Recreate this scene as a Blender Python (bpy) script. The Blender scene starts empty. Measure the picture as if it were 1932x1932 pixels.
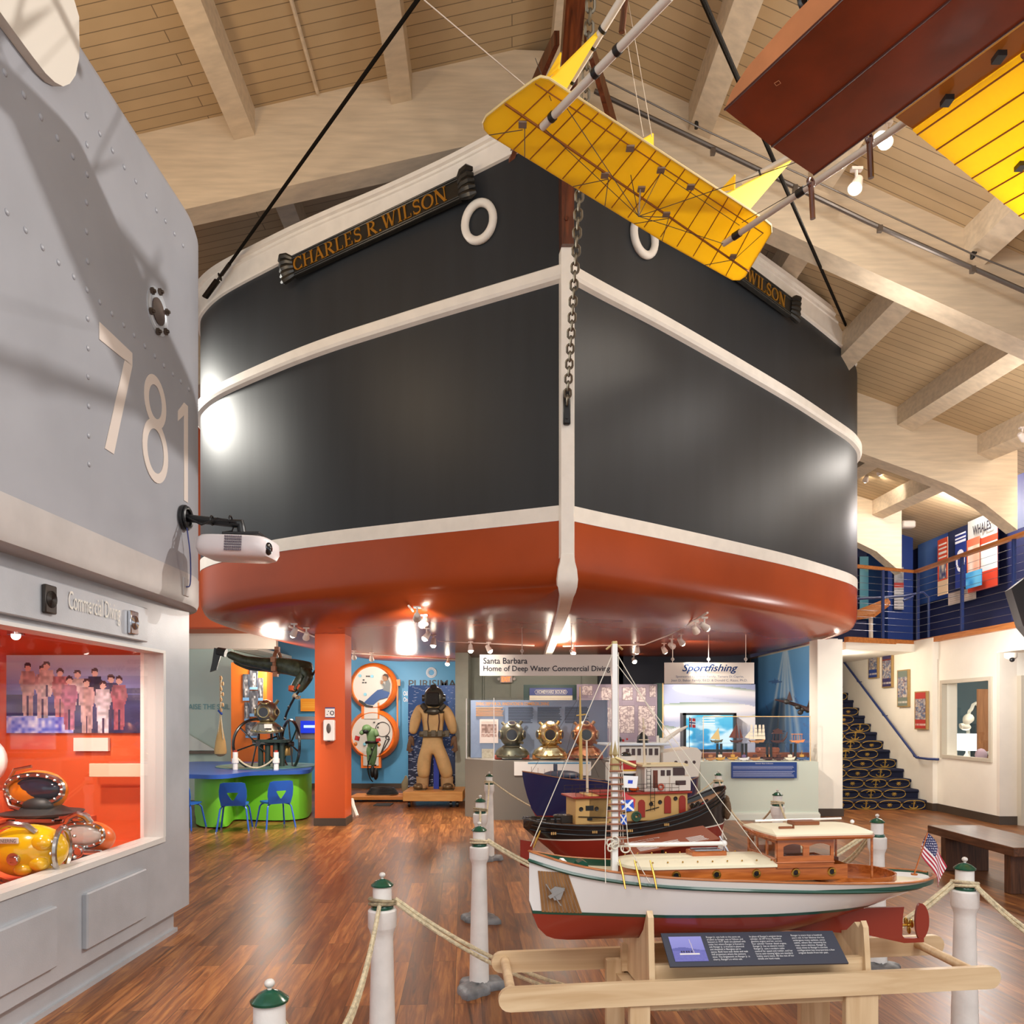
import bpy, math, random
from math import sin, cos, pi, atan2, sqrt, radians, hypot
from mathutils import Vector, Matrix
random.seed(7)
H = 1.65; F = 1450.0
col = bpy.context.scene.collection
V = Vector
def P(px, py, d):                       # a point seen at a place of the photo, d metres into the room
    return V(((px-966)/F*d, d, H-(py-1350)/F*d))
def GR(px, py):
    return P(px, py, H*F/(py-1350))
def PZ(px, py, z):                      # a point of the level plane at height z
    return P(px, py, (z-H)*F/(1350-py))
def lin(c):
    c = c/255.0
    return c/12.92 if c <= .04045 else ((c+.055)/1.055)**2.4
def rgb(c):
    return (lin(c[0]), lin(c[1]), lin(c[2]), 1)
MATS = {}
def glass(name, k=1.0, tint=(1, 1, 1, 1)):
    if name in MATS: return MATS[name]
    m = bpy.data.materials.new(name); m.use_nodes = True; MATS[name] = m; nt = m.node_tree; out = nt.nodes['Material Output']
    t = nt.nodes.new('ShaderNodeBsdfTransparent'); t.inputs[0].default_value = tint
    g = nt.nodes.new('ShaderNodeBsdfGlossy'); g.inputs['Roughness'].default_value = .02
    f0 = nt.nodes.new('ShaderNodeLayerWeight'); f0.inputs[0].default_value = .5; f = nt.nodes.new('ShaderNodeMath'); f.operation = 'POWER'; f.inputs[1].default_value = 4; nt.links.new(f0.outputs['Facing'], f.inputs[0]); f2 = nt.nodes.new('ShaderNodeMath'); f2.operation = 'MULTIPLY_ADD'; f2.inputs[1].default_value = .5; f2.inputs[2].default_value = .035; nt.links.new(f.outputs[0], f2.inputs[0]); f = f2; mu = nt.nodes.new('ShaderNodeMath'); mu.operation = 'MULTIPLY'; mu.inputs[1].default_value = k
    x = nt.nodes.new('ShaderNodeMixShader'); nt.links.new(f.outputs[0], mu.inputs[0]); nt.links.new(mu.outputs[0], x.inputs[0])
    nt.links.new(t.outputs[0], x.inputs[1]); nt.links.new(g.outputs[0], x.inputs[2]); nt.links.new(x.outputs[0], out.inputs[0]); return m
def M(name, c, rough=.5, metal=0, var=0, vscale=6, bump=0, bscale=40, trans=0, emit=0, coat=0, spec=.5, alpha=1, stretch=None):
    if name in MATS: return MATS[name]
    m = bpy.data.materials.new(name); m.use_nodes = True; MATS[name] = m
    nt = m.node_tree; b = nt.nodes['Principled BSDF']
    b.inputs['Base Color'].default_value = rgb(c)
    b.inputs['Roughness'].default_value = rough
    b.inputs['Metallic'].default_value = metal
    b.inputs['Specular IOR Level'].default_value = spec
    b.inputs['Coat Weight'].default_value = coat
    b.inputs['Coat Roughness'].default_value = .08
    if trans: b.inputs['Transmission Weight'].default_value = trans
    if alpha < 1: b.inputs['Alpha'].default_value = alpha
    if emit:
        b.inputs['Emission Color'].default_value = rgb(c); b.inputs['Emission Strength'].default_value = emit
    if var or bump:
        tc = nt.nodes.new('ShaderNodeTexCoord'); mp = nt.nodes.new('ShaderNodeMapping')
        nt.links.new(tc.outputs['Object'], mp.inputs['Vector'])
        if stretch: mp.inputs['Scale'].default_value = stretch
    if var:
        n = nt.nodes.new('ShaderNodeTexNoise'); n.inputs['Scale'].default_value = vscale; n.inputs['Detail'].default_value = 5
        nt.links.new(mp.outputs[0], n.inputs['Vector'])
        r = nt.nodes.new('ShaderNodeValToRGB')
        r.color_ramp.elements[0].position = .3; r.color_ramp.elements[1].position = .7
        r.color_ramp.elements[0].color = rgb([max(0, x*(1-var)) for x in c]); r.color_ramp.elements[1].color = rgb([min(255, x*(1+var)) for x in c])
        nt.links.new(n.outputs['Fac'], r.inputs[0]); nt.links.new(r.outputs[0], b.inputs['Base Color'])
    if bump:
        n2 = nt.nodes.new('ShaderNodeTexNoise'); n2.inputs['Scale'].default_value = bscale
        nt.links.new(mp.outputs[0], n2.inputs['Vector'])
        bp = nt.nodes.new('ShaderNodeBump'); bp.inputs['Strength'].default_value = bump; bp.inputs['Distance'].default_value = .01
        nt.links.new(n2.outputs['Fac'], bp.inputs['Height']); nt.links.new(bp.outputs[0], b.inputs['Normal'])
    return m
def wood(name, c1, c2, rough=.4, axis='X', scale=1.0, coat=0):
    if name in MATS: return MATS[name]
    s = {'X': (1.2, 14, 14), 'Y': (14, 1.2, 14), 'Z': (14, 14, 1.2)}[axis]
    m = M(name, c1, rough, coat=coat)
    nt = m.node_tree; b = nt.nodes['Principled BSDF']
    tc = nt.nodes.new('ShaderNodeTexCoord'); mp = nt.nodes.new('ShaderNodeMapping')
    mp.inputs['Scale'].default_value = [q*scale for q in s]
    n = nt.nodes.new('ShaderNodeTexNoise'); n.inputs['Scale'].default_value = 1.6; n.inputs['Detail'].default_value = 7; n.inputs['Distortion'].default_value = .8
    r = nt.nodes.new('ShaderNodeValToRGB')
    r.color_ramp.elements[0].position = .32; r.color_ramp.elements[1].position = .68
    r.color_ramp.elements[0].color = rgb(c1); r.color_ramp.elements[1].color = rgb(c2)
    nt.links.new(tc.outputs['Object'], mp.inputs['Vector']); nt.links.new(mp.outputs[0], n.inputs['Vector'])
    nt.links.new(n.outputs['Fac'], r.inputs[0]); nt.links.new(r.outputs[0], b.inputs['Base Color'])
    return m
def printmat():
    if 'print' in MATS: return MATS['print']
    m = M('print', (255, 255, 255), .5)
    a = m.node_tree.nodes.new('ShaderNodeAttribute'); a.attribute_name = 'Col'
    m.node_tree.links.new(a.outputs['Color'], m.node_tree.nodes['Principled BSDF'].inputs['Base Color'])
    return m
def screenmat(st=1.2):
    k = 'screen%g' % st
    if k in MATS: return MATS[k]
    m = M(k, (0, 0, 0), .3)
    a = m.node_tree.nodes.new('ShaderNodeAttribute'); a.attribute_name = 'Col'
    b = m.node_tree.nodes['Principled BSDF']
    m.node_tree.links.new(a.outputs['Color'], b.inputs['Emission Color']); b.inputs['Emission Strength'].default_value = st
    return m
def tag(o, label=None, cat=None, group=None, kind=None):
    if label: o['label'] = label
    if cat: o['category'] = cat
    if group: o['group'] = group
    if kind: o['kind'] = kind
    return o
RM = {}
def thing(name, label, cat, loc=(0, 0, 0), rz=0, group=None):
    o = bpy.data.objects.new(name, None); col.objects.link(o)
    o.location = loc; o.rotation_euler = (0, 0, rz); o.empty_display_size = .1
    RM[o.name] = Matrix.Translation(V(loc)) @ Matrix.Rotation(rz, 4, 'Z')
    return tag(o, label, cat, group)
def wm(o):
    m = Matrix.Identity(4)
    while o is not None:
        if o.name in RM: m = RM[o.name] @ m
        o = o.parent
    return m
def copy_tree(o, parent=None):
    c = o.copy(); col.objects.link(c); c.parent = parent
    for ch in list(o.children): copy_tree(ch, c)
    return c
class MB:
    def __init__(s): s.v = []; s.f = []; s.m = []; s.c = {}
    def add(s, vs, fs, mi=0, T=None):
        n = len(s.v)
        for p in vs:
            p = V(p)
            if T is not None: p = T @ p
            s.v.append(p)
        for f in fs: s.f.append([n+i for i in f]); s.m.append(mi)
        return s
    def box(s, x0, x1, y0, y1, z0, z1, mi=0, T=None):
        vs = [(x, y, z) for z in (z0, z1) for y in (y0, y1) for x in (x0, x1)]
        return s.add(vs, [(0, 2, 3, 1), (4, 5, 7, 6), (0, 1, 5, 4), (2, 6, 7, 3), (0, 4, 6, 2), (1, 3, 7, 5)], mi, T)
    def cbox(s, c, d, mi=0, T=None):
        return s.box(c[0]-d[0]/2, c[0]+d[0]/2, c[1]-d[1]/2, c[1]+d[1]/2, c[2]-d[2]/2, c[2]+d[2]/2, mi, T)
    def rbox(s, c, d, r=.01, mi=0, T=None):      # a box with chamfered edges
        x, y, z = d[0]/2, d[1]/2, d[2]/2; vs = []
        for sz in (-1, 1):
            for sy in (-1, 1):
                for sx in (-1, 1):
                    vs += [(c[0]+sx*(x-r), c[1]+sy*(y-r), c[2]+sz*z), (c[0]+sx*(x-r), c[1]+sy*y, c[2]+sz*(z-r)), (c[0]+sx*x, c[1]+sy*(y-r), c[2]+sz*(z-r))]
        I = lambda sx, sy, sz, k: ((sz > 0)*4+(sy > 0)*2+(sx > 0))*3+k
        fs = []
        for a in (-1, 1):
            q = [(-1, -1), (1, -1), (1, 1), (-1, 1)]
            fs.append([I(i, j, a, 0) for i, j in q]); fs.append([I(i, a, j, 1) for i, j in q]); fs.append([I(a, i, j, 2) for i, j in q])
        for a in (-1, 1):
            for b in (-1, 1):
                fs.append([I(a, -1, b, 0), I(a, 1, b, 0), I(a, 1, b, 2), I(a, -1, b, 2)])
                fs.append([I(-1, a, b, 0), I(1, a, b, 0), I(1, a, b, 1), I(-1, a, b, 1)])
                fs.append([I(a, b, -1, 1), I(a, b, 1, 1), I(a, b, 1, 2), I(a, b, -1, 2)])
                for c2 in (-1, 1): fs.append([I(a, b, c2, 0), I(a, b, c2, 1), I(a, b, c2, 2)])
        return s.add(vs, fs, mi, T)
    def prism(s, poly, O, U, W, D, mi=0, caps=True):   # polygon in the plane O,U,W pushed along D
        O, U, W, D = V(O), V(U), V(W), V(D); n = len(poly)
        a = [O+U*p[0]+W*p[1] for p in poly]
        fs = [(i, (i+1) % n, n+(i+1) % n, n+i) for i in range(n)]
        if caps: fs += [tuple(range(n-1, -1, -1)), tuple(range(n, 2*n))]
        return s.add(a+[p+D for p in a], fs, mi)
    def tube(s, pts, r, n=8, mi=0, closed=False, caps=True, flat=1):
        pts = [V(p) for p in pts]; k = len(pts)
        if k < 2: return s
        rr = r if isinstance(r, (list, tuple)) else [r]*k
        vs = []; up = None
        for i, p in enumerate(pts):
            if closed: t = pts[(i+1) % k]-pts[i-1]
            else: t = pts[min(i+1, k-1)]-pts[max(i-1, 0)]
            if t.length < 1e-9: t = V((0, 0, 1))
            t.normalize()
            if up is None: up = V((0, 0, 1)) if abs(t.z) < .9 else V((0, 1, 0))
            a = t.cross(up)
            if a.length < 1e-4: a = t.cross(V((1, .3, 0)))
            a.normalize(); b = a.cross(t).normalized(); up = b
            for j in range(n):
                th = 2*pi*j/n
                vs.append(p+a*cos(th)*rr[i]+b*sin(th)*rr[i]*flat)
        fs = []
        for i in range(k if closed else k-1):
            for j in range(n):
                i2 = (i+1) % k
                fs.append((i*n+j, i*n+(j+1) % n, i2*n+(j+1) % n, i2*n+j))
        if caps and not closed: fs += [tuple(range(n-1, -1, -1)), tuple((k-1)*n+j for j in range(n))]
        return s.add(vs, fs, mi)
    def lathe(s, prof, c=(0, 0, 0), n=24, mi=0, T=None):
        vs = []; c = V(c)
        for r, z in prof:
            for j in range(n): vs.append(c+V((r*cos(2*pi*j/n), r*sin(2*pi*j/n), z)))
        fs = [(i*n+j, i*n+(j+1) % n, (i+1)*n+(j+1) % n, (i+1)*n+j) for i in range(len(prof)-1) for j in range(n)]
        if prof[0][0] > 1e-5: fs.append(tuple(range(n-1, -1, -1)))
        if prof[-1][0] > 1e-5: fs.append(tuple((len(prof)-1)*n+j for j in range(n)))
        return s.add(vs, fs, mi, T)
    def ball(s, c, r, n=16, mi=0, T=None):
        r = r if isinstance(r, (list, tuple)) else (r, r, r)
        pr = [(sin(pi*i/(n//2)), -cos(pi*i/(n//2))) for i in range(n//2+1)]
        Mx = Matrix.Translation(V(c)) @ Matrix.Diagonal((r[0], r[1], r[2], 1))
        if T is not None: Mx = T @ Mx
        return s.lathe([(max(a, 1e-6), b) for a, b in pr], n=n, mi=mi, T=Mx)
    def disc(s, c, r, nrm, th=.01, n=20, mi=0):
        nrm = V(nrm).normalized(); T = Matrix.Translation(V(c)) @ nrm.to_track_quat('Z', 'Y').to_matrix().to_4x4()
        return s.lathe([(r, -th/2), (r, th/2)], n=n, mi=mi, T=T)
    def ring(s, c, R, r, nrm, n=28, m=8, mi=0):
        q = V(nrm).normalized().to_track_quat('Z', 'Y')
        pts = [V(c)+q @ V((R*cos(2*pi*i/n), R*sin(2*pi*i/n), 0)) for i in range(n)]
        return s.tube(pts, r, m, mi, closed=True)
    def grid(s, fn, nu, nv, mi=0):
        vs = [fn(i/nu, j/nv) for j in range(nv+1) for i in range(nu+1)]
        return s.add(vs, [(j*(nu+1)+i, j*(nu+1)+i+1, (j+1)*(nu+1)+i+1, (j+1)*(nu+1)+i) for j in range(nv) for i in range(nu)], mi)
    def build(s, name, mats, parent=None, smooth=40, world=False, recalc=True):
        me = bpy.data.meshes.new(name)
        if not isinstance(mats, (list, tuple)): mats = [mats]
        vs = s.v
        if parent is not None and world:
            inv = wm(parent).inverted(); vs = [inv @ p for p in vs]
        org = None
        if parent is None and world:
            lo = [min(p[i] for p in vs) for i in range(3)]; hi = [max(p[i] for p in vs) for i in range(3)]
            org = V(((lo[0]+hi[0])/2, (lo[1]+hi[1])/2, lo[2])); vs = [p-org for p in vs]
        me.from_pydata([tuple(p) for p in vs], [], s.f)
        for m in mats: me.materials.append(m)
        for i, p in enumerate(me.polygons): p.material_index = s.m[i]
        if recalc:
            import bmesh
            bm = bmesh.new(); bm.from_mesh(me); bmesh.ops.recalc_face_normals(bm, faces=bm.faces); bm.to_mesh(me); bm.free()
        if smooth:
            for p in me.polygons: p.use_smooth = True
            me.set_sharp_from_angle(angle=radians(smooth))
        me.update()
        o = bpy.data.objects.new(name, me); col.objects.link(o); o.parent = parent
        if org is not None: o.location = org; RM[o.name] = Matrix.Translation(org)
        return o
def struct(name, mb, mats, **k):
    return tag(mb.build(name, mats, **k), kind='structure')
def lerp(a, b, t): return a+(b-a)*t
def interp(x, tab):
    if x <= tab[0][0]: return tab[0][1]
    for (a, va), (b, vb) in zip(tab, tab[1:]):
        if x <= b: return lerp(va, vb, (x-a)/(b-a))
    return tab[-1][1]
def sm(x, tab):                          # smooth interpolation
    if x <= tab[0][0]: return tab[0][1]
    n = len(tab)
    for i in range(n-1):
        if x <= tab[i+1][0]:
            x0, y0 = tab[i]; x1, y1 = tab[i+1]; h = x1-x0; t = (x-x0)/h
            def sl(j):
                if j <= 0: return (tab[1][1]-tab[0][1])/(tab[1][0]-tab[0][0])
                if j >= n-1: return (tab[-1][1]-tab[-2][1])/(tab[-1][0]-tab[-2][0])
                return (tab[j+1][1]-tab[j-1][1])/(tab[j+1][0]-tab[j-1][0])
            m0, m1 = sl(i)*h, sl(i+1)*h
            return (2*t**3-3*t*t+1)*y0+(t**3-2*t*t+t)*m0+(-2*t**3+3*t*t)*y1+(t**3-t*t)*m1
    return tab[-1][1]
def crom(pts, k=8, closed=False):
    pts = [V(p) for p in pts]; out = []; n = len(pts)
    for i in range(n if closed else n-1):
        p0 = pts[i-1] if (i > 0 or closed) else pts[0]*2-pts[1]
        p1 = pts[i]; p2 = pts[(i+1) % n]; p3 = pts[(i+2) % n] if (i+2 < n or closed) else pts[-1]*2-pts[-2]
        for j in range(k):
            t = j/k
            out.append(.5*((2*p1)+(p2-p0)*t+(2*p0-5*p1+4*p2-p3)*t*t+(3*p1-p0-3*p2+p3)*t**3))
    if not closed: out.append(pts[-1])
    return out
def picture(name, O, U, W, nx, ny, fn, parent=None, mat=None, th=.01, world=True):
    """flat print: O lower left corner, U width vector, W height vector; fn(u,v) gives its colour"""
    O, U, W = V(O), V(U), V(W); N = U.cross(W).normalized()
    vs = [O+U*(i/nx)+W*(j/ny) for j in range(ny+1) for i in range(nx+1)]
    fs = [(j*(nx+1)+i, j*(nx+1)+i+1, (j+1)*(nx+1)+i+1, (j+1)*(nx+1)+i) for j in range(ny) for i in range(nx)]
    cs = [fn((i+.5)/nx, (j+.5)/ny) for j in range(ny) for i in range(nx)]
    k = len(vs); b = [O-N*th, O+U-N*th, O+U+W-N*th, O+W-N*th]
    c4 = [O, O+U, O+U+W, O+W]; vs += b+c4
    fs += [(k+3, k+2, k+1, k)]+[(k+i, k+(i+1) % 4, k+4+(i+1) % 4, k+4+i) for i in range(4)]
    cs += [fn(.02, .02)]*5
    if parent is not None and world:
        inv = wm(parent).inverted(); vs = [inv @ p for p in vs]
    org = None
    if parent is None:
        org = (O+U/2); vs = [p-org for p in vs]
    me = bpy.data.meshes.new(name); me.from_pydata([tuple(p) for p in vs], [], fs)
    at = me.color_attributes.new('Col', 'FLOAT_COLOR', 'CORNER'); buf = []
    for p, c in zip(me.polygons, cs): buf += list(rgb([max(0, min(255, q)) for q in c]))*len(p.vertices)
    at.data.foreach_set('color', buf)
    me.materials.append(mat or printmat()); me.update()
    o = bpy.data.objects.new(name, me); col.objects.link(o); o.parent = parent
    if org is not None: o.location = org; RM[o.name] = Matrix.Translation(org)
    return o
def hsh(i, j, s=0):
    x = sin(i*127.1+j*311.7+s*74.7)*43758.5453
    return x-math.floor(x)
def vnoise(x, y, s=0):
    i, j = math.floor(x), math.floor(y); a, b = x-i, y-j; a = a*a*(3-2*a); b = b*b*(3-2*b)
    return lerp(lerp(hsh(i, j, s), hsh(i+1, j, s), a), lerp(hsh(i, j+1, s), hsh(i+1, j+1, s), a), b)
def mixc(a, b, t):
    t = max(0, min(1, t)); return tuple(lerp(p, q, t) for p, q in zip(a, b))
def textmesh(s, shear=0, bold=0, spacing=1, align='LEFT', ls=1):
    cu = bpy.data.curves.new('t', 'FONT'); cu.body = s; cu.size = 1; cu.shear = shear; cu.offset = bold
    cu.space_character = spacing; cu.align_x = align; cu.space_line = ls; cu.resolution_u = 3
    o = bpy.data.objects.new('t', cu); me = bpy.data.meshes.new_from_object(o)
    vs = [v.co.copy() for v in me.vertices]; fs = [list(p.vertices) for p in me.polygons]
    bpy.data.objects.remove(o); bpy.data.curves.remove(cu); bpy.data.meshes.remove(me)
    return vs, fs
def text(name, s, O, U, W, mat, parent=None, width=None, height=None, world=True, lift=.004, mb=None, mi=0, **k):
    """writing on the plane O,U,W (unit vectors); fitted into width x height metres, O is its lower left corner"""
    vs, fs = textmesh(s, **k); O, U, W = V(O), V(U).normalized(), V(W).normalized(); N = U.cross(W).normalized()
    x0 = min(p.x for p in vs); x1 = max(p.x for p in vs); y0 = min(p.y for p in vs); y1 = max(p.y for p in vs)
    sx = width/(x1-x0) if width else None; sy = height/(y1-y0) if height else None
    sx = sx or sy; sy = sy or sx
    pts = [O+U*((p.x-x0)*sx)+W*((p.y-y0)*sy)+N*lift for p in vs]
    if mb is not None: mb.add(pts, fs, mi); return mb
    b = MB(); b.add(pts, fs)
    return b.build(name, mat, parent, smooth=0, world=world, recalc=False)
def skin(name, joints, edges, mat, parent=None, world=True, sub=2, root=0):
    """one continuous body grown over joints (x,y,z,r[,r2])"""
    me = bpy.data.meshes.new(name); vs = [V(j[:3]) for j in joints]
    if parent is not None and world:
        inv = wm(parent).inverted(); vs = [inv @ p for p in vs]
    me.from_pydata([tuple(p) for p in vs], edges, [])
    o = bpy.data.objects.new(name, me); col.objects.link(o); o.parent = parent
    md = o.modifiers.new('Skin', 'SKIN'); md.use_smooth_shade = True; md.branch_smoothing = .6
    if not me.skin_vertices: bpy.context.view_layer.objects.active = o
    lay = me.skin_vertices[0] if me.skin_vertices else me.attributes
    for i, j in enumerate(joints):
        lay.data[i].radius = (j[3], j[4] if len(j) > 4 else j[3]); lay.data[i].use_root = (i == root)
    ss = o.modifiers.new('Sub', 'SUBSURF'); ss.levels = sub; ss.render_levels = sub
    me.materials.append(mat)
    return o
X, Y, Z = V((1, 0, 0)), V((0, 1, 0)), V((0, 0, 1))
def catenary(a, b, sag, n=20):
    a, b = V(a), V(b)
    return [a.lerp(b, t/n)-Z*sag*4*(t/n)*(1-t/n) for t in range(n+1)]
def chain(mb, a, b, L=.07, w=.045, r=.008, mi=0):
    a, b = V(a), V(b); t = (b-a); n = max(1, int(t.length/(L*.72))); t.normalize()
    s1 = t.cross(Y if abs(t.y) < .9 else X).normalized(); s2 = t.cross(s1)
    for i in range(n):
        c = a.lerp(b, (i+.5)/n); s = s1 if i % 2 else s2
        pts = []
        for k in range(12):
            th = 2*pi*k/12
            pts.append(c+t*(cos(th)*w/2*.9+(1 if cos(th) > 0 else -1)*(L-w)/2)+s*sin(th)*w/2)
        mb.tube(pts, r, 5, mi, closed=True)
    return mb
# ---------- palette
white = M('white paint', (226, 216, 202), .45, var=.02, vscale=3)
ivory = M('ivory wall paint', (240, 234, 221), .6, var=.015, vscale=2)
blackm = M('black metal', (22, 22, 24), .4)
chrome = M('chrome', (200, 200, 205), .15, 1)
brass = M('brass', (200, 160, 80), .25, 1)
green_gloss = M('green gloss paint', (16, 78, 58), .2, coat=.5, var=.08, vscale=30)
basem = M('dark baseboard', (72, 60, 50), .5)
bulb = M('bulb', (255, 246, 230), .3, emit=14)
# ---------- floor
def floor_mat():
    m = M('wood plank floor', (150, 95, 60), .32, spec=.35)
    nt = m.node_tree; b = nt.nodes['Principled BSDF']; L = nt.links
    tc = nt.nodes.new('ShaderNodeTexCoord'); mp = nt.nodes.new('ShaderNodeMapping')
    mp.inputs['Rotation'].default_value = (0, 0, radians(86.5)); mp.inputs['Location'].default_value = (.3, .06, 0)
    L.new(tc.outputs['Object'], mp.inputs['Vector'])
    br = nt.nodes.new('ShaderNodeTexBrick'); L.new(mp.outputs[0], br.inputs['Vector'])
    br.inputs['Scale'].default_value = 1; br.inputs['Brick Width'].default_value = 1.22; br.inputs['Row Height'].default_value = .155
    br.inputs['Mortar Size'].default_value = .0016; br.inputs['Mortar Smooth'].default_value = .3; br.offset = .37; br.offset_frequency = 2
    br.inputs['Color1'].default_value = (0, 0, 0, 1); br.inputs['Color2'].default_value = (1, 1, 1, 1); br.inputs['Mortar'].default_value = (.2, .2, .2, 1)
    mp2 = nt.nodes.new('ShaderNodeMapping'); mp2.inputs['Scale'].default_value = (1.3, 16, 1); L.new(mp.outputs[0], mp2.inputs['Vector'])
    off = nt.nodes.new('ShaderNodeVectorMath'); off.operation = 'ADD'; L.new(mp2.outputs[0], off.inputs[0])
    sc = nt.nodes.new('ShaderNodeVectorMath'); sc.operation = 'SCALE'; sc.inputs['Scale'].default_value = 9
    L.new(br.outputs['Color'], sc.inputs[0]); L.new(sc.outputs[0], off.inputs[1])
    n = nt.nodes.new('ShaderNodeTexNoise'); n.inputs['Scale'].default_value = 1.3; n.inputs['Detail'].default_value = 8; n.inputs['Roughness'].default_value = .62; n.inputs['Distortion'].default_value = 1.0
    L.new(off.outputs[0], n.inputs['Vector'])
    r = nt.nodes.new('ShaderNodeValToRGB'); e = r.color_ramp.elements
    e[0].position = .25; e[0].color = rgb((62, 36, 18)); e[1].position = .75; e[1].color = rgb((182, 126, 70))
    q = e.new(.5); q.color = rgb((132, 80, 43))
    L.new(n.outputs['Fac'], r.inputs[0])
    hs = nt.nodes.new('ShaderNodeHueSaturation'); L.new(r.outputs[0], hs.inputs['Color'])
    mr = nt.nodes.new('ShaderNodeMapRange'); mr.inputs['To Min'].default_value = .62; mr.inputs['To Max'].default_value = 1.28
    L.new(br.outputs['Color'], mr.inputs['Value']); L.new(mr.outputs[0], hs.inputs['Value'])
    mx = nt.nodes.new('ShaderNodeMix'); mx.data_type = 'RGBA'; L.new(br.outputs['Fac'], mx.inputs[0]); L.new(hs.outputs[0], mx.inputs[6])
    mx.inputs[7].default_value = rgb((58, 34, 22)); L.new(mx.outputs[2], b.inputs['Base Color'])
    rr = nt.nodes.new('ShaderNodeMapRange'); rr.inputs['To Min'].default_value = .24; rr.inputs['To Max'].default_value = .42
    L.new(n.outputs['Fac'], rr.inputs['Value']); L.new(rr.outputs[0], b.inputs['Roughness'])
    return m
fb = MB(); fb.box(-12, 14, -3, 21, -.1, 0); struct('floor', fb, floor_mat(), smooth=0)

# ---------- roof: three cross girders carry purlins and a plank deck
def deck_mat(name, c, ang=0, pitch=.14):
    m = M(name, c, .6); nt = m.node_tree; b = nt.nodes['Principled BSDF']; L = nt.links
    tc = nt.nodes.new('ShaderNodeTexCoord'); mp = nt.nodes.new('ShaderNodeMapping'); mp.inputs['Rotation'].default_value = (0, 0, ang)
    L.new(tc.outputs['Object'], mp.inputs['Vector'])
    br = nt.nodes.new('ShaderNodeTexBrick'); L.new(mp.outputs[0], br.inputs['Vector'])
    br.inputs['Scale'].default_value = 1; br.inputs['Brick Width'].default_value = 7.1; br.inputs['Row Height'].default_value = pitch
    br.inputs['Mortar Size'].default_value = .006; br.inputs['Mortar Smooth'].default_value = .4
    br.inputs['Color1'].default_value = rgb(c); br.inputs['Color2'].default_value = rgb([x*.95 for x in c]); br.inputs['Mortar'].default_value = rgb([x*.62 for x in c])
    n = nt.nodes.new('ShaderNodeTexNoise'); n.inputs['Scale'].default_value = 3; n.inputs['Detail'].default_value = 4
    L.new(tc.outputs['Object'], n.inputs['Vector'])
    mr = nt.nodes.new('ShaderNodeMapRange'); mr.inputs['To Min'].default_value = .9; mr.inputs['To Max'].default_value = 1.1; L.new(n.outputs['Fac'], mr.inputs['Value'])
    hs = nt.nodes.new('ShaderNodeHueSaturation'); L.new(br.outputs['Color'], hs.inputs['Color']); L.new(mr.outputs[0], hs.inputs['Value'])
    L.new(hs.outputs[0], b.inputs['Base Color'])
    return m
deckm = deck_mat('painted plank deck', (198, 172, 134))
beamm = M('painted glulam', (218, 200, 174), .55, var=.05, vscale=3, stretch=(.6, 4, 6))
RX = .8                                   # ridge
def zg(x, d):                             # underside of a girder
    sl = .225; sr = interp(d, [(9, .455), (13, .36), (17, .31)])
    zr = interp(d, [(9, 8.40), (13, 7.93), (17, 7.63)])
    if d <= 9: zr = 8.40
    zl = interp(d, [(5, 8.62), (9, 8.62), (17, 8.62)])
    return zl-sl*(RX-x) if x < RX else min(zl, zr+.0)-sr*(x-RX)+0
DK = 1.0
def deck_z(x, d): return zg(x, d)+DK
n_tr = 0
def trim(mb, mats, **k):
    global n_tr; n_tr += 1
    return struct('trim_%d' % n_tr, mb, mats, **k)
cl = MB()
xs = [-11, -8, -5, -2, RX]; ys = [1, 5, 9, 13, 17, 21]
for part in ((-11, RX), (RX, 10.2)):
    for a, b_ in zip(ys, ys[1:]):
        x0, x1 = part
        def fz(x, d):
            dd = max(5, min(17, d)); e = 1e-4
            return deck_z(min(x, RX-e) if part[1] == RX else max(x, RX+e), dd)
        nseg = 6
        for i in range(nseg):
            xa, xb = lerp(x0, x1, i/nseg), lerp(x0, x1, (i+1)/nseg)
            q = [(xa, a, fz(xa, a)), (xb, a, fz(xb, a)), (xb, b_, fz(xb, b_)), (xa, b_, fz(xa, b_))]
            cl.add(q+[(p[0], p[1], p[2]+.12) for p in q], [(0, 1, 2, 3), (7, 6, 5, 4), (0, 4, 5, 1), (2, 6, 7, 3)])
struct('ceiling', cl, deckm, smooth=20)
def girder(d, x0, x1, foot=None, th=.3, hgt=1.02):
    b = MB(); pts = []; k = 14
    for i in range(k+1):
        x = lerp(x0, x1, i/k); z = zg(x, max(5, d)); dz = 0
        if foot and x > foot[0]:
            dz = -foot[1]*((x-foot[0])/(x1-foot[0]))**2
        pts.append((x, z+dz, zg(x, max(5, d))+hgt))
    for (xa, z0, t0), (xb, z1, t1) in zip(pts, pts[1:]):
        q = [(xa, d, z0), (xb, d, z1), (xb, d, t1), (xa, d, t0)]
        b.add(q+[(p[0], p[1]+th, p[2]) for p in q], [(0, 1, 2, 3), (7, 6, 5, 4), (0, 4, 5, 1), (2, 6, 7, 3)]+([(0, 3, 7, 4)] if xa == x0 else [])+([(1, 5, 6, 2)] if xb == x1 else []))
    return trim(b, beamm, smooth=30)
e = 1e-3
for d, xr, ft in ((5, 11, None), (9, 10, None), (13, 8.55, (7.3, .35)), (17, 8.62, (7.5, .4))):
    girder(d, -11, RX); girder(d, RX+e, xr, ft)
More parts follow.
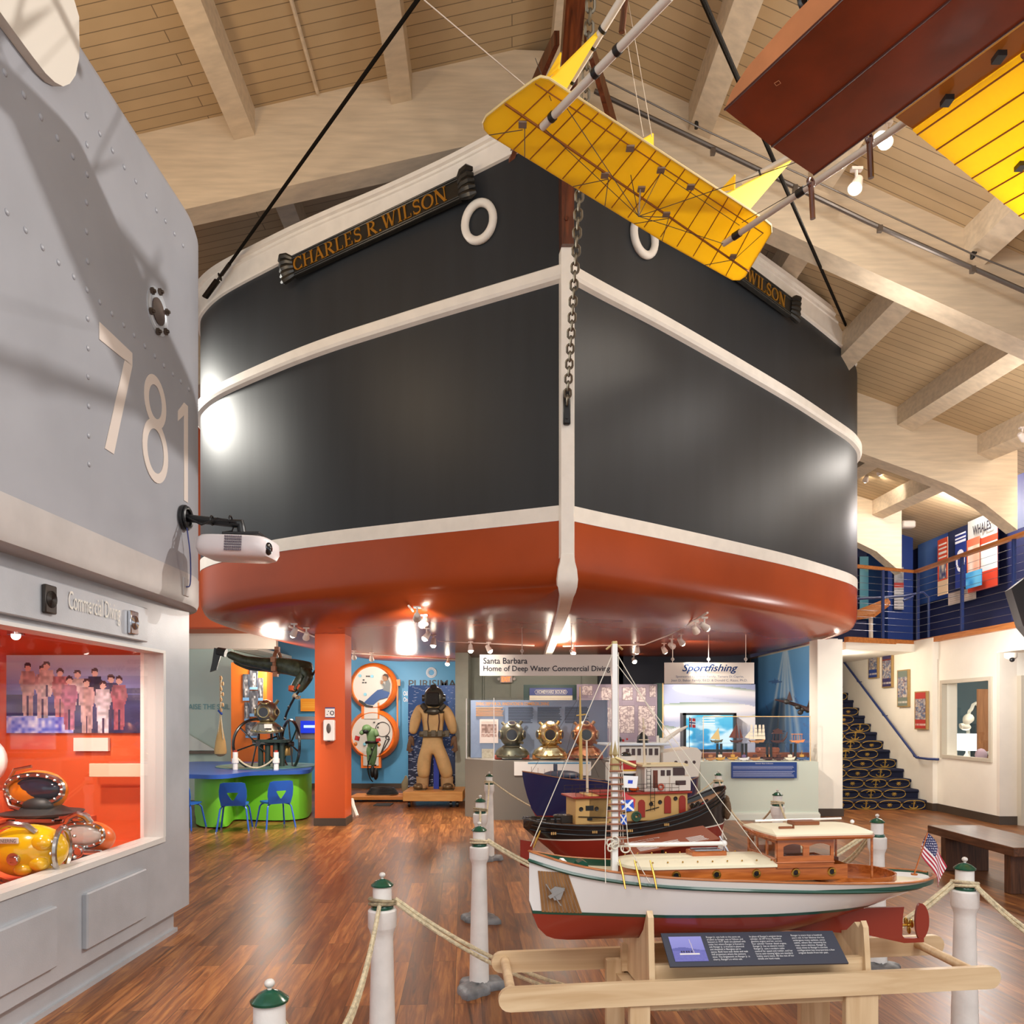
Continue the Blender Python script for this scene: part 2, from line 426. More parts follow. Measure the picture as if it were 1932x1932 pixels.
# purlins between the girders: (x at girder, slant)
def purlin(x, d0, d1, w=.24, h=.34, k=-.03):
    b = MB(); xa, xb = x, x+k*(d1-d0)
    za, zb = deck_z(xa, d0)-h+.02, deck_z(xb, d1)-h+.02
    s = zg(xa+.1, d0)-zg(xa, d0); s = s/.1*w
    q = []
    for xx, dd, zz in ((xa, d0, za), (xb, d1, zb)):
        q += [(xx-w/2, dd, zz-s/2), (xx+w/2, dd, zz+s/2), (xx+w/2, dd, zz+s/2+h+.1), (xx-w/2, dd, zz-s/2+h+.1)]
    b.add(q, [(0, 1, 2, 3), (7, 6, 5, 4), (0, 4, 5, 1), (1, 5, 6, 2), (2, 6, 7, 3), (3, 7, 4, 0)])
    trim(b, beamm, smooth=0)
for x in (-9.3, -6.3, -3.12, -1.28, .58, 2.2, 3.6, 5.42, 7.6):
    purlin(x+.1, 5.3, 9)
for x in (-8, -5.6, -3.0, -1.2, 2.2, 3.8, 5.2, 6.75, 8.1):
    purlin(x, 9.3, 13)
for x in (-6, -3, 5.6, 6.9, 8.2):
    purlin(x, 13.3, 17)
# thin conduit along the left deck and the two black pipes along the right girder
b = MB(); a0, a1 = P(522, -40, 7.2), P(597, 178, 8.9)
b.tube([(a0.x, 6.2, deck_z(a0.x, 6.2)-.03), (a1.x, 8.95, deck_z(a1.x, 8.95)-.03)], .022, 6)
tag(b.build('conduit', beamm, world=True), 'thin painted conduit on the plank roof between two purlins, upper left', 'conduit')
pipe = M('grey pipe', (112, 104, 98), .35, .6)
b = MB(); b.tube([P(1122, 172, 8.75), P(1350, 281, 8.75), P(1640, 420, 8.75), P(2130, 636, 8.75)], .026, 8)
for px, py in ((1500, 352), (1660, 428), (1835, 505), (1345, 282)):
    b.cbox(P(px, py+4, 8.74), (.05, .05, .07))
tag(b.build('sprinkler_pipe', pipe, world=True), 'long grey pipe running down the face of the big roof girder on the right', 'pipe')
b = MB(); b.tube([P(1140, 150, 8.8), P(1318, 240, 8.8), P(1836, 480, 8.8), P(2130, 598, 8.8)], .009, 6)
tag(b.build('power_cable', pipe, world=True), 'thin cable strung above the grey pipe on the roof girder', 'cable')
for i, (px, py, lb) in enumerate(((1133, 156, 'black round speaker on the girder beside the bowsprit'), (1314, 236, 'small black cable clamp high on the girder below the hanging rope'), (1835, 482, 'small black cable clamp at the foot of a purlin near the right edge'))):
    b = MB(); c = P(px, py, 8.85)
    if i == 0:
        b.disc(c, .055, (-.2, -1, -.3), .08, 16); b.ring(c+V((0, -.05, 0)), .04, .01, (0, -1, 0), 16, 6)
    else:
        b.rbox(c, (.04, .05, .08), .008); b.cbox(c+V((.02, 0, .03)), (.05, .02, .02))
    tag(b.build('speaker' if i == 0 else 'cable_clamp', blackm, world=True), lb, 'speaker' if i == 0 else 'clamp')
# ---------- the great ship bow
plan_px = [(375.5, 11.03), (412, 10.38), (428, 10.22), (525.6, 9.62), (629, 9.2), (760, 8.81), (905.6, 8.44), (1057, 8.08), (1078.5, 8.12), (1120, 8.31), (1254.6, 8.955), (1389, 9.78), (1497, 10.63), (1577.6, 11.53), (1604.5, 12.03), (1620.7, 12.64)]
pl = [V(((px-966)/F*d, d, 0)) for px, d in plan_px]
STEM = V((.575, 8.05, 0))
left = [STEM, V((-.35, 8.44, 0)), V((-1.25, 8.81, 0)), V((-2.14, 9.2, 0)), V((-2.92, 9.62, 0)), V((-3.79, 10.2, 0)), V((-4.27, 10.68, 0)), V((-4.49, 11.08, 0)), V((-4.62, 11.7, 0)), V((-4.62, 13, 0)), V((-4.42, 15.6, 0))]
right = [STEM, V((1.0, 8.38, 0)), V((1.78, 8.955, 0)), V((2.85, 9.78, 0)), V((3.89, 10.63, 0)), V((4.84, 11.53, 0)), V((5.36, 12.1, 0)), V((5.70, 12.7, 0)), V((5.86, 13.5, 0)), V((5.88, 14.6, 0)), V((5.7, 16.2, 0))]
def side(pts):
    c = crom(pts, 9); s = 0; out = []
    for i, p in enumerate(c):
        if i: s += (p-c[i-1]).length
        t = (c[min(i+1, len(c)-1)]-c[max(i-1, 0)]).normalized()
        n = V((-t.y, t.x, 0))
        if n.y > 0 and i < 30: n = -n
        out.append([p, s, n])
    for i in range(1, len(out)):           # keep normals on one side
        if out[i][2].dot(out[i-1][2]) < 0: out[i][2] = -out[i][2]
    return out
SL, SR = side(left), side(right)
z_rub = [(0, 6.37), (1.2, 6.30), (2.6, 6.20), (4.2, 6.10), (5.5, 6.06), (9, 6.06)]
z_blk = [(0, 7.80), (.9, 7.63), (2, 7.44), (4, 7.27), (6, 7.24), (9, 7.24)]
z_cap = [(0, 8.15), (.7, 7.97), (1.6, 7.80), (2.7, 7.68), (4.2, 7.62), (5.5, 7.66), (6.6, 7.74), (9, 7.8)]
ZT, ZB = 3.86, 3.70
hullm = M('charcoal hull paint', (44, 47, 51), .46, var=.06, vscale=1.2, bump=.10, bscale=1, stretch=(3.5, 3.5, .3), spec=.38)
redm = M('red hull paint', (170, 74, 34), .27, var=.05, vscale=1.0, spec=.32, bump=.06, bscale=3)
railm = M('cream hull trim', (243, 236, 226), .4, var=.02)
stemw = wood('dark varnished stem', (58, 26, 14), (112, 56, 30), .3, 'Z', coat=.4)
hull = thing('ship_bow', 'huge charcoal grey ship bow with cream rails and red bottom overhanging the gallery', 'ship', (.575, 8.05, 0))
def strip(S, lv):      # lv: list of (z function, outward offset)
    b = MB()
    n = len(S); m = len(lv)
    for p, s, nn in S:
        for zf, o in lv:
            z = zf(s) if callable(zf) else zf
            oo = o(s) if callable(o) else o
            q = p+nn*oo; b.v.append(V((q.x, q.y, z)))
    for i in range(n-1):
        for j in range(m-1):
            b.f.append([i*m+j, (i+1)*m+j, (i+1)*m+j+1, i*m+j+1]); b.m.append(0)
    return b
def both(lv):
    a, c = strip(SL, lv), strip(SR, lv); a.add(c.v, c.f); return a
rt = lambda s: sm(s, z_rub); rb = lambda s: sm(s, z_rub)-.17
bt = lambda s: sm(s, z_blk); ct = lambda s: sm(s, z_cap)
both([(ZT, 0), (rb, 0)]).build('topside_plating', hullm, hull, world=True)
both([(rt, 0), (bt, 0)]).build('upper_plating', hullm, hull, world=True)
both([(ZB, .004), (ZT, .004)]).build('waterline_band', railm, hull, world=True)
both([(rb, 0), (lambda s: rb(s)+.02, .05), (lambda s: rb(s)+.05, .07), (lambda s: rt(s)-.02, .07), (rt, .045), (rt, 0)]).build('rub_rail', railm, hull, world=True, smooth=25)
fl = lambda s: .0
both([(bt, 0), (lambda s: bt(s)+.005, .035), (lambda s: bt(s)+.03, .04), (lambda s: bt(s)+.035, .02), (lambda s: lerp(bt(s), ct(s), .45), .03),
      (lambda s: lerp(bt(s), ct(s), .66), .04), (lambda s: lerp(bt(s), ct(s), .68), .06), (lambda s: lerp(bt(s), ct(s), .78), .06)]).build('bulwark', railm, hull, world=True, smooth=25)
both([(lambda s: lerp(bt(s), ct(s), .78), .06), (lambda s: lerp(bt(s), ct(s), .80), .10), (lambda s: ct(s)-.02, .11), (ct, .09), (ct, -.18), (lambda s: ct(s)-.1, -.18)]).build('cap_rail', railm, hull, world=True, smooth=25)
# red bottom: side, soft bilge, gently dished underside
def inset(S, o, lim=None):
    out = []
    for p, s, nn in S:
        out.append(p-nn*o)
    return out
bot = MB()
rows = [(ZB, 0), (3.32, 0), (3.20, .015), (3.12, .05), (3.07, .10), (3.04, .17)]
AX = lambda y: lerp(.575, .70, (y-8)/8)
rims = []
for S, sg in ((SL, -1), (SR, 1)):
    base = len(bot.v); m = len(rows); rim = []
    for p, s, nn in S:
        for z, o in rows:
            q = p-nn*o
            if (q.x-AX(q.y))*sg < 0: q = V((AX(q.y), q.y, 0))
            bot.v.append(V((q.x, q.y, z)))
        rim.append(bot.v[-1])
    n = len(S)
    for i in range(n-1):
        for j in range(m-1):
            bot.f.append([base+i*m+j, base+(i+1)*m+j, base+(i+1)*m+j+1, base+i*m+j+1]); bot.m.append(0)
    rims.append(rim)
ns = 28; base = len(bot.v)
rl, rr_ = rims; rl.append(V((-3.9, 17.4, 3.04))); rr_.append(V((5.35, 17.4, 3.04)))
for a_, c_ in zip(rl, rr_):
    for j in range(ns+1):
        t = j/ns; t = .5-.5*cos(pi*t)
        q = a_.lerp(c_, t); dd = min((q-a_).length, (q-c_).length)
        bot.v.append(V((q.x, q.y, 2.87+.17*max(0, 1-dd/1.5)**2)))
for i in range(len(rl)-1):
    for j in range(ns):
        bot.f.append([base+i*(ns+1)+j, base+i*(ns+1)+j+1, base+(i+1)*(ns+1)+j+1, base+(i+1)*(ns+1)+j]); bot.m.append(0)
bot.build('bottom_plating', redm, hull, world=True, smooth=60, recalc=False)
# stem: cream strip below, varnished wood above
b = MB()
for (z0, z1, w0, w1) in ((3.3, 6.5, .064, .064),):
    b.add([(.575-w0, 7.96, z0), (.575+w0, 7.96, z0), (.575+w0+.02, 8.1, z0), (.575-w0-.02, 8.1, z0), (.575-w1, 7.96, z1), (.575+w1, 7.96, z1), (.575+w1+.02, 8.1, z1), (.575-w1-.02, 8.1, z1)],
          [(0, 1, 5, 4), (1, 2, 6, 5), (2, 3, 7, 6), (3, 0, 4, 7), (4, 5, 6, 7), (3, 2, 1, 0)])
b.build('stem_post', railm, hull, world=True, smooth=0)
prof = [(3.32, .068, 7.95), (3.24, .075, 7.94), (3.16, .095, 7.93), (3.05, .105, 7.92), (2.98, .10, 7.95), (2.93, .088, 8.0), (2.89, .07, 8.06), (2.86, .065, 8.2), (2.82, .065, 8.6), (2.79, .065, 9.6), (2.78, .06, 10.6), (2.76, .06, 12), (2.76, .06, 16)]
b = MB(); vs = []
for i, (z, w, y) in enumerate(prof):
    x = AX(max(8.05, y)); a = min(1, max(0, (y-7.95)/.2))
    # the face turns from vertical to level
    if i < 5: vs += [(x-w, y, z), (x+w, y, z), (x+w, 8.2, z+.06), (x-w, 8.2, z+.06)]
    else: vs += [(x-w, y, z), (x+w, y, z), (x+w, y+.1, 3.05), (x-w, y+.1, 3.05)]
fs = []
for i in range(len(prof)-1):
    for j in range(4): fs.append((i*4+j, i*4+(j+1) % 4, (i+1)*4+(j+1) % 4, (i+1)*4+j))
fs += [(3, 2, 1, 0), tuple(4*(len(prof)-1)+k for k in range(4))]
b.add(vs, fs); b.build('keel_band', railm, hull, world=True, smooth=30)
b = MB(); b.add([(.515, 7.9, 6.5), (.635, 7.9, 6.5), (.66, 8.15, 6.5), (.49, 8.15, 6.5), (.50, 7.84, 8.1), (.65, 7.84, 8.1), (.68, 8.3, 8.1), (.47, 8.3, 8.1)],
      [(0, 1, 5, 4), (1, 2, 6, 5), (2, 3, 7, 6), (3, 0, 4, 7), (4, 5, 6, 7), (3, 2, 1, 0)])
for z in (6.75, 7.2): b.disc((.56, 7.885, z), .022, (0, -1, 0), .02, 12)
b.build('wooden_stem', stemw, hull, world=True, smooth=0)
b = MB(); b.box(.49, .67, 5.1, 8.5, 8.12, 8.4); b.box(.52, .64, 5.05, 5.1, 8.15, 8.37)
b.build('bowsprit', wood('varnished spar', (70, 32, 16), (140, 74, 38), .3, 'Y', coat=.4), hull, world=True, smooth=0)
for sg in (-1, 1):      # curved head knees sweeping from the hull up to the bowsprit
    b = MB(); k = 12; vs = []
    for i in range(k+1):
        t = i/k
        c = V((.58+sg*(.12+.36*t+.1*t*t), 7.45+.88*t, 8.22-.50*t+.12*sin(pi*t)))
        w = .07+.05*t
        vs += [c+V((0, 0, -w)), c+V((sg*.05, 0, -w)), c+V((sg*.05, 0, w)), c+V((0, 0, w))]
    fs = [(i*4+j, i*4+(j+1) % 4, (i+1)*4+(j+1) % 4, (i+1)*4+j) for i in range(k) for j in range(4)]+[(0, 1, 2, 3), tuple(4*k+j for j in (3, 2, 1, 0))]
    b.add(vs, fs); b.build('head_knee', stemw, hull, world=True, smooth=30)
# hawse rings
for S, px, py, d, lb in ((SL, 904, 419, 8.42, 'left'), (SR, 1214, 449, 8.74, 'right')):
    c = P(px, py, d); near = min(S, key=lambda q: (q[0]-V((c.x, c.y, 0))).length); n = near[2]
    b = MB(); c0 = V((near[0].x, near[0].y, c.z))+n*.03
    q = n.to_track_quat('Z', 'Y'); pts = []; a = Z.cross(n).normalized()
    for i in range(32):
        th = 2*pi*i/32; pts.append(c0+a*cos(th)*.17+Z*sin(th)*.205)
    b.tube(pts, .045, 10, closed=True); b.build('hawse_ring', railm, hull, world=True)
# ---------- serif capitals for the name boards
def arc(cx, cy, rx, ry, a0, a1, n=14): return [(cx+rx*cos(radians(lerp(a0, a1, i/n))), cy+ry*sin(radians(lerp(a0, a1, i/n)))) for i in range(n+1)]
def stroke(pts, w0=.15, w1=.05, mode='angle'):
    L, R = [], []
    for i, p in enumerate(pts):
        a = pts[max(0, i-1)]; c = pts[min(len(pts)-1, i+1)]; tx, ty = c[0]-a[0], c[1]-a[1]; l = hypot(tx, ty) or 1; tx /= l; ty /= l
        w = lerp(w1, w0, abs(ty)**1.2)/2
        L.append((p[0]-ty*w, p[1]+tx*w)); R.append((p[0]+ty*w, p[1]-tx*w))
    return [[L[i], L[i+1], R[i+1], R[i]] for i in range(len(pts)-1)]
def bar(x0, y0, x1, y1): return [[(x0, y0), (x1, y0), (x1, y1), (x0, y1)]]
def vst(x, w=.14, y0=0, y1=1): return bar(x-w/2, y0, x+w/2, y1)+bar(x-w/2-.08, y0, x+w/2+.08, y0+.05)+bar(x-w/2-.08, y1-.05, x+w/2+.08, y1)
GL = {
 'C': (.8, stroke(arc(.42, .5, .36, .46, 42, 318, 22))+bar(.68, .68, .73, .98)+bar(.68, .02, .73, .3)),
 'H': (.88, vst(.15)+vst(.73)+bar(.15, .47, .73, .53)),
 'A': (.86, stroke([(.10, 0), (.42, 1)], .07, .07)+stroke([(.40, 1), (.74, 0)], .16, .16)+bar(.22, .3, .6, .36)+bar(0, 0, .24, .05)+bar(.6, 0, .88, .05)),
 'R': (.84, vst(.17)+stroke(arc(.30, .74, .30, .235, 90, -90, 14))+bar(.17, .95, .32, 1)+bar(.17, .48, .32, .53)+stroke([(.36, .5), (.74, 0)], .16, .16)+bar(.64, 0, .86, .05)),
 'L': (.70, vst(.17)+bar(.17, 0, .62, .05)+bar(.58, 0, .63, .26)),
 'E': (.74, vst(.17)+bar(.17, 0, .62, .05)+bar(.17, .95, .6, 1)+bar(.17, .48, .48, .53)+bar(.6, 0, .65, .26)+bar(.57, .76, .62, 1)+bar(.46, .4, .5, .62)),
 'S': (.62, stroke(arc(.31, .745, .22, .215, 30, 265, 14)+arc(.31, .27, .25, .235, 88, -150, 14), .09, .14)+bar(.50, .72, .55, .97)+bar(.04, .03, .09, .3)),
 'W': (1.12, stroke([(.10, 1), (.32, 0)], .15, .15)+stroke([(.32, 0), (.54, 1)], .06, .06)+stroke([(.50, 1), (.76, 0)], .15, .15)+stroke([(.76, 0), (1.0, 1)], .06, .06)+bar(0, .95, .24, 1)+bar(.4, .95, .62, 1)+bar(.9, .95, 1.12, 1)),
 'I': (.36, vst(.18)),
 'O': (.92, stroke(arc(.46, .5, .38, .46, 0, 360, 30))),
 'N': (.9, vst(.13, .07)+vst(.75, .07)+stroke([(.12, 1), (.74, 0)], .17, .17)),
 '.': (.3, bar(.08, 0, .22, .14)), ' ': (.3, []), '-': (.3, [])}
def serif(mb, s, O, U, W, width, height, depth, mi=0, gap=.07):
    tot = sum(GL[c][0]+gap for c in s); k = width/tot; x = 0; N = U.cross(W).normalized()
    for c in s:
        w, polys = GL[c]
        for poly in polys: mb.prism([((x+a)*k, b*height) for a, b in poly], O, U, W, N*depth, mi)
        x += w+gap
goldm = M('gold leaf', (205, 150, 60), .35, .75); boardm = M('black carved board', (34, 32, 28), .35, var=.2, vscale=8)
def nameboard(A, B, hgt, hl):
    A, B = V(A), V(B); U = (B-A); L = U.length; U.normalize(); W = Z-U*Z.dot(U); W.normalize(); N = U.cross(W).normalized()
    if N.y > 0: N = -N
    b = MB(); h = hgt/2; O = A-N*0
    b.prism([(0, -h), (L, -h), (L, h), (0, h)], A, U, W, N*.05)
    for y in (-h+.015, h-.015, -h+.04, h-.04): b.tube([A+U*.0+W*y+N*.052, A+U*L+W*y+N*.052], .011, 6)
    for e_, sg in ((A, -1), (B, 1)):     # carved acanthus ends: fanned lobes
        for k in range(5):
            t = (k-2)/2
            p0 = e_+W*(-h*t*-.95); p1 = e_+U*sg*(.07+.085*(1-abs(t)*.3))+W*(h*t*1.0-.02*sg)
            b.tube([e_+W*(h*t*.75)+N*.04, e_+U*sg*.06+W*(h*t*1.0)+N*.07, e_+U*sg*.13+W*(h*t*1.08)+N*.075, e_+U*sg*.19+W*(h*t*.98)+N*.05], [.03, .042, .046, .02], 8)
    ob = b.build('name_board', boardm, hull, world=True, smooth=35)
    t = MB(); serif(t, hl, A+U*.02-W*(hgt*.30)+N*.052, U, W, L*.93, hgt*.6, .012)
    t.build('lettering', goldm, ob, world=True, smooth=0)
nameboard((-2.64, 9.37, 7.10), (-.56, 8.46, 7.43), .27, 'CHARLES R.WILSON')
nameboard((1.93, 8.98, 7.36), (3.74, 10.42, 7.17), .27, 'CHARLES R.WILSON')
# chain plates, stays, bobstay chain
darksteel = M('dark steel', (52, 46, 40), .4, .7)
for A, B, lb, zt in ((P(418, 540, 10.22), P(452, 494, 9.98), 'left', 1), (P(1603, 645, 11.95), P(1580, 612, 11.6), 'right', 0)):
    b = MB(); n = -V((A.x, A.y-14, 0)).normalized()
    o = V((0, -.14, 0)); a2 = A+o; b2 = B+o; t = (b2-a2).normalized()
    b.tube([a2-t*.32, a2], .045, 6, flat=.35); b.tube([a2, a2+t*.14], .018, 6); b.tube([a2+t*.10, a2+t*.30], .024, 8)
    b.ring(a2+t*.06, .04, .012, (1, 0, .3), 12, 6)
    b.build('chain_plate', darksteel, hull, world=True)
    c = MB(); tip = V((.575, 5.25, 8.25)) if zt else V((.357, 3.4, 5.93))
    c.tube([a2+t*.28, tip], .019, 8)
    tag(c.build('stay_rope', M('tarred rope', (30, 26, 22), 1, spec=.05, bump=.6, bscale=90), world=True), 'dark rope stay rising from the %s edge of the ship bow' % lb, 'rope')
b = MB(); pz = V((.565, 7.93, 4.83)); b.rbox(pz, (.075, .05, .36), .012); b.disc(pz+V((0, -.03, -.12)), .012, (0, -1, 0), .02, 10, 0)
b.build('bobstay_plate', blackm, hull, world=True)
b = MB(); chain(b, pz+V((0, -.04, .02)), V((.64, 5.3, 8.2)), .095, .066, .013)
b.ring(pz+V((.0, -.05, .06)), .04, .012, (1, 0, 0), 14, 6)
tag(b.build('bobstay_chain', M('galvanised chain', (120, 112, 98), .45, .7), world=True), 'steel link chain hanging down the cream stem of the ship bow', 'chain')
# ---------- the grey submarine sail with the diving show case under it (left)
sailm = M('sail grey paint', (143, 143, 148), .42, var=.04, vscale=1.5, bump=.1, bscale=3)
bandm = M('sail light band', (172, 165, 161), .42, var=.03)
casem = M('case grey metal paint', (174, 177, 182), .33, .25, var=.06, vscale=2, bump=.08, bscale=120)
digit = M('digit light paint', (200, 187, 177), .45)
orangein = M('orange case lining', (222, 96, 48), .5)
sail = thing('submarine_sail', 'tall grey riveted submarine sail numbered 781 above the lit show case on the left', 'submarine', (-2.6, 4.5, 2.45))
SX = -2.35; ZS0, ZS1 = 2.45, 5.34
def sail_plan(o=0):
    pts = [V((SX+o, y, 0)) for y in (-1, 1, 2.5, 3.5, 4.5, 5.56)]
    for i in range(1, 15):
        a = pi/2*i/14
        pts.append(V((SX+o-(.62+o)*(1-cos(a)), 5.56+(.8+o)*sin(a), 0)))
    pts += [V((-4.2, 6.3+o, 0)), V((-4.2, -1, 0))]
    return pts
def wall_of(pl_, z0, z1, b=None):
    b = b or MB(); n = len(pl_)
    b.add([(p.x, p.y, z0) for p in pl_]+[(p.x, p.y, z1) for p in pl_], [(i, (i+1) % n, n+(i+1) % n, n+i) for i in range(n)]+[tuple(range(n-1, -1, -1)), tuple(range(n, 2*n))])
    return b
b = MB(); base = sail_plan(0); lev = [(2.68, 0), (5.26, 0), (5.32, -.02), (5.34, -.06)]; n = len(base)
for z, o in lev:
    for p in sail_plan(o): b.v.append(V((p.x, p.y, z)))
for i in range(len(lev)-1):
    for j in range(n): b.f.append([i*n+j, i*n+(j+1) % n, (i+1)*n+(j+1) % n, (i+1)*n+j]); b.m.append(0)
b.f.append([(len(lev)-1)*n+j for j in range(n)]); b.m.append(0)
b.build('sail_plating', sailm, sail, world=True, smooth=50)
b = MB()
for z, o in ((2.68, .004), (2.5, .004), (2.46, -.01), (2.45, -.05)):
    for p in sail_plan(o): b.v.append(V((p.x, p.y, z)))
for i in range(3):
    for j in range(n): b.f.append([i*n+j, i*n+(j+1) % n, (i+1)*n+(j+1) % n, (i+1)*n+j]); b.m.append(0)
b.f.append([3*n+j for j in range(n)]); b.m.append(0)
b.build('lower_band', bandm, sail, world=True, smooth=50)
def SP(px, py, o=0):                       # on the sail's flat side
    d = SX*F/(px-966); p = P(px, py, d); return V((SX+o, p.y, p.z))
# rivets
rv = MB(); rivs = []
for k in range(12): rivs.append((165, 217+k*53.5 if k else 217))
line1 = [(9, 137), (45, 179), (77, 221), (108, 260), (137, 295)]
rows_ = [[(9, 137), (45, 179), (77, 221), (108, 260), (137, 295)], [(163, 218), (188, 252), (212, 284), (234, 315), (256, 342), (276, 369), (295, 397), (312, 417), (329, 441), (345, 463)],
 [(13, 400), (48, 434), (80, 467), (110, 495), (139, 522), (188, 570), (211, 592), (233, 613), (253, 633), (273, 653), (292, 672), (309, 690), (326, 706), (341, 720), (356, 734)],
 [(165, 218), (164, 273), (164, 329), (163, 382), (163, 437), (165, 493), (164, 547), (165, 601), (166, 657), (166, 711), (167, 766), (167, 822), (168, 876)]]
for r_ in rows_:
    for px, py in r_:
        c = SP(px, py); rv.ball(c, (.009, .017, .017), 10)
rv.build('rivets', sailm, sail, world=True)['kind'] = 'stuff'
# oval port with bolts
b = MB(); c = SP(297, 588); b.ring(c, .115, .008, (1, 0, 0), 28, 6); b.disc(c, .15, (1, 0, 0), .008, 28); b.build('port_flange', casem, sail, world=True)
b = MB(); b.disc(c+X*.006, .085, (1, 0, 0), .012, 24); b.build('port_glass', M('dark port glass', (74, 62, 58), .15), sail, world=True)
for k in range(6):
    b = MB(); a = 2*pi*k/6+.4; q = c+V((.012, .12*cos(a), .14*sin(a))); b.disc(q, .022, (1, 0, 0), .02, 6); b.disc(q+X*.012, .011, (1, 0, 0), .02, 8)
    b.build('port_bolt', M('bronze bolts', (92, 78, 68), .35, .8), sail, world=True)
# digits 7 8 1 painted on the side
def flatband(pts, w, closed=False):
    out = []; n = len(pts)
    for i, p in enumerate(pts):
        a = pts[(i-1) % n] if closed or i else pts[0]; c = pts[(i+1) % n] if closed or i < n-1 else pts[-1]
        tx, ty = c[0]-a[0], c[1]-a[1]; l = hypot(tx, ty) or 1
        out.append(((p[0]-ty/l*w/2, p[1]+tx/l*w/2), (p[0]+ty/l*w/2, p[1]-tx/l*w/2)))
    return [[out[i][0], out[(i+1) % n][0], out[(i+1) % n][1], out[i][1]] for i in range(n if closed else n-1)]
def paint(polys, name):
    b = MB()
    for i, po in enumerate(polys): b.prism(po, (SX+.001, 0, 0), Y, Z, X*(.003 if i < 30 else .0045))
    b.build(name, digit, sail, world=True, smooth=0)
zb = 3.19
paint([[(4.37, zb+.70), (4.75, zb+.70), (4.75, zb+.62), (4.37, zb+.60)], [(4.66, zb+.62), (4.75, zb+.62), (4.53, zb), (4.43, zb)]], 'numeral')
paint(flatband(arc(5.06, zb+.525, .125, .14, 0, 360, 30)[:-1], .062, True)+flatband(arc(5.06, zb+.2, .15, .175, 0, 360, 30)[:-1], .062, True), 'numeral')
paint([[(5.50, zb+.70), (5.565, zb+.70), (5.565, zb), (5.50, zb)], [(5.40, zb+.60), (5.50, zb+.70), (5.50, zb+.61), (5.40, zb+.53)]], 'numeral')
# pale rounded fairing near the top edge
b = MB()
def o_(px, py): p = SP(px, py); return (p.y, p.z)
poly = [o_(-60, -30), o_(0, 52), o_(40, 105), o_(66, 138), o_(84, 155), o_(100, 163), o_(113, 158), o_(124, 142), o_(131, 110), o_(132, 85), o_(131, 66)]
poly += [(4.08, 5.36), (4.0, 5.44), (3.9, 5.47), (3.6, 5.44), (3.4, 5.40)]
b.prism(poly, (SX+.002, 0, 0), Y, Z, X*.05); b.build('fairing', M('pale fairing paint', (206, 197, 184), .45), sail, world=True, smooth=0)
# ---------- show case below
BX = -2.5; CE = 5.95
case = thing('show_case', 'grey metal show case with a big window, lined orange, under the submarine sail', 'display case', (-3.2, 4.2, 0))
b = MB(); W0, W1, WZ0, WZ1 = 2.6, 5.50, .775, 2.10
b.box(-2.62, BX, W1, CE, .19, 2.46); b.box(-2.62, BX, -.5, W1, .19, WZ0); b.box(-2.62, BX, -.5, W1, WZ1, 2.46)
b.box(-4.4, -2.62, CE-.03, CE, .19, 2.46); b.box(-4.4, -2.62, -.5, CE-.03, .19, .25)
b.build('cabinet_body', casem, case, world=True, smooth=0)
b = MB(); b.box(-4.3, -2.58, -.5, 5.86, 0.0, .2); b.box(-4.3, -2.56, -.5, 5.885, 0, .03); b.build('plinth', casem, case, world=True, smooth=0)
for y0, y1 in ((3.62, 4.18), (4.47, 5.2)):
    b = MB(); b.rbox((BX+.012, (y0+y1)/2, .45), (.04, y1-y0, .33 if y0 > 4 else .33), .008); b.build('access_panel', casem, case, world=True, smooth=0)
b = MB(); b.rbox((BX+.015, 3.6, 2.26), (.045, 3.2, .23), .006); b.build('sign_panel', casem, case, world=True, smooth=0)
text('lettering', 'Commercial Diving', (BX+.04, 4.26, 2.21), Y, Z, M('pale lettering', (205, 200, 190), .5), case, width=.56, height=.135)
for y, w_ in ((4.07, .1), (4.97, .1)):
    b = MB(); b.rbox((BX+.05, y, 2.265 if y < 4.5 else 2.25), (.025, w_, .15), .005)
    for k in range(7): b.ring((BX+.065, y, 2.265 if y < 4.5 else 2.25), .008+.006*k, .0022, (1, 0, 0), 16, 4)
    b.build('vent_grille', M('dark grille', (60, 54, 50), .4, .5) if y < 4.5 else chrome, case, world=True)
b = MB()
for (y0, y1, z0, z1, e_) in ((W0, W1+.02, WZ0-.03, WZ0+.006, .012), (W0, W1+.02, WZ1-.006, WZ1+.015, .012), (W1-.008, W1+.03, WZ0+.006, WZ1-.006, .010)):
    b.box(-2.63, BX+e_, y0, y1, z0, z1)
b.build('window_frame', M('light frame', (206, 204, 200), .4, .2), case, world=True, smooth=0)
b = MB(); b.box(BX-.05, BX-.045, W0, W1-.009, WZ0+.007, WZ1-.007); b.build('window_pane', glass('case glass', .9), case, world=True, smooth=0)
b = MB(); b.box(-4.3, -2.62, 5.86, 5.90, .66, 2.3); b.box(-4.3, -4.26, 1, 5.88, .66, 2.3); b.box(-4.3, -2.62, 1, 5.88, 2.26, 2.3); b.box(-4.3, -2.62, 1, 5.88, .66, .70)
b.build('lining', orangein, case, world=True, smooth=0)
b = MB(); b.box(-2.66, -2.62, 5.5, 5.88, .70, 2.28)
for z in (.95, 1.3, 1.62, 1.95): b.disc((-2.622, 5.6, z), .006, X, .01, 8)
b.build('jamb', M('white jamb', (236, 226, 220), .5), case, world=True, smooth=0)
b = MB(); b.box(-4.2, -3.0, 4.9, 5.55, .70, .93); b.box(-4.2, -3.35, 4.6, 5.5, .70, .83); b.box(-4.2, -3.55, 5.2, 5.8, .7, 1.12); b.build('step', M('orange step', (214, 92, 50), .5), case, world=True, smooth=0)
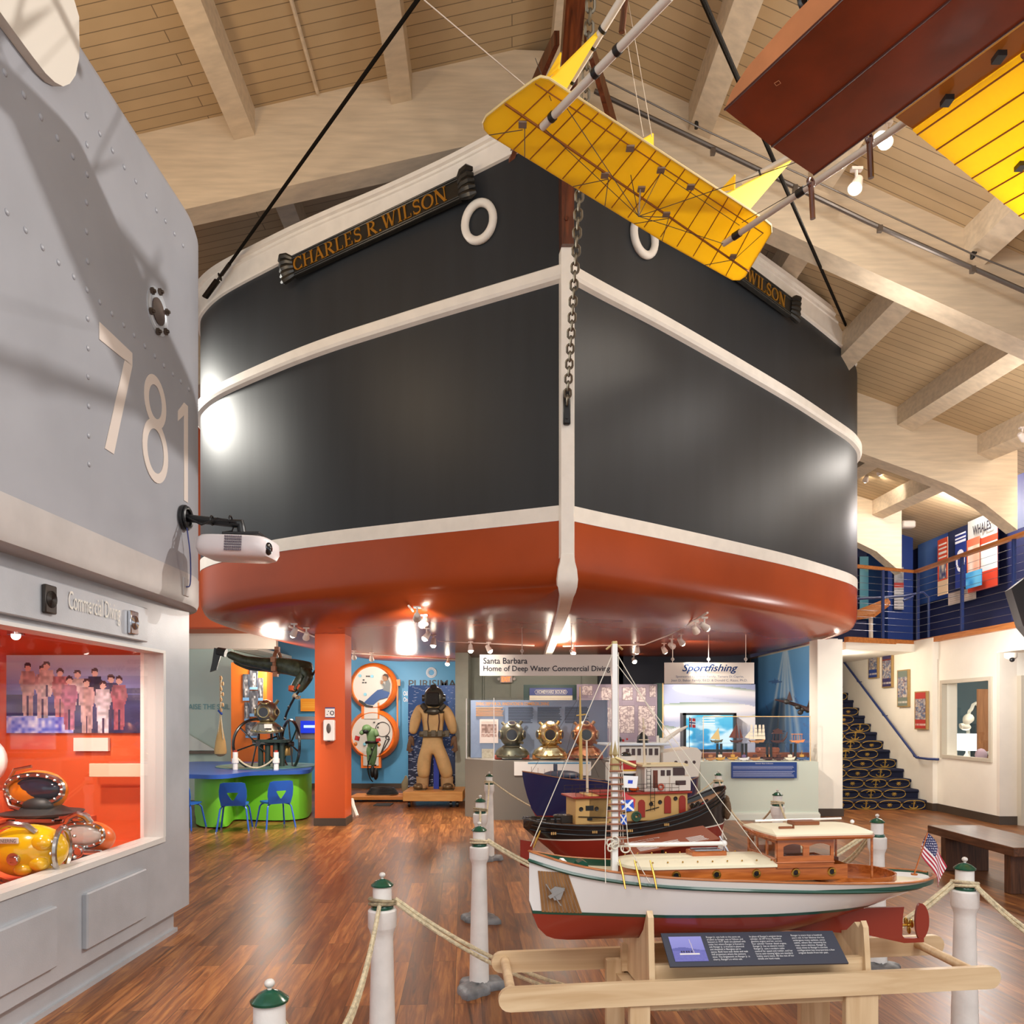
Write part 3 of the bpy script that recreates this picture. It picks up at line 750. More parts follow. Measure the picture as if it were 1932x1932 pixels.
# the group photograph hanging at the end of the case
def group_photo(u, v):
    c = mixc((92, 92, 190), (205, 222, 245), (v-.35)/.65) if v > .55 else mixc((48, 44, 92), (104, 110, 196), v/.55)
    if .50 < v < .58 and u > .75: c = (62, 62, 120)
    if v < .5: c = mixc(c, (36, 30, 70), vnoise(u*9, v*9, 3)*.8)
    if v < .22 and u < .5: c = mixc((80, 84, 210), (240, 240, 255), vnoise(u*40, v*22, 1))
    for k, (x, y, h, cc) in enumerate(((.16, .83, .5, (225, 190, 190)), (.27, .80, .5, (230, 196, 200)), (.30, .85, .3, (240, 215, 215)), (.40, .76, .45, (226, 150, 160)), (.53, .74, .3, (245, 220, 220)), (.66, .76, .28, (60, 52, 96)), (.78, .68, .5, (74, 68, 120)), (.84, .66, .5, (196, 104, 124)), (.47, .66, .5, (212, 128, 160)), (.60, .63, .58, (238, 196, 200)), (.72, .60, .58, (250, 236, 250)))):
        if (u-x)**2*1.0+((v-y)*.6)**2 < .0005: c = (238, 200, 190)
        elif (u-x)**2*1.0+((v-y-.03)*.6)**2 < .0007: c = (80, 50, 60)
        dv = y-.04-v
        h *= 1.15
        if 0 < dv < h and abs(u-x) < .050-.014*(dv/h)+.018*max(0, 1-abs(dv-.14)/.12):
            if dv > h*.55 and abs(u-x) < .007: c = (60, 40, 80)
            else: c = mixc(cc, [q*.55 for q in cc], vnoise(u*45, v*24, k)*.8)
    return c
p0 = P(12, 1383, 5.83); picture('group_photograph', p0, X*(253/F*5.83), Z*(147/F*5.83), 126, 73, group_photo)
tag(bpy.data.objects['group_photograph'], 'wide photograph of divers in pale suits hung inside the orange show case', 'photograph')
b = MB(); a0, a1 = P(140, 1417, 5.83), P(205, 1392, 5.83); b.box(a0.x, a1.x, 5.82, 5.85, a0.z, a1.z)
tag(b.build('caption_card', M('card white', (238, 226, 214), .6), world=True, smooth=0), 'small blank white caption card below the divers photograph in the show case', 'card')
b = MB(); b.rbox(P(215, 1455, 5.6)+V((0, .1, 0)), (.46, .03, .10), .004)
tag(b.build('caption_rail', M('pale ledge', (240, 200, 170), .5), world=True, smooth=0), 'long pale strip low on the orange end wall of the show case', 'ledge')
# helmets
yell = M('yellow helmet shell', (226, 176, 10), .18, coat=.6); steelh = M('polished steel', (190, 186, 182), .2, 1); rub = M('black rubber', (40, 38, 40), .5)
visor = M('dark visor', (38, 40, 60), .06, coat=.5); orsh = M('orange shell', (206, 92, 30), .3, coat=.4)
h1 = thing('diving_helmet', 'glossy yellow diving helmet with OCEANEERING plate at the front of the case', 'helmet', (-2.86, 4.42, .70))
b = MB(); vs = []
b.ball((-2.89, 4.42, .875), (.215, .165, .150), 32); b.ball((-2.76, 4.33, .93), (.06, .05, .05), 16); b.ball((-2.77, 4.32, .82), (.055, .05, .045), 16); b.ball((-2.84, 4.29, .79), (.05, .04, .035), 14)
b.build('shell', yell, h1, world=True)
b = MB(); b.tube([(-3.05, 4.34, .97), (-3.0, 4.31, 1.02), (-2.92, 4.30, 1.045), (-2.84, 4.32, 1.03), (-2.80, 4.34, .99)], .018, 8); b.build('handle', steelh, h1, world=True)
b = MB(); b.ring((-2.71, 4.44, .875), .125, .016, (1, .2, 0), 26, 6)
for k in range(12): a = 2*pi*k/12; b.ball((-2.70, 4.44+.125*cos(a), .875+.125*sin(a)), .012, 8)
b.tube([(-3.06, 4.35, .74), (-2.9, 4.27, .715), (-2.75, 4.32, .74)], .014, 6); b.build('neck_ring', steelh, h1, world=True)
b = MB(); b.disc((-2.87, 4.262, .855), .035, (0, -1, 0), .03, 16); b.rbox((-2.855, 4.24, .855), (.05, .03, .035), .006); b.tube([(-3.08, 4.3, .80), (-3.02, 4.26, .80)], .018, 8); b.tube([(-3.09, 4.3, .83), (-3.03, 4.26, .83)], .014, 8)
b.build('valve_knob', chrome, h1, world=True)
b = MB(); b.rbox((-2.93, 4.268, .955), (.16, .012, .036), .005); pl_ = b.build('name_plate', M('plate silver', (214, 208, 196), .4), h1, world=True, smooth=0)
text('lettering', 'OCEANEERING', (-3.0, 4.261, .945), X, Z, blackm, pl_, width=.14, height=.02)
b = MB(); b.tube([(-3.05, 4.25, .78), (-2.98, 4.2, .73), (-2.9, 4.2, .715)], .013, 6); b.build('hose', rub, h1, world=True)
h1.location.x += .11
h2 = thing('diving_mask', 'low band mask with oval clear faceplate and steel rim beside the yellow helmet', 'helmet', (-2.76, 5.0, .70))
b = MB(); b.ball((-2.76, 5.02, .85), (.165, .10, .11), 24); b.build('shell', orsh, h2, world=True)
def oval(b, c, rx, rz, r, n=28, y=0):
    b.tube([V(c)+V((rx*cos(2*pi*i/n), y, rz*abs(sin(2*pi*i/n))**.8*(1 if sin(2*pi*i/n) > 0 else -1))) for i in range(n)], r, 6, closed=True); return b
b = MB(); oval(b, (-2.76, 4.92, .885), .145, .075, .014)
for k in range(14): a = 2*pi*k/14; b.ball((-2.76+.145*cos(a), 4.905, .885+.075*sin(a)), .009, 8)
b.tube([(-2.86, 4.93, .96), (-2.83, 4.92, 1.0), (-2.78, 4.92, 1.02), (-2.73, 4.92, 1.0), (-2.70, 4.93, .96)], .02, 8); b.ball((-2.78, 4.95, .99), (.07, .04, .04), 12); b.build('rim', steelh, h2, world=True)
b = MB(); b.ball((-2.76, 4.95, .885), (.135, .05, .07), 24); b.build('faceplate', M('clear faceplate', (196, 190, 182), .1, coat=.5), h2, world=True)
b = MB(); b.disc((-2.76, 4.89, .785), .042, (0, -1, 0), .03, 20); b.ring((-2.76, 4.87, .785), .028, .006, (0, -1, 0), 18, 6); b.tube([(-2.90, 4.9, .77), (-2.80, 4.89, .775)], .014, 8); b.tube([(-2.72, 4.89, .78), (-2.62, 4.9, .775)], .018, 8); b.build('regulator', chrome, h2, world=True)
b = MB(); b.lathe([(.14, 0), (.15, .02), (.13, .05), (.11, .06)], (-2.76, 5.02, .70), 24, T=None); b.build('neck_seal', rub, h2, world=True)
h3 = thing('diving_helmet', 'orange and black diving helmet with wide visor on the step above the yellow one', 'helmet', (-3.2, 5.2, .93))
b = MB(); b.ball((-3.24, 5.24, 1.13), (.20, .16, .15), 26); b.build('shell', M('amber shell', (214, 122, 24), .2, coat=.5), h3, world=True)
b = MB(); oval(b, (-3.17, 5.10, 1.16), .19, .095, .019)
for k in range(18): a = 2*pi*k/18; b.ball((-3.17+.19*cos(a), 5.08, 1.16+.095*sin(a)), .011, 8)
b.tube([(-3.36, 5.12, 1.2), (-3.3, 5.1, 1.29), (-3.2, 5.12, 1.31)], .012, 6); b.tube([(-3.36, 5.1, 1.12), (-3.32, 5.08, 1.05), (-3.24, 5.07, 1.03)], .016, 8); b.build('rim', steelh, h3, world=True)
b = MB(); b.ball((-3.17, 5.14, 1.16), (.175, .06, .085), 24); b.build('visor', visor, h3, world=True)
b = MB(); b.ball((-3.14, 5.09, 1.055), (.10, .06, .05), 18); b.lathe([(.24, 0), (.25, .015), (.16, .03), (.12, .05)], (-3.15, 5.16, .99), 24); b.build('oral_mask', rub, h3, world=True)
b = MB(); b.rbox((-3.15, 5.1, .955), (.26, .08, .045), .01); b.tube([(-3.35, 5.1, .95), (-2.98, 5.1, .95)], .012, 6); b.build('stand_bracket', chrome, h3, world=True)
h4 = thing('diving_helmet', 'white edged diving helmet partly cut by the left frame edge, on the tall step', 'helmet', (-3.72, 5.3, 1.12))
b = MB(); b.ball((-3.74, 5.36, 1.33), (.20, .16, .19), 24); b.build('shell', M('pale shell', (226, 220, 214), .3), h4, world=True)
b = MB(); b.ring((-3.70, 5.22, 1.34), .13, .022, (.2, -1, 0), 24, 6); b.disc((-3.62, 5.2, 1.19), .04, (0, -1, 0), .03, 14); b.build('rim', steelh, h4, world=True)
b = MB(); b.ball((-3.70, 5.25, 1.34), (.12, .04, .12), 20); b.build('visor', visor, h4, world=True)
# case spotlight
b = MB(); c = P(30, 1203, 5.0); c.z = 2.2; b.disc(c, .05, (0, 0, 1), .05, 14); b.ball(c-Z*.03, .028, 12, 1)
tag(b.build('case_spotlight', [chrome, bulb], world=True), 'small round spotlight in the roof of the orange show case', 'spotlight')
# projector on its arm
pr = thing('projector', 'white video projector hanging from a black arm bolted to the submarine sail', 'projector', (-2.34, 5.35, 3.1))
d = 5.42
b = MB(); a = P(348, 977, 5.48); q = V((-2.33, a.y, a.z)); b.disc(q, .09, X, .02, 20); b.ring(q+X*.02, .07, .012, X, 20, 6); b.build('wall_plate', blackm, pr, world=True)
b = MB(); e1 = P(455, 988, d); b.tube([q, e1-X*.05], .028, 12); b.tube([e1-X*.06, e1, e1-Z*.03, P(457, 1010, d)], .03, 10); b.tube([q+V((0, -.03, .01)), P(380, 990, d-.05), P(410, 978, d-.05), P(445, 985, d-.05)], .007, 6)
b.tube([P(442, 990, d), P(438, 1002, d-.03), P(425, 1004, d-.03), P(424, 1010, d-.02)], .006, 6)
for px in (400, 435): b.ring(P(px, 982, d), .032, .006, X, 12, 5)
b.rbox(P(462, 1011, d), (.26, .18, .02), .004)
b.build('arm', blackm, pr, world=True)
b = MB(); T = Matrix.Translation(P(450, 1036, d)) @ Matrix.Rotation(radians(3), 4, 'Y') @ Matrix.Rotation(radians(-6), 4, 'Z')
nn_ = 14; vs = []
for z, sx, sy in ((-.075, .21, .12), (-.06, .25, .15), (-.02, .265, .17), (.05, .26, .165), (.068, .24, .15), (.072, .2, .12)):
    for k in range(28):
        th = 2*pi*k/28; c_, s_ = cos(th), sin(th)
        vs.append((sx*abs(c_)**.45*(1 if c_ > 0 else -1), sy*abs(s_)**.45*(1 if s_ > 0 else -1), z))
fs = [(i*28+k, i*28+(k+1) % 28, (i+1)*28+(k+1) % 28, (i+1)*28+k) for i in range(5) for k in range(28)]+[tuple(range(27, -1, -1)), tuple(140+k for k in range(28))]
b.add(vs, fs, T=T); b.build('projector_body', M('projector white', (222, 212, 212), .35), pr, world=True, smooth=45)
b = MB()
for i in range(9):
    for j in range(6): b.box(-.02+i*.014, -.01+i*.014, -.176, -.171, -.045+j*.018, -.033+j*.018, T=T)
b.build('vent', M('vent dark', (110, 100, 110), .5), pr, world=True, smooth=0)
b = MB(); b.ball((0, 0, 0), (.03, .05, .048), 16, T=T @ Matrix.Translation((.245, -.07, -.005))); b.build('lens', M('lens black', (20, 20, 24), .1, coat=.6), pr, world=True)
b = MB(); b.rbox((-2.345, P(364, 1110, 5.52).y, P(364, 1108, 5.52).z), (.015, .09, .13), .004); b.build('socket_plate', bandm, pr, world=True, smooth=0)
b = MB(); b.tube(crom([q+V((.02, -.03, -.05)), V((-2.31, 5.48, 2.93)), V((-2.31, 5.52, 2.78)), V((-2.32, 5.54, 2.60)), V((-2.33, 5.5, 2.57))], 6), .005, 6)
b.build('cable', M('blue cable', (52, 62, 120), .5), pr, world=True)
# ---------- lighthouse rope posts
postm = M('post white paint', (238, 232, 226), .4, var=.04, vscale=8, bump=.1, bscale=60)
rockm = M('grey slab paint', (112, 112, 114), .45, var=.25, vscale=9, bump=.6, bscale=25)
ropem = M('cream rope', (214, 198, 164), .7, var=.12, vscale=60, bump=.6, bscale=160)
def make_post(label):
    t = thing('lighthouse_post', label, 'rope post', (0, 0, 0), 0, 'lighthouse rope posts')
    b = MB(); n = 26; out = []
    for k in range(n):
        a = 2*pi*k/n; r = .135+.022*sin(3*a+1)+.016*sin(7*a)+.02*cos(2*a)
        out.append((r*cos(a)*1.12, r*sin(a)))
    vs = [(x, y, 0) for x, y in out]+[(x*1.0, y*1.0, .028) for x, y in out]+[(x*.9, y*.9, .045) for x, y in out]+[(x*.42, y*.42, .056+.006*sin(i*2.1)) for i, (x, y) in enumerate(out)]
    fs = [(j*n+i, j*n+(i+1) % n, (j+1)*n+(i+1) % n, (j+1)*n+i) for j in range(3) for i in range(n)]+[tuple(range(n-1, -1, -1)), tuple(3*n+k for k in range(n))]
    b.add(vs, fs); b.build('base', rockm, t, smooth=50)
    b = MB(); b.lathe([(.060, .05), (.057, .2), (.050, .5), (.044, .74), (.046, .76), (.056, .785), (.058, .79), (.058, .855), (.052, .862), (.045, .862)], n=28); b.build('tower', postm, t, smooth=35)
    b = MB(); b.lathe([(.044, .860), (.046, .864), (.046, .874), (.041, .88)], n=28); b.build('gallery_band', green_gloss, t)
    b = MB(); b.lathe([(.040, .87), (.0385, .88), (.038, .955), (.02, .956)], n=28); b.build('lantern', postm, t, smooth=35)
    b = MB(); b.lathe([(.02, .952), (.045, .954), (.046, .960), (.028, .975), (.012, .982), (.005, .984)], n=28); b.build('cap', green_gloss, t)
    b = MB(); b.lathe([(.006, .980), (.005, .988), (.008, .990)], n=12); b.ball((0, 0, .999), (.013, .013, .011), 14); b.build('finial', M('finial white', (226, 218, 210), .25, coat=.5), t)
    return t
PO = dict(P=(-.53, 3.14), Q=(-.59, 1.87), A=(-.198, 4.64), B=(-.256, 6.2), C=(-.26, 8.78), R1=(2.05, 3.48), R2=(2.376, 5.0), R3=(2.315, 6.7), R4=(2.4, 8.94))
LB = dict(P='white lighthouse rope post front left with two ropes slung from it', Q='only the green cap and top of this lighthouse post shows at the bottom edge',
          A='lighthouse rope post on a grey slab just left of the wooden boat stand', B='lighthouse rope post half hidden behind the one beside the model bow', C='farthest left lighthouse rope post in front of the diving helmet case',
          R1='white lighthouse rope post at the right edge beside the small flag', R2='lighthouse rope post right behind the wooden pilothouse roof of the white model', R3='lighthouse rope post in front of the pale green pedestal', R4='far lighthouse rope post just above the bow of the black tug model')
first = None
for k, (x, y) in PO.items():
    if first is None: first = make_post(LB[k]); o = first
    else: o = copy_tree(first)
    o['label'] = LB[k]; o.location = (x, y, 0); o.rotation_euler = (0, 0, hsh(ord(k[0]), len(k))*6)
RZ = .886
def wrap(b, x, y, n=2):
    for i in range(n):
        b.ring((x, y, RZ+.014*i-.004), .052, .0075, (.1*i, .15, 1), 22, 6)
rz_pairs = (('P', 'Q', .30, 'thick cream rope hanging from the front left post down to the bottom edge'), ('P', 'R1', .50, 'long sagging rope behind the boat stand between the two front posts'),
            ('A', 'R2', .42, 'cream rope sagging behind the white model boat hull'), ('B', 'A', .5, 'rope hanging down between the two middle left posts'), ('B', 'C', .30, 'rope between the half hidden post and the farthest left post'),
            ('C', 'R4', .50, 'rope running from the far left post behind the tug models'), ('R4', 'R3', .34, 'rope curving in front of the pale green pedestal'), ('R3', 'R2', .4, 'rope dropping behind the cream cabin roof on the right'))
def rope(A, B, sag, lb, two=False):
    b = MB(); A, B = V(A), V(B); u = (B-A); u.z = 0; u.normalize(); a, c = A+u*.05, B-u*.05
    b.tube(catenary(a, c, sag, 28), .0085, 8); wrap(b, A.x, A.y); 
    if two: b.tube([p+V((0, .012, .012)) for p in catenary(a, c, sag-.02, 28)], .0085, 8)
    return tag(b.build('rope', ropem, world=True), lb, 'rope', 'barrier ropes between the lighthouse posts')
for a, c, s, lb in rz_pairs:
    rope((*PO[a], RZ), (*PO[c], RZ), s, lb, a == 'P' or c == 'R2')
rope((*PO['R1'], RZ), (2.62, 2.3, RZ), .26, 'rope falling from the right edge post out of the frame at lower right', True)

# ---------- wooden stand with the white model cruiser
maple = wood('maple', (206, 172, 130), (232, 204, 164), .42, 'X', 1.0); mapleZ = wood('maple upright', (206, 172, 130), (232, 204, 164), .42, 'Z', 1.0)
SA = atan2(.125, .992)
st = thing('boat_stand', 'pale maple stretcher shaped stand carrying the white model cruiser', 'stand', (0, 2.5, 0), SA)
def railp(y, x0, x1, zc, h=.078, th=.022):
    b = MB(); r = h/2; poly = []
    for k in range(9): a = -pi/2+pi*k/8; poly.append((x1-r+r*cos(a), zc+r*sin(a)))
    for k in range(9): a = pi/2+pi*k/8; poly.append((x0+r+r*cos(a), zc+r*sin(a)))
    b.prism(poly, (0, y, 0), X, Z, Y*th); return b
railp(-.01, -.045, 1.735, .727).build('rail', maple, st, smooth=30)
railp(.37, -.03, 1.80, .727).build('rail', maple, st, smooth=30)
for x in (-.0, 1.665):
    b = MB(); b.tube([(x, .005, .735), (x+.02, .38, .735)], .017, 14); b.build('dowel_handle', maple, st)
for x, w_ in ((.43, .07), (1.22, .12)):
    for y in (.015, .33):
        b = MB(); b.rbox((x, y+.0, .37), (w_, .03, .74), .003); b.build('leg', mapleZ, st, smooth=0)
for x in (.47, 1.25):          # cradle boards cut to the hull
    b = MB(); z1 = .985 if x < 1 else .925
    poly = [(.03, .70), (.03, .76), (.045, z1-.02), (.06, z1), (.075, z1-.03), (.10, .91), (.15, .868), (.19, .855), (.24, .868), (.29, .91), (.315, z1-.03), (.33, z1), (.345, z1-.02), (.36, .76), (.36, .70)]
    b.prism(poly, (x, 0, 0), Y, Z, X*.02); b.build('cradle', mapleZ, st, smooth=0)
b = MB(); b.box(.49, 1.25, .05, .075, .70, .80); b.box(.45, 1.25, .30, .325, .70, .80); b.build('cross_beam', maple, st, smooth=0)
b = MB(); b.box(.43, 1.3, .02, .37, .66, .69); b.build('shelf', maple, st, smooth=0)
# text panel leaning on the stand
tp = thing('text_panel', 'dark slanted text panel with small boat photo on the front of the maple stand', 'sign', (.52, 2.55, .8), SA)
TL, TR, BL_ = V((.54, 2.655, .897)), V((1.148, 2.722, .887)), V((.524, 2.545, .818))
u_ = (TR-TL); U = u_.normalized(); W = (TL-BL_).normalized(); W = (W-U*W.dot(U)).normalized(); N = U.cross(W)
LW, LH = .625, .135; O = BL_
b = MB(); b.prism([(0, 0), (LW, 0), (LW, LH), (0, LH)], O-N*.006, U, W, N*.006); b.build('board', M('slate panel', (62, 64, 76), .5), tp, world=True, smooth=0)
def boatpic(u, v):
    c = mixc((120, 120, 190), (150, 150, 215), v)
    if v < .42: c = mixc((104, 104, 176), (116, 116, 186), vnoise(u*20, v*40))
    if .42 <= v < .5+.06*sin(u*5): c = (98, 100, 168)
    if .2 < u < .8 and .25 < v < .33 and v > .25+.1*(abs(u-.5)-.25): c = (228, 220, 216)
    if .25 < u < .6 and .33 < v < .42 and int(u*40) % 3: c = (60, 56, 84)
    if abs(u-.6-.06*(1-v)) < .008 and .3 < v < .88: c = (216, 200, 190)
    return c
picture('boat_photo', O+U*.022+W*.018+N*.0025, U*.115, W*.10, 60, 50, boatpic, tp, th=.002)
tx = M('white print', (226, 224, 222), .5)
T1 = "Ranger Jr. was built to the same set\nof plans as Ranger was at Fellows and\nStewart in 1917. Both are planked with\ncedar but where Ranger is framed in\noak Ranger Jr. is framed in plywood\nand sheathed in fiberglass set in\nepoxy. Both have teak decks and teak\nhull protectors where the anchors\nstow. The brightwork on Ranger Jr. is\ncherry, Ranger's is white oak."
T2 = "In place of Ranger's original three\ncylinder, 25 HP Frisco Standard\ngasoline engine and her current\nfour cylinder Yanmar diesel engine,\nRanger Jr. has an electric motor.\nRanger Jr. uses a modern radio\ncontrol for speed and rudder, and her\nhorns and running lights are standard\nhobby store items. All the rest of her\ndetails are hand made."
T3 = "Ranger is more than a hundred\nyears old. In her lifetime she has\nundergone many updates, some\nsubtle, others like removing the\nmast, more obvious. Ranger Jr.\nstays close to Ranger's current\nconfiguration but incorporates a few\noriginal details from her past."
for i, (tt, x, y, w_, h_) in enumerate(((T1, .155, .018, .135, .100), (T2, .31, .020, .135, .098), (T3, .462, .038, .135, .082))):
    text('text_column', tt, O+U*x+W*y, U, W, tx, tp, width=w_, height=h_, lift=.002)

RB = thing('model_cruiser', 'large white model motor cruiser with varnished cabin and green trim on the maple stand', 'model boat', (-.024, 2.69, 0), SA)
S0, SLn = .085, 1.525
zsh = lambda t: sm(t, [(0, 1.172), (.1, 1.133), (.25, 1.105), (.5, 1.085), (.75, 1.065), (.9, 1.055), (1, 1.056)])
bsh = lambda t: .2*sin(min(1, t/.52)*pi/2)**.72 if t < .52 else .2*sqrt(max(0, 1-((t-.52)/.482)**2.6))
zbt = lambda t: sm(t, [(0, 1.0), (.012, .93), (.03, .885), (.06, .862), (.1, .857), (.4, .856), (.6, .868), (.75, .915), (.85, .958), (.95, 1.005), (1, 1.04)])
pw = lambda t: interp(t, [(0, .95), (.1, .75), (.3, .42), (.55, .36), (.8, .5), (1, .6)])
def RP(t, z, o=0, sg=-1):
    zb, zs = zbt(t), zsh(t); q = max(0, min(1, (z-zb)/(zs-zb)))
    y = bsh(t)*q**pw(t)
    rake = .012*(q if t > .9 else 0)*0
    return V((S0+SLn*t+ (.0 if t > 0 else 0), sg*(y+o), z))
WL = .955
ts = [0, .008, .02, .04, .06, .09, .12]+[.15+.05*i for i in range(14)]+[.83, .86, .89, .92, .94, .96, .975, .985, .993, 1]
def shell(zlo, zhi, rows, o=0, t0=0, t1=1):
    b = MB(); T = [t for t in ts if t0 <= t <= t1]
    for sg in (-1, 1):
        base = len(b.v)
        for t in T:
            lo, hi = zlo(t), zhi(t)
            for j in range(rows+1):
                b.v.append(RP(t, lerp(lo, max(lo, hi), j/rows), o, sg))
        for i in range(len(T)-1):
            for j in range(rows):
                q = [base+i*(rows+1)+j, base+(i+1)*(rows+1)+j, base+(i+1)*(rows+1)+j+1, base+i*(rows+1)+j+1]
                b.f.append(q if sg < 0 else q[::-1]); b.m.append(0)
    return b
mw = M('model white gloss', (232, 228, 224), .22, coat=.4); mred = M('model red', (142, 50, 34), .28, coat=.3); mgreen = M('model green', (22, 74, 58), .3, coat=.4)
cherry = wood('cherry brightwork', (150, 74, 28), (196, 110, 50), .25, 'X', 3, coat=.6); creamd = M('cream deck', (240, 230, 200), .4)
shell(lambda t: max(WL+.008, zbt(t)), zsh, 10).build('topsides', mw, RB, recalc=False, smooth=60)
shell(zbt, lambda t: max(zbt(t), WL+.002), 8).build('bottom', mred, RB, recalc=False, smooth=60)
shell(lambda t: max(WL-.001, zbt(t)), lambda t: max(WL+.010, zbt(t)), 1, .0012).build('boot_stripe', mgreen, RB, recalc=False)
b = MB()
for sg in (-1, 1): b.tube([RP(t, zsh(t)-.030, .003, sg) for t in ts], .0065, 6)
b.build('rub_strake', mgreen, RB)
b = MB()
for sg in (-1, 1): b.tube([RP(t, zsh(t)+.002, -.004, sg) for t in ts], .0075, 6, flat=.5)
b.build('cap_rail', wood('cap wood', (150, 84, 44), (190, 120, 70), .35, 'X', 3), RB)
b = MB()   # deck and the inside of the bulwark
def deckrow(t, k): return [(S0+SLn*t, y*(bsh(t)-.012 if bsh(t) > .012 else 0), zsh(t)-.022) for y in k]
T_ = [t for t in ts if t > .01]
ky = [-1, -.5, 0, .5, 1]
for t in T_: b.v += [V(p) for p in deckrow(t, ky)]
for i in range(len(T_)-1):
    if T_[i] >= .70 and T_[i] < .88: js = (0, 3)
    else: js = range(4)
    for j in js: b.f.append([i*5+j, i*5+j+1, (i+1)*5+j+1, (i+1)*5+j]); b.m.append(0)
b.build('deck', creamd, RB, recalc=False)
b = MB()
for sg in (-1, 1):
    base = len(b.v)
    for t in T_:
        y = sg*max(0, bsh(t)-.010)
        b.v += [V((S0+SLn*t, y, zsh(t)-.024)), V((S0+SLn*t, y, zsh(t)+.002))]
    for i in range(len(T_)-1): b.f.append([base+2*i, base+2*i+2, base+2*i+3, base+2*i+1]); b.m.append(0)
b.build('bulwark_lining', mgreen, RB, recalc=False)
# deadwood, skeg, rudder, screw
def RX_(s, z): return (S0+SLn*s, z)
b = MB(); b.prism([RX_(.55, .872), (1.20, .852), (1.34, .838), (1.50, .800), (1.58, .80), (1.58, .815), (1.50, .818), (1.492, .83), (1.495, .90), (1.50, .935), (1.3, .935), (1.0, .88)], (0, -.007, 0), X, Z, Y*.014)
b.build('deadwood', mred, RB, smooth=0)
b = MB(); b.prism([(1.568+.033*cos(a)*(1.05 if cos(a) > 0 else .6), .878+.068*sin(a)) for a in [2*pi*k/24 for k in range(24)]], (0, -.005, 0), X, Z, Y*.01); b.build('rudder', mred, RB, smooth=0)
b = MB(); b.tube([(1.49, 0, .865), (1.53, 0, .865)], .005, 8); b.ball((1.525, 0, .865), (.01, .008, .008), 10)
for k in range(3):
    a = 2*pi*k/3+.5; b.ball((1.523, cos(a)*.018, .865+sin(a)*.018), (.004, .015 if abs(cos(a)) > .6 else .012, .016), 10)
b.build('propeller', brass, RB)
# bow hull protector slats and the anchor
b = MB(); ns_ = 11
for k in range(ns_):
    f0, f1 = k/ns_, (k+.86)/ns_
    q = []
    for j in range(7):
        z = lerp(.962, 1.108-.0*k, j/6); ta, tb = lerp(.018, .028, j/6*-1+1), lerp(.118, .082, j/6)
        q.append((RP(lerp(ta, tb, f0), z, .003), RP(lerp(ta, tb, f1), z, .003)))
    for sg in (1,):
        base = len(b.v)
        for p_, r_ in q: b.v += [p_, r_, r_+V((0, .004, 0)), p_+V((0, .004, 0))]
        for j in range(6):
            for m_ in range(4): b.f.append([base+j*4+m_, base+j*4+(m_+1) % 4, base+(j+1)*4+(m_+1) % 4, base+(j+1)*4+m_]); b.m.append(0)
        b.f.append([base, base+1, base+2, base+3]); b.f.append([base+24, base+25, base+26, base+27]); b.m += [0, 0]
b.build('hull_protector', wood('teak slats', (128, 88, 50), (160, 116, 72), .5, 'Z', 2), RB, smooth=0)
b = MB(); c = RP(.058, 1.035, .012); u1 = V((.8, -.35, .55)).normalized(); u2 = V((.55, -.2, -.8)).normalized(); nn = u1.cross(u2).normalized()*-.004
b.prism([(-.03, -.006), (.03, -.006), (.03, .006), (-.03, .006)], c, u1, u2, nn*1.5); b.prism([(-.045, -.0015), (.045, -.0015), (.045, .0015), (-.045, .0015)], c-u1*.012, u2, u1, nn)
b.prism([(.036, .0), (-.02, .004), (-.02, .018), (.0, .026)], c, u1, u2, nn); b.prism([(.036, 0), (-.01, -.004), (-.01, -.02), (.01, -.022)], c, u1, u2, nn)
b.build('anchor', M('anchor grey', (168, 168, 166), .4, .5), RB, smooth=0)
# deck fittings forward
b = MB(); b.rbox((.205, 0, 1.125), (.02, .05, .035), .004); b.build('mooring_bitt', mw, RB, smooth=0)
b = MB(); b.prism([(-.022, 0), (.022, 0), (.022, .025), (.016, .042), (0, .05), (-.016, .042), (-.022, .025)], (.27, -.03, 1.092), X, Z, Y*.05); b.build('winch_cover', mgreen, RB, smooth=30)
# trunk cabin
def trunk(x0, x1, hw, k=10, tail=True):
    pts = []
    for i in range(k+1):
        a = pi/2+pi*i/k; pts.append((x0+hw*.8+cos(a)*hw*.8, sin(a)*hw*-1*-1))
    pts = pts[::1]; return pts+[(x1, -hw), (x1, hw)]
tk = trunk(.405, 1.21, .115)
b = MB(); n = len(tk); b.add([(x, y, 1.07) for x, y in tk]+[(x, y, 1.124) for x, y in tk], [(i, (i+1) % n, n+(i+1) % n, n+i) for i in range(n)]); b.build('cabin_side', cherry, RB, recalc=True, smooth=40)
b = MB()
cut = [(x+(.0), y*1.05) for x, y in tk]; cut[:11] = [(x-.006, y) for x, y in cut[:11]]
cut = [(min(x, .965), y) for x, y in cut]
vs = [(x, y, 1.120) for x, y in cut]+[(x, y, 1.130) for x, y in cut]+[(.5+(x-.5)*.8 if x < .6 else x, y*.6, 1.141) for x, y in cut]+[(.52+(x-.52)*.5 if x < .6 else x, 0, 1.145) for x, y in cut]
fs = [(j*n+i, j*n+(i+1) % n, (j+1)*n+(i+1) % n, (j+1)*n+i) for j in range(3) for i in range(n)]+[tuple(range(n-1, -1, -1))]
b.add(vs, fs); b.build('cabin_roof', creamd, RB, smooth=50)
for x in (.58, .725, .87, 1.015, 1.15):
    b = MB(); b.ring((x, -.1165, 1.098), .0125, .004, (0, -1, 0), 18, 6); pr_ = b.build('porthole', brass, RB)
    b = MB(); b.disc((x, -.1155, 1.098), .0115, (0, -1, 0), .003, 16); b.build('porthole_glass', M('dark glass', (30, 30, 34), .08), pr_)
b = MB()
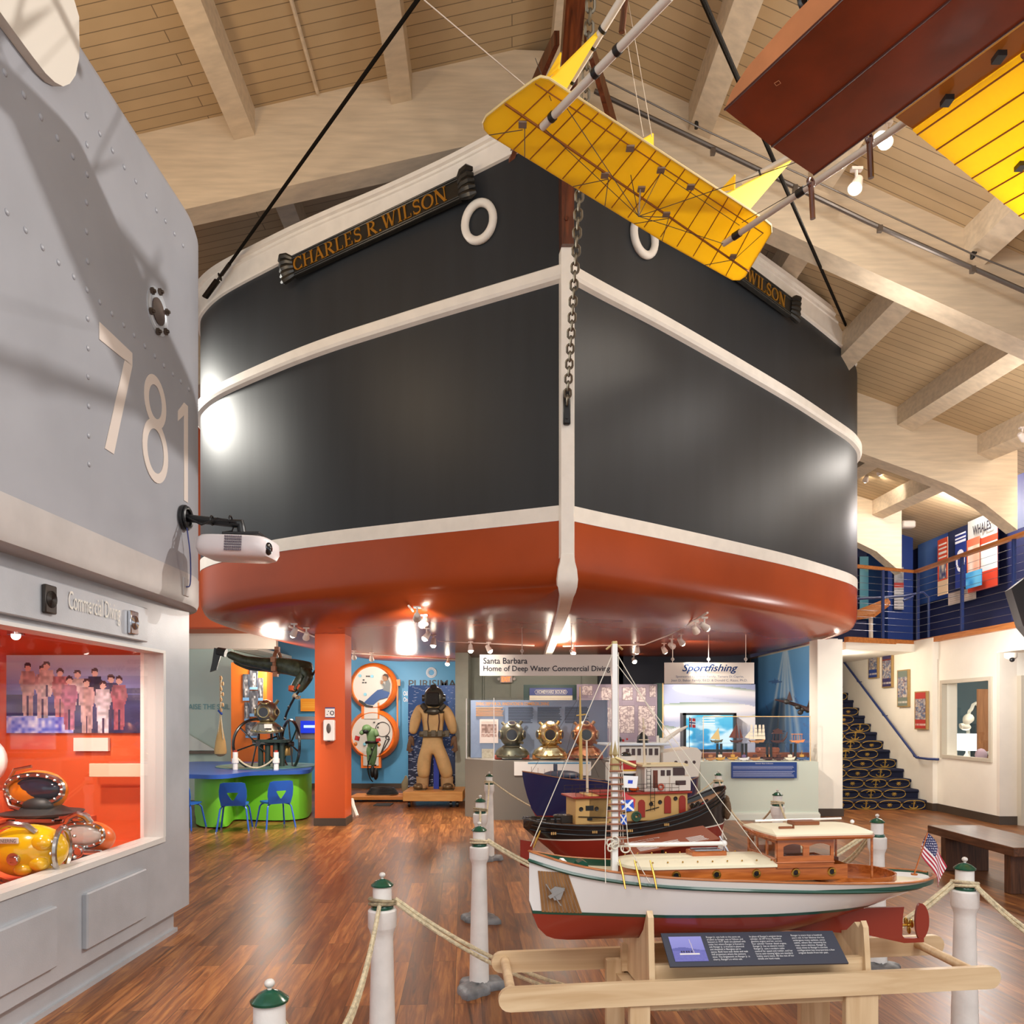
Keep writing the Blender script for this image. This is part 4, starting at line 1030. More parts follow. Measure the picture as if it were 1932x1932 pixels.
for k in range(10):
    for sg in (-1, 1):
        x = .45+.054*k; b.ball((x, sg*.092*(1 if k else .8), 1.140), .0035, 6)
b.build('roof_stud', brass, RB)['kind'] = 'stuff'
b = MB(); b.rbox((.74, .02, 1.150), (.13, .07, .02), .003); b.build('skylight', cherry, RB, smooth=0)
b = MB(); b.rbox((.74, -.002, 1.163), (.10, .018, .003), .001); b.rbox((.74, .04, 1.163), (.10, .018, .003), .001); b.build('skylight_glass', M('skylight grey', (150, 160, 170), .1), RB, smooth=0)
# pilothouse
x0, x1, hw, z0, z1 = .945, 1.155, .118, 1.115, 1.222
def frame_side(y, sg, win, xa, xb, za, zb, b):      # side wall with arched window openings
    xsn = [xa]
    for wa, wb in win: xsn += [wa, wb]
    xsn.append(xb); wz0, wz1 = za+.042, zb-.022
    b.box(xa, xb, y-.003, y+.003, za, wz0); b.box(xa, xb, y-.003, y+.003, wz1, zb)
    for i in range(0, len(xsn), 2): b.box(xsn[i], xsn[i+1], y-.003, y+.003, wz0, wz1)
    for wa, wb in win:
        for k in range(6):
            a0, a1 = k/6, (k+1)/6; f = lambda q: wz1-.010*(2*q-1)**2
            b.add([(lerp(wa, wb, a0), y-.003, wz1), (lerp(wa, wb, a1), y-.003, wz1), (lerp(wa, wb, a1), y-.003, f(a1)), (lerp(wa, wb, a0), y-.003, f(a0))]+[(lerp(wa, wb, a0), y+.003, wz1), (lerp(wa, wb, a1), y+.003, wz1), (lerp(wa, wb, a1), y+.003, f(a1)), (lerp(wa, wb, a0), y+.003, f(a0))], [(0, 1, 2, 3), (7, 6, 5, 4), (3, 2, 6, 7)])
b = MB()
for y in (-hw, hw): frame_side(y, 1, [(x0+.022, x0+.095), (x0+.118, x1-.012)], x0, x1, z0, z1, b)
for (ya, yb) in ((-hw, -hw+.012), (-.045, -.035), (.035, .045), (hw-.012, hw)): b.box(x0-.003, x0+.003, ya, yb, z0, z1)
b.box(x0-.003, x0+.003, -hw, hw, z0, z0+.035); b.box(x0-.003, x0+.003, -hw, hw, z1-.02, z1)
b.tube([(x0-.004, -hw-.004, z0+.02), (x1, -hw-.005, z0+.02)], .003, 6)
b.build('pilothouse', cherry, RB, smooth=0)
b = MB()
for y in (-hw, hw): b.box(x0+.02, x1-.01, y-.0008, y+.0008, z0+.04, z1-.02)
b.box(x0-.0008, x0+.0008, -hw+.01, hw-.01, z0+.035, z1-.02)
b.build('pilothouse_glass', glass('thin glass', .6), RB, smooth=0)
b = MB(); x2 = 1.325; hw2 = .135; out = []
for k in range(13):
    a = -pi/2+pi*k/12; out.append((x2-.05+.05*cos(a), hw2*abs(sin(a))**.6*(1 if sin(a) > 0 else -1)))
out += [(x0-.012, hw2), (x0-.02, .06), (x0-.022, 0), (x0-.02, -.06), (x0-.012, -hw2)]
n = len(out); vs = [(x, y, z1) for x, y in out]+[(x, y, z1+.012) for x, y in out]+[(x0+.1+(x-x0-.1)*.9, y*.6, z1+.024) for x, y in out]
fs = [(j*n+i, j*n+(i+1) % n, (j+1)*n+(i+1) % n, (j+1)*n+i) for j in range(2) for i in range(n)]+[tuple(range(n-1, -1, -1)), tuple(2*n+k for k in range(n))]
b.add(vs, fs); b.build('pilothouse_roof', creamd, RB, smooth=35)
b = MB(); b.tube([(x, y, z1) for x, y in out], .006, 6, closed=True, flat=1.2); b.build('roof_edge', cherry, RB)
b = MB(); b.rbox((1.12, .03, z1+.03), (.1, .06, .014), .003); b.build('roof_hatch', wood('hatch wood', (110, 60, 30), (150, 84, 48), .4), RB, smooth=0)
b = MB(); b.rbox((1.0, -.07, z1+.024), (.05, .012, .016), .002); b.tube([(1.03, -.07, z1+.02), (1.03, -.07, z1+.04)], .004, 6); b.build('side_light', wood('hatch wood', (110, 60, 30), (150, 84, 48), .4), RB, smooth=0)
b = MB(); b.tube([(.96, .09, z1+.03), (1.3, .08, z1+.036)], .004, 8); b.ball((1.315, .03, z1+.03), .008, 10); b.build('roof_spar', mw, RB)
for x, y in ((1.17, .118), (1.30, -.118), (1.30, .118)):
    b = MB(); b.tube([(x, y, 1.06), (x, y, z1+.004)], .0045, 8); b.build('roof_post', cherry, RB)
b = MB(); co_ = []
for k in range(33):
    a = 2*pi*k/32; 
    xx = 1.285+.15*cos(a); co_.append((xx, min(.135*abs(sin(a))**.75, max(.01, bsh((xx-S0)/SLn)-.03))*(1 if sin(a) > 0 else -1)))
co_ = co_[:-1]; n = len(co_)
b.add([(x, y, 1.047) for x, y in co_]+[(x, y, 1.075) for x, y in co_]+[(x*1+(x-1.29)*.04, y*1.04, 1.076) for x, y in co_]+[(x+(x-1.29)*.04, y*1.04, 1.055) for x, y in co_], [(j*n+i, j*n+(i+1) % n, (j+1)*n+(i+1) % n, (j+1)*n+i) for j in range(3) for i in range(n)]+[tuple(range(n))])
b.build('cockpit_coaming', cherry, RB, recalc=False)
b = MB(); b.box(1.08, 1.26, .03, .09, 1.06, 1.12); b.rbox((1.03, .0, 1.12), (.02, .1, .04), .003); b.build('helm_console', wood('dark helm', (90, 48, 26), (120, 68, 38), .4), RB, smooth=0)
# mast, rigging, boom
MX, MZ = .392, 1.905
b = MB(); b.add([(MX-.011, -.011, 1.08), (MX+.011, -.011, 1.08), (MX+.011, .011, 1.08), (MX-.011, .011, 1.08), (MX-.009, -.009, MZ), (MX+.009, -.009, MZ), (MX+.009, .009, MZ), (MX-.009, .009, MZ)], [(0, 1, 5, 4), (1, 2, 6, 5), (2, 3, 7, 6), (3, 0, 4, 7), (4, 5, 6, 7), (3, 2, 1, 0)])
b.build('mast', mw, RB, smooth=0)
b = MB(); b.rbox((MX, 0, 1.475), (.03, .03, .05), .004); b.lathe([(.012, 0), (.02, .012), (.012, .05), (.005, .09)], (MX, 0, 1.50), 4); b.tube([(MX, -.01, 1.50), (MX+.07, -.03, 1.47)], .007, 6); b.build('mast_fitting', M('aged brass', (190, 170, 120), .35, .5), RB, smooth=0)
b = MB(); b.tube([(MX+.01, 0, 1.188), (.80, .0, 1.186)], .008, 10); b.ball((.80, 0, 1.186), (.012, .012, .012), 10); b.build('boom', mw, RB)
b = MB(); b.tube([(.80, 0, 1.18), (.80, 0, 1.145)], .004, 6); b.tube([(.79, .015, 1.21), (.81, -.015, 1.16)], .004, 6); b.build('boom_crutch', chrome, RB)
for y in (-.032, .032):
    pass
b = MB(); lad = []
for k in range(13):
    z = 1.195+.0235*k; w_ = .040-.0014*k
    b.tube([(MX-w_, -.02, z), (MX+w_, -.02, z)], .0035, 6)
b.build('ratline_rung', wood('rung wood', (120, 70, 44), (150, 90, 60), .5), RB, smooth=0)
line = M('rigging line', (222, 214, 198), .6); dline = M('tarred line', (60, 52, 46), .6)
b = MB()
for sg in (-1, 1): b.tube([(MX+sg*.075, -.17 if sg < 0 else -.175, 1.09), (MX+sg*.042, -.03, 1.19), (MX+sg*.022, -.02, 1.50)], .0016, 5)
b.build('ratline_rope', line, RB)
b = MB(); b.tube([(.09, 0, 1.19), (MX, 0, MZ-.02)], .0016, 5); b.tube([(MX, 0, MZ-.02), (.81, 0, 1.2)], .0016, 5); b.tube([(MX, 0, MZ-.06), (.93, -.03, 1.15)], .0014, 5); b.tube([(MX+.015, .0, MZ-.03), (MX+.02, .02, 1.2)], .0012, 5)
b.tube([(MX+.02, -.01, 1.2), (MX+.012, -.01, 1.7)], .0014, 5); b.tube([(MX+.03, -.01, 1.17), (MX+.022, -.01, 1.5)], .0014, 5)
b.build('stay', line, RB)
b = MB()
for pts_ in [[(x, y-.012, 1.07), (x-.003, y+.01, 1.115), (x-.01, y+.03, 1.16)] for x, y in ((.385, -.158), (.435, -.168), (.487, -.177))]+[[(.1, 0, 1.185), (.112, 0, 1.215), (.125, 0, 1.245)]]:
    b = MB(); b.tube(pts_, [.0028, .0045, .0025], 8); b.build('turnbuckle', brass, RB)
b = MB(); b.rbox((MX, 0, MZ), (.018, .018, .02), .002); b.tube([(MX-.03, 0, MZ-.02), (MX, 0, MZ+.005), (MX+.03, 0, MZ-.02)], .004, 6); b.build('masthead', M('aged brass', (190, 170, 120), .35, .5), RB)
b = MB()
for k in range(4): b.ring((MX-.02+.016*(k % 2), -.025, 1.185+.008*k), .014, .003, (.4*k-.6, 1, .2), 12, 5)
b.ring((MX+.035, -.02, 1.18), .016, .003, (.2, 1, .1), 12, 5); b.build('rope_coil', line, RB)
# code flags on the halyard
def clothpic(name, O, U, W, fn, parent, nx=30, ny=20, wave=.006):
    o = picture(name, O, U, W, nx, ny, fn, parent, th=.0012); return o
def loc(x, y, z): return wm(RB) @ V((x, y, z))
Ub = (wm(RB).to_3x3() @ X)
clothpic('signal_flag', loc(MX+.024, -.02, 1.395), (Ub*.97+Z*-.05)*.054, (Z+Ub*.12)*.042, lambda u, v: (40, 70, 190) if .34 < u < .66 and .33 < v < .67 else (232, 230, 230), RB)
def saltire(u, v): return (236, 236, 240) if abs(u-v) < .13 or abs(u+v-1) < .13 else (32, 84, 190)
clothpic('signal_flag', loc(MX+.022, -.02, 1.31), (Ub*.9+Z*.03)*.050, (Z-Ub*.1)*.04, saltire, RB)
clothpic('signal_flag', loc(MX+.018, -.02, 1.265), (Ub*.75-Y*.6)*.026, (Z-Ub*.05)*.035, saltire, RB)
clothpic('signal_flag', loc(MX+.022, -.01, 1.352), (Ub*.9-Z*.55)*.055, (Z+Ub*.1)*.03, lambda u, v: (196, 60, 66), RB)
# ensign
fo = loc(1.545, 0, 1.055); ft = fo+Ub*.055+Z*.155
b = MB(); b.tube([fo, ft], .0028, 6); b.disc(fo, .012, (0, 0, 1), .006, 10)
b.build('flagstaff', cherry, RB, world=True)
def usflag(u, v):
    if u < .42 and v > .46:
        i = int(u/.42*11); j = int((v-.46)/.54*9)
        cu, cv = u/.42*11-i-.5, (v-.46)/.54*9-j-.5
        return (236, 234, 240) if (i+j) % 2 == 0 and cu*cu+cv*cv < .10 else (44, 46, 92)
    return (176, 34, 58) if int(v*13) % 2 == 0 else (238, 230, 230)
me_o = MB()
nx, ny = 66, 52; fw, fh = .150, .085; vs = []; fs = []; cs = []
ax = (ft-fo).normalized()          # hoist lies along the staff, the fly droops
for j in range(ny+1):
    for i in range(nx+1):
        u, v = i/nx, j/ny
        p = ft-ax*(1-v)*fh + (Ub*.34-Z*.94).normalized()*0
        fly = (Ub*(.45+.25*(1-u))-Z*(.78)).normalized()
        p = ft-ax*(1-v)*fh+fly*fw*u+(wm(RB).to_3x3() @ Y)*(.010*sin(u*7+v*3))
        vs.append(p)
fs = [(j*(nx+1)+i, j*(nx+1)+i+1, (j+1)*(nx+1)+i+1, (j+1)*(nx+1)+i) for j in range(ny) for i in range(nx)]
cs = [usflag((i+.5)/nx, (j+.5)/ny) for j in range(ny) for i in range(nx)]
inv = wm(RB).inverted(); me = bpy.data.meshes.new('ensign'); me.from_pydata([tuple(inv @ p) for p in vs], [], fs)
at = me.color_attributes.new('Col', 'FLOAT_COLOR', 'CORNER'); buf = []
for c in cs: buf += list(rgb(c))*4
at.data.foreach_set('color', buf); me.materials.append(printmat())
for p in me.polygons: p.use_smooth = True
eo = bpy.data.objects.new('ensign', me); col.objects.link(eo); eo.parent = RB
sd = eo.modifiers.new('Solid', 'SOLIDIFY'); sd.thickness = .001
# ---------- bench
bw = wood('dark walnut', (70, 42, 26), (116, 74, 48), .3, 'Y', 1.5, coat=.2); bwz = wood('dark walnut upright', (66, 38, 24), (108, 68, 44), .35, 'Z', 1.5)
be = thing('bench', 'dark walnut slab bench with panel legs near the right edge', 'bench', (4.8, 7.65, 0))
b = MB(); b.rbox((4.83, 7.68, .41), (.58, 1.44, .085), .006); b.build('seat', bw, be, world=True, smooth=0)
for y in (7.14, 8.2):
    b = MB(); b.rbox((4.83, y, .183), (.46, .09, .366), .004); b.build('leg', bwz, be, world=True, smooth=0)
b = MB(); b.rbox((4.83, 7.67, .34), (.05, 1.0, .06), .004); b.build('stretcher', bwz, be, world=True, smooth=0)
# ---------- model ships behind
def mkhull(root, L, bs, zs, zb, pw_, bands, ts_, y0=0):
    def pt(t, z, sg, o=0):
        b_, s_ = zb(t), zs(t); q = max(0, min(1, (z-b_)/max(1e-4, s_-b_)))
        rk = sm(t, [(0, 0), (1, 0)])
        return V((L*t+bands_rake(t, z), sg*(bs(t)*q**pw_(t)+o), z))
    for nm, lo_, hi_, mt, o, rows in bands:
        b = MB()
        for sg in (-1, 1):
            base = len(b.v)
            for t in ts_:
                lo = max(zb(t), lo_(t)); hi = max(lo, min(zs(t), hi_(t)))
                for j in range(rows+1): b.v.append(pt(t, lerp(lo, hi, j/rows), sg, o))
            for i in range(len(ts_)-1):
                for j in range(rows):
                    q = [base+i*(rows+1)+j, base+(i+1)*(rows+1)+j, base+(i+1)*(rows+1)+j+1, base+i*(rows+1)+j+1]
                    b.f.append(q if sg < 0 else q[::-1]); b.m.append(0)
        b.build(nm, mt, root, recalc=False, smooth=60)
    return pt
bands_rake = lambda t, z: 0
tl = [0, .01, .025, .05, .08, .12]+[.16+.06*i for i in range(13)]+[.91, .94, .965, .985, 1]
tugblack = M('tug black', (30, 29, 30), .2, coat=.5); tugred = M('tug red', (140, 38, 26), .3, coat=.3); tan = M('tug buff', (214, 170, 104), .45); tugwhite = M('tug white', (232, 222, 208), .4)
deckbrown = M('tug deck', (150, 112, 84), .6); redtrim = M('tug red trim', (158, 44, 30), .4); windowm = M('model window', (70, 44, 40), .15)
TA = atan2(.30, 1.30)
tug = thing('model_tug', 'black and red model tugboat with buff deckhouse and red banded funnel behind the white cruiser', 'model boat', (.07, 4.74, .60), TA)
L = 1.36
bs = lambda t: .165*(min(1, max(0, t)/.09)**.5 if t < .09 else 1)*(1 if t < .6 else sqrt(max(0, 1-((t-.6)/.4)**2.2)))
zs = lambda t: sm(t, [(0, .415), (.1, .398), (.3, .378), (.5, .385), (.7, .43), (.85, .49), (1, .585)])
zb = lambda t: sm(t, [(0, .36), (.05, .30), (.12, .22), (.2, .13), (.3, .10), (.8, .10), (.92, .12), (.97, .20), (1, .36)])
pt = mkhull(tug, L, bs, zs, zb, lambda t: interp(t, [(0, .8), (.3, .35), (.7, .35), (1, .7)]),
  [('topsides', lambda t: .295+.10*max(0, t-.45), zs, tugblack, 0, 8), ('bottom', lambda t: 0, lambda t: .290+.10*max(0, t-.45), tugred, 0, 7), ('boot_line', lambda t: .288+.10*max(0, t-.45), lambda t: .297+.10*max(0, t-.45), tugwhite, .001, 1)], tl)
b = MB()
for sg in (-1, 1):
    b.tube([pt(t, zs(t), sg, .003) for t in tl], .007, 6); b.tube([pt(t, zs(t)-.06, sg, .004) for t in tl[2:]], .006, 6); b.tube([pt(t, zs(t)-.03, sg, .003) for t in tl[2:]], .003, 6)
b.build('rubbing_strake', tugblack, tug)
b = MB(); T_ = [t for t in tl if t > .01]
for t in T_: b.v += [V((L*t, -bs(t)*.96, zs(t)-.03)), V((L*t, bs(t)*.96, zs(t)-.03))]
b.f = [[2*i, 2*i+2, 2*i+3, 2*i+1] for i in range(len(T_)-1)]; b.m = [0]*len(b.f); b.build('deck', deckbrown, tug)
b = MB(); b.prism([(-.02, .13), (.05, .10), (.06, .27), (-.02, .285)], (0, -.004, 0), X, Z, Y*.008); b.build('rudder', tugred, tug, smooth=0)
b = MB(); b.ball((1.375, 0, .44), (.022, .05, .075), 12); b.ball((1.368, 0, .50), (.02, .04, .03), 10); b.build('bow_fender', M('rope fender', (120, 92, 66), .8, bump=.8, bscale=90), tug)
b = MB()
for s in (.13, .39, .62, .86):
    for i in range(3): b.box(s+.012*i, s+.006+.012*i, -.172, -.16, .335+.03*(s > .8), .35+.03*(s > .8))
b.build('freeing_port', tan, tug, smooth=0)
zd = .375
b = MB(); b.rbox((.415, 0, zd+.085), (.22, .20, .16), .004); b.rbox((.72, 0, zd+.10), (.66, .20, .17), .004); b.build('deckhouse', tan, tug, smooth=0)
b = MB(); b.rbox((.46, 0, zd+.172), (.36, .26, .012), .003); b.rbox((.76, 0, zd+.19), (.62, .25, .012), .003); b.build('deckhouse_roof', redtrim, tug, smooth=0)
for s in (.575, .735, .91, 1.01):
    b = MB(); b.prism([(-.022, 0), (.022, 0), (.022, .09), (.014, .105), (0, .11), (-.014, .105), (-.022, .09)], (s, -.103, zd+.04+.02*(s > .8)), X, Z, Y*-.006); b.build('door', redtrim, tug, smooth=0)
for s, z in ((.34, .1), (.44, .1), (.52, .1), (.65, .12), (.8, .12), (.86, .13), (.965, .15)):
    b = MB(); b.ring((s, -.104, zd+z), .011, .003, Y, 14, 5); b.disc((s, -.102, zd+z), .011, Y, .004, 14); b.build('porthole', M('black porthole', (34, 30, 28), .3), tug)
b = MB(); b.ring((.70, -.108, zd+.045), .028, .006, Y, 18, 6)
for k in range(4): b.ring((.70, -.108, zd+.045), .022-.004*k, .002, Y, 14, 4)
b.build('hose_reel', M('hose green', (60, 90, 70), .6), tug)
b = MB(); b.box(.37, .42, -.104, -.10, zd+.09, zd+.12); b.box(.38, .41, -.108, -.10, zd+.03, zd+.045); b.tube([(.32, -.11, zd+.055), (.51, -.11, zd+.045)], .003, 5); b.tube([(.60, -.11, zd+.07), (.68, -.11, zd+.085)], .003, 5); b.tube([(.76, -.11, zd+.08), (.85, -.11, zd+.10)], .003, 5); b.build('side_fitting', blackm, tug, smooth=0)
# wheelhouse
b = MB(); b.rbox((.90, 0, zd+.275), (.27, .17, .16), .004); b.prism([(0, -.1), (.14, -.1), (.165, 0), (.14, .1), (0, .1)], (.93, 0, zd+.20), X, Y, Z*.09); b.build('wheelhouse', tugwhite, tug, smooth=0)
b = MB(); b.prism([(-.16, -.11), (.15, -.11), (.175, 0), (.15, .11), (-.16, .11)], (.90, 0, zd+.355), X, Y, Z*.012); b.build('wheelhouse_roof', M('cream roof', (230, 212, 170), .45), tug, smooth=0)
b = MB(); b.box(.82, .85, -.09, -.084, zd+.22, zd+.33); b.build('wheelhouse_door', M('brown door', (110, 52, 32), .4), tug, smooth=0)
for s in (.885, .925): 
    b = MB(); b.box(s-.013, s+.013, -.09, -.084, zd+.295, zd+.33); b.build('window', windowm, tug, smooth=0)
b = MB(); b.box(.955, 1.035, -.09, -.084, zd+.295, zd+.345); b.box(1.033, 1.04, -.08, .08, zd+.295, zd+.345); b.build('window', windowm, tug, smooth=0)
b = MB(); b.rbox((1.0, -.104, zd+.25), (.07, .006, .028), .002); nb = b.build('name_board', windowm, tug, smooth=0)
b = MB(); b.ring((.87, -.095, zd+.225), .017, .006, Y, 16, 6); b.build('life_ring', M('life ring', (206, 96, 72), .5), tug)
b = MB(); b.ball((.70, -.07, zd+.215), (.035, .014, .014), 12); b.build('life_raft', M('orange float', (222, 96, 30), .4), tug)
# funnel
fu = MB(); fu.lathe([(.062, .18), (.060, .31)], (.675, 0, zd), 24); fn = fu.build('funnel', tugblack, tug)
for nm, z0_, z1_, r_, mt in (('band', .31, .325, .063, tugwhite), ('band', .325, .335, .064, M('yellow line', (220, 170, 50), .4)), ('band', .335, .392, .063, M('funnel red', (176, 26, 30), .35)), ('band', .392, .418, .067, tugwhite)):
    b = MB(); b.lathe([(r_, z0_), (r_, z1_)], (.675, 0, zd), 24); b.build(nm, mt, fn)
b = MB(); b.ball((.675, 0, zd+.425), (.035, .035, .02), 12); b.build('cap', tugblack, fn)
text('letter', 'K', (.655, -.064, zd+.20), X, Z, tugwhite, fn, width=.05, height=.09, world=False, lift=.001)
rail_m = M('model rail', (60, 52, 46), .4, .4)
b = MB()
for (xa, xb, z) in ((.30, .56, .178), (.60, .98, .197)):
    for sg in (-1, 1):
        y = sg*.12; k = int((xb-xa)/.045)
        for i in range(k+1): x = lerp(xa, xb, i/k); b.tube([(x, y, zd+z), (x, y, zd+z+.05)], .0014, 4)
        for h in (.025, .05): b.tube([(xa, y, zd+z+h), (xb, y, zd+z+h)], .0014, 4)
b.build('railing', rail_m, tug)
for s, z in ((.80, .2), (.775, .34)):
    b = MB(); h = .16 if z < .3 else .06
    for sg in (-.014, .014): b.tube([(s+sg, -.125, zd+z-.12), (s+sg, -.125, zd+z+h-.06)], .002, 4)
    for i in range(7): b.tube([(s-.014, -.125, zd+z-.11+.024*i), (s+.014, -.125, zd+z-.11+.024*i)], .0015, 4)
    b.build('ladder', rail_m, tug)
b = MB(); b.tube([(.80, 0, zd+.36), (.79, 0, zd+.66)], [.009, .005], 8); b.tube([(.76, 0, zd+.52), (.83, 0, zd+.52)], .003, 6); b.ball((.795, 0, zd+.60), .014, 8); b.build('mast', M('pale mast', (214, 196, 170), .5), tug)
b = MB(); b.tube([(.415, 0, zd+.18), (.41, 0, zd+.52)], [.009, .006], 8); b.tube([(.41, 0, zd+.30), (.56, 0, zd+.50)], .004, 6); b.build('derrick', M('pale mast', (214, 196, 170), .5), tug)
b = MB()
for s in (1.12, 1.16, 1.20, 1.15): b.ball((s, -.03, zd+.09+.01*(s > 1.15)), (.02, .03, .022), 10)
b.tube([(1.08, -.05, zd+.06), (1.22, -.04, zd+.13)], .008, 6); b.build('anchor_winch', tugblack, tug)
b = MB(); b.ball((1.18, -.06, zd+.1), (.014, .014, .014), 10); b.build('winch_drum', M('winch red', (170, 30, 30), .4), tug)
for s in (.10, .19):
    b = MB(); b.tube([(s, -.05, zd), (s, -.05, zd+.045)], .009, 8); b.tube([(s-.03, -.05, zd+.035), (s+.03, -.05, zd+.035)], .007, 8); b.build('bollard', tugblack, tug)
b = MB(); b.ring((.23, .0, zd+.05), .03, .009, (0, 0, 1), 16, 6); b.rbox((.27, 0, zd+.03), (.08, .08, .05), .004); b.build('towing_gear', rail_m, tug)
ps = thing('pedestal', 'slim dark pedestal with disc foot under the black tug model', 'pedestal', (.85, 4.93, 0), TA)
b = MB(); b.rbox((0, 0, .665), (.9, .12, .05), .005); b.lathe([(.16, 0), (.16, .02), (.04, .03), (.04, .65)], n=24); b.build('pillar', blackm, ps)
b = MB()
for x in (-.3, .3): b.rbox((x, 0, .70), (.03, .14, .06), .004)
b.build('saddle', M('grey saddle', (120, 118, 116), .5), ps)
# brown slanted placard before the tug
TLp, TRp, BLp = P(1168, 1585, 4.62), P(1335, 1556, 4.75), P(1192, 1612, 4.42)
pcd = thing('text_panel', 'brown slanted text panel leaning before the red bottom of the tug model', 'sign', BLp)
u_ = TRp-TLp; U2 = u_.normalized(); W2 = (TLp-BLp); W2 = (W2-U2*W2.dot(U2)); hh = W2.length; W2.normalize(); N2 = U2.cross(W2)
if N2.y > 0: N2 = -N2
b = MB(); b.prism([(0, 0), (.56, 0), (.56, hh), (0, hh)], BLp, U2, W2, N2*-.006); b.build('board', M('brown panel', (150, 78, 52), .5), pcd, world=True, smooth=0)
text('text_column', "Model tug with her full deck fittings\nturned and painted by hand.", BLp+U2*.04+W2*(hh*.55), U2, W2, tx, pcd, width=.2, height=.04)
for i in range(3):
    b = MB()
    for k in range(6): b.prism([(0, 0), (.12-.02*hsh(k, i), 0), (.12-.02*hsh(k, i), .005), (0, .005)], BLp+U2*(.06+.16*i)+W2*(.02+.012*k), U2, W2, N2*.001)
    b.build('text_column', tx, pcd, world=True, smooth=0)
b = MB(); b.tube([P(1250, 1600, 4.6), P(1250, 1640, 4.75)], .01, 6); b.build('bracket', blackm, pcd, world=True)
# navy hulled ship behind the tug, bow to the left
navy = M('navy hull', (28, 34, 82), .25, coat=.4)
nb_ = thing('model_ship', 'navy blue hulled model ship with white bridge and yellow mast behind the tug', 'model boat', (.085, 6.35, .72), atan2(.25, 1.5))
L2 = 1.52
bs2 = lambda t: .19*(1-(1-min(1, t/.45))**2.0)**.9 if t < .45 else .19*(1 if t < .85 else sqrt(max(0, 1-((t-.85)/.155)**2)))
zs2 = lambda t: sm(t, [(0, .47), (.1, .445), (.25, .41), (.36, .40), (.5, .37), (.8, .36), (1, .42)])
zb2 = lambda t: sm(t, [(0, .44), (.01, .36), (.04, .2), (.075, .09), (.12, .06), (.8, .06), (.95, .16), (1, .25)])
bands_rake = lambda t, z: (.0 if t > .2 else 0)
pt2 = mkhull(nb_, L2, bs2, zs2, zb2, lambda t: interp(t, [(0, 1.0), (.15, .8), (.4, .4), (1, .45)]),
  [('topsides', lambda t: .10, zs2, navy, 0, 10), ('bottom', lambda t: 0, lambda t: .10, tugred, 0, 4)], tl)
b = MB(); T_ = [t for t in tl if t > .01]
for t in T_: b.v += [V((L2*t, -bs2(t)*.97, zs2(t)-.015)), V((L2*t, bs2(t)*.97, zs2(t)-.015))]
b.f = [[2*i, 2*i+2, 2*i+3, 2*i+1] for i in range(len(T_)-1)]; b.m = [0]*len(b.f); b.build('deck', M('grey blue deck', (92, 96, 130), .5), nb_)
b = MB()
for sg in (-1, 1): b.tube([pt2(t, zs2(t), sg, .002) for t in tl], .004, 5)
b.build('gunwale', M('wooden gunwale', (150, 100, 70), .4), nb_)
b = MB()
for i in range(9): x = .07+.05*i; b.tube([(x, -bs2(x/L2)*.9, zs2(x/L2)-.01), (x, -bs2(x/L2)*.9, zs2(x/L2)+.05)], .0014, 4)
b.build('stanchion', chrome, nb_)
b = MB(); b.ball((.33, 0, .435), (.16, .10, .04), 18); b.rbox((.28, 0, .50), (.03, .03, .06), .004); b.build('whaleback', M('slate cowling', (70, 76, 92), .4), nb_)
b = MB(); b.tube([(.50, 0, .38), (.495, 0, .80), (.49, 0, 1.17)], [.017, .013, .004], 10); b.tube([(.46, 0, .93), (.54, 0, .94)], .006, 6); b.build('foremast', M('yellow mast', (214, 176, 96), .5), nb_)
b = MB()
for q in ((.05, -.0), (.30, -.1), (.74, -.15), (.62, -.12)): b.tube([(.492, 0, .80 if q[0] > .6 else 1.1), (q[0], q[1], .42)], .0014, 4)
b.build('rigging', dline, nb_)
b = MB(); b.rbox((.98, 0, .45), (.46, .28, .16), .006); b.rbox((.98, 0, .60), (.34, .24, .15), .006); b.build('bridge', tugwhite, nb_, smooth=0)
for i in range(6):
    b = MB(); b.box(.85+.05*i, .88+.05*i, -.125, -.118, .60, .655); b.build('window', windowm, nb_, smooth=0)
b = MB(); b.rbox((.96, 0, .69), (.56, .30, .02), .005); b.build('bridge_roof', M('pale blue roof', (214, 222, 232), .4), nb_, smooth=0)
b = MB(); b.lathe([(.05, 0), (.045, .05), (.01, .09), (0.001, .092)], (1.03, -.02, .70), 14); b.ball((.80, -.02, .73), (.05, .05, .03), 12); b.build('radome', blackm, nb_)
b = MB(); b.ball((.86, -.02, .72), .012, 8); b.ball((.9, .0, .73), .01, 8); b.build('deck_lamp', M('winch red', (170, 30, 30), .4), nb_)
b = MB()
pl3 = [(1.16, 0), (1.42, 0), (1.5, .05), (1.52, .09)]
b.prism([(1.16, .40), (1.47, .42), (1.50, .62), (1.46, .66), (1.16, .62)], (0, -.16, 0), X, Z, Y*.32); b.build('stern_house', tugwhite, nb_, smooth=0)
for z in (.50,): 
    for x in (1.27, 1.36, 1.43):
        b = MB(); b.disc((x, -.162, .54), .014, Y, .006, 14); b.build('porthole', windowm, nb_)
b = MB(); b.tube([(1.20, -.02, .62), (1.20, -.02, .74)], .02, 8); b.tube([(1.20, -.02, .70), (1.34, -.04, .80), (1.42, -.05, .84)], [.02, .016, .008], 8); b.tube([(1.16, -.03, .56), (1.16, -.03, .76)], .012, 8); b.build('crane', tugwhite, nb_)
ns2 = wm(nb_) @ V((1.43, -.06, .80)); b = MB(); b.tube([(1.43, -.06, .62), (1.43, -.06, .92)], .002, 5); b.build('flagstaff', rail_m, nb_)
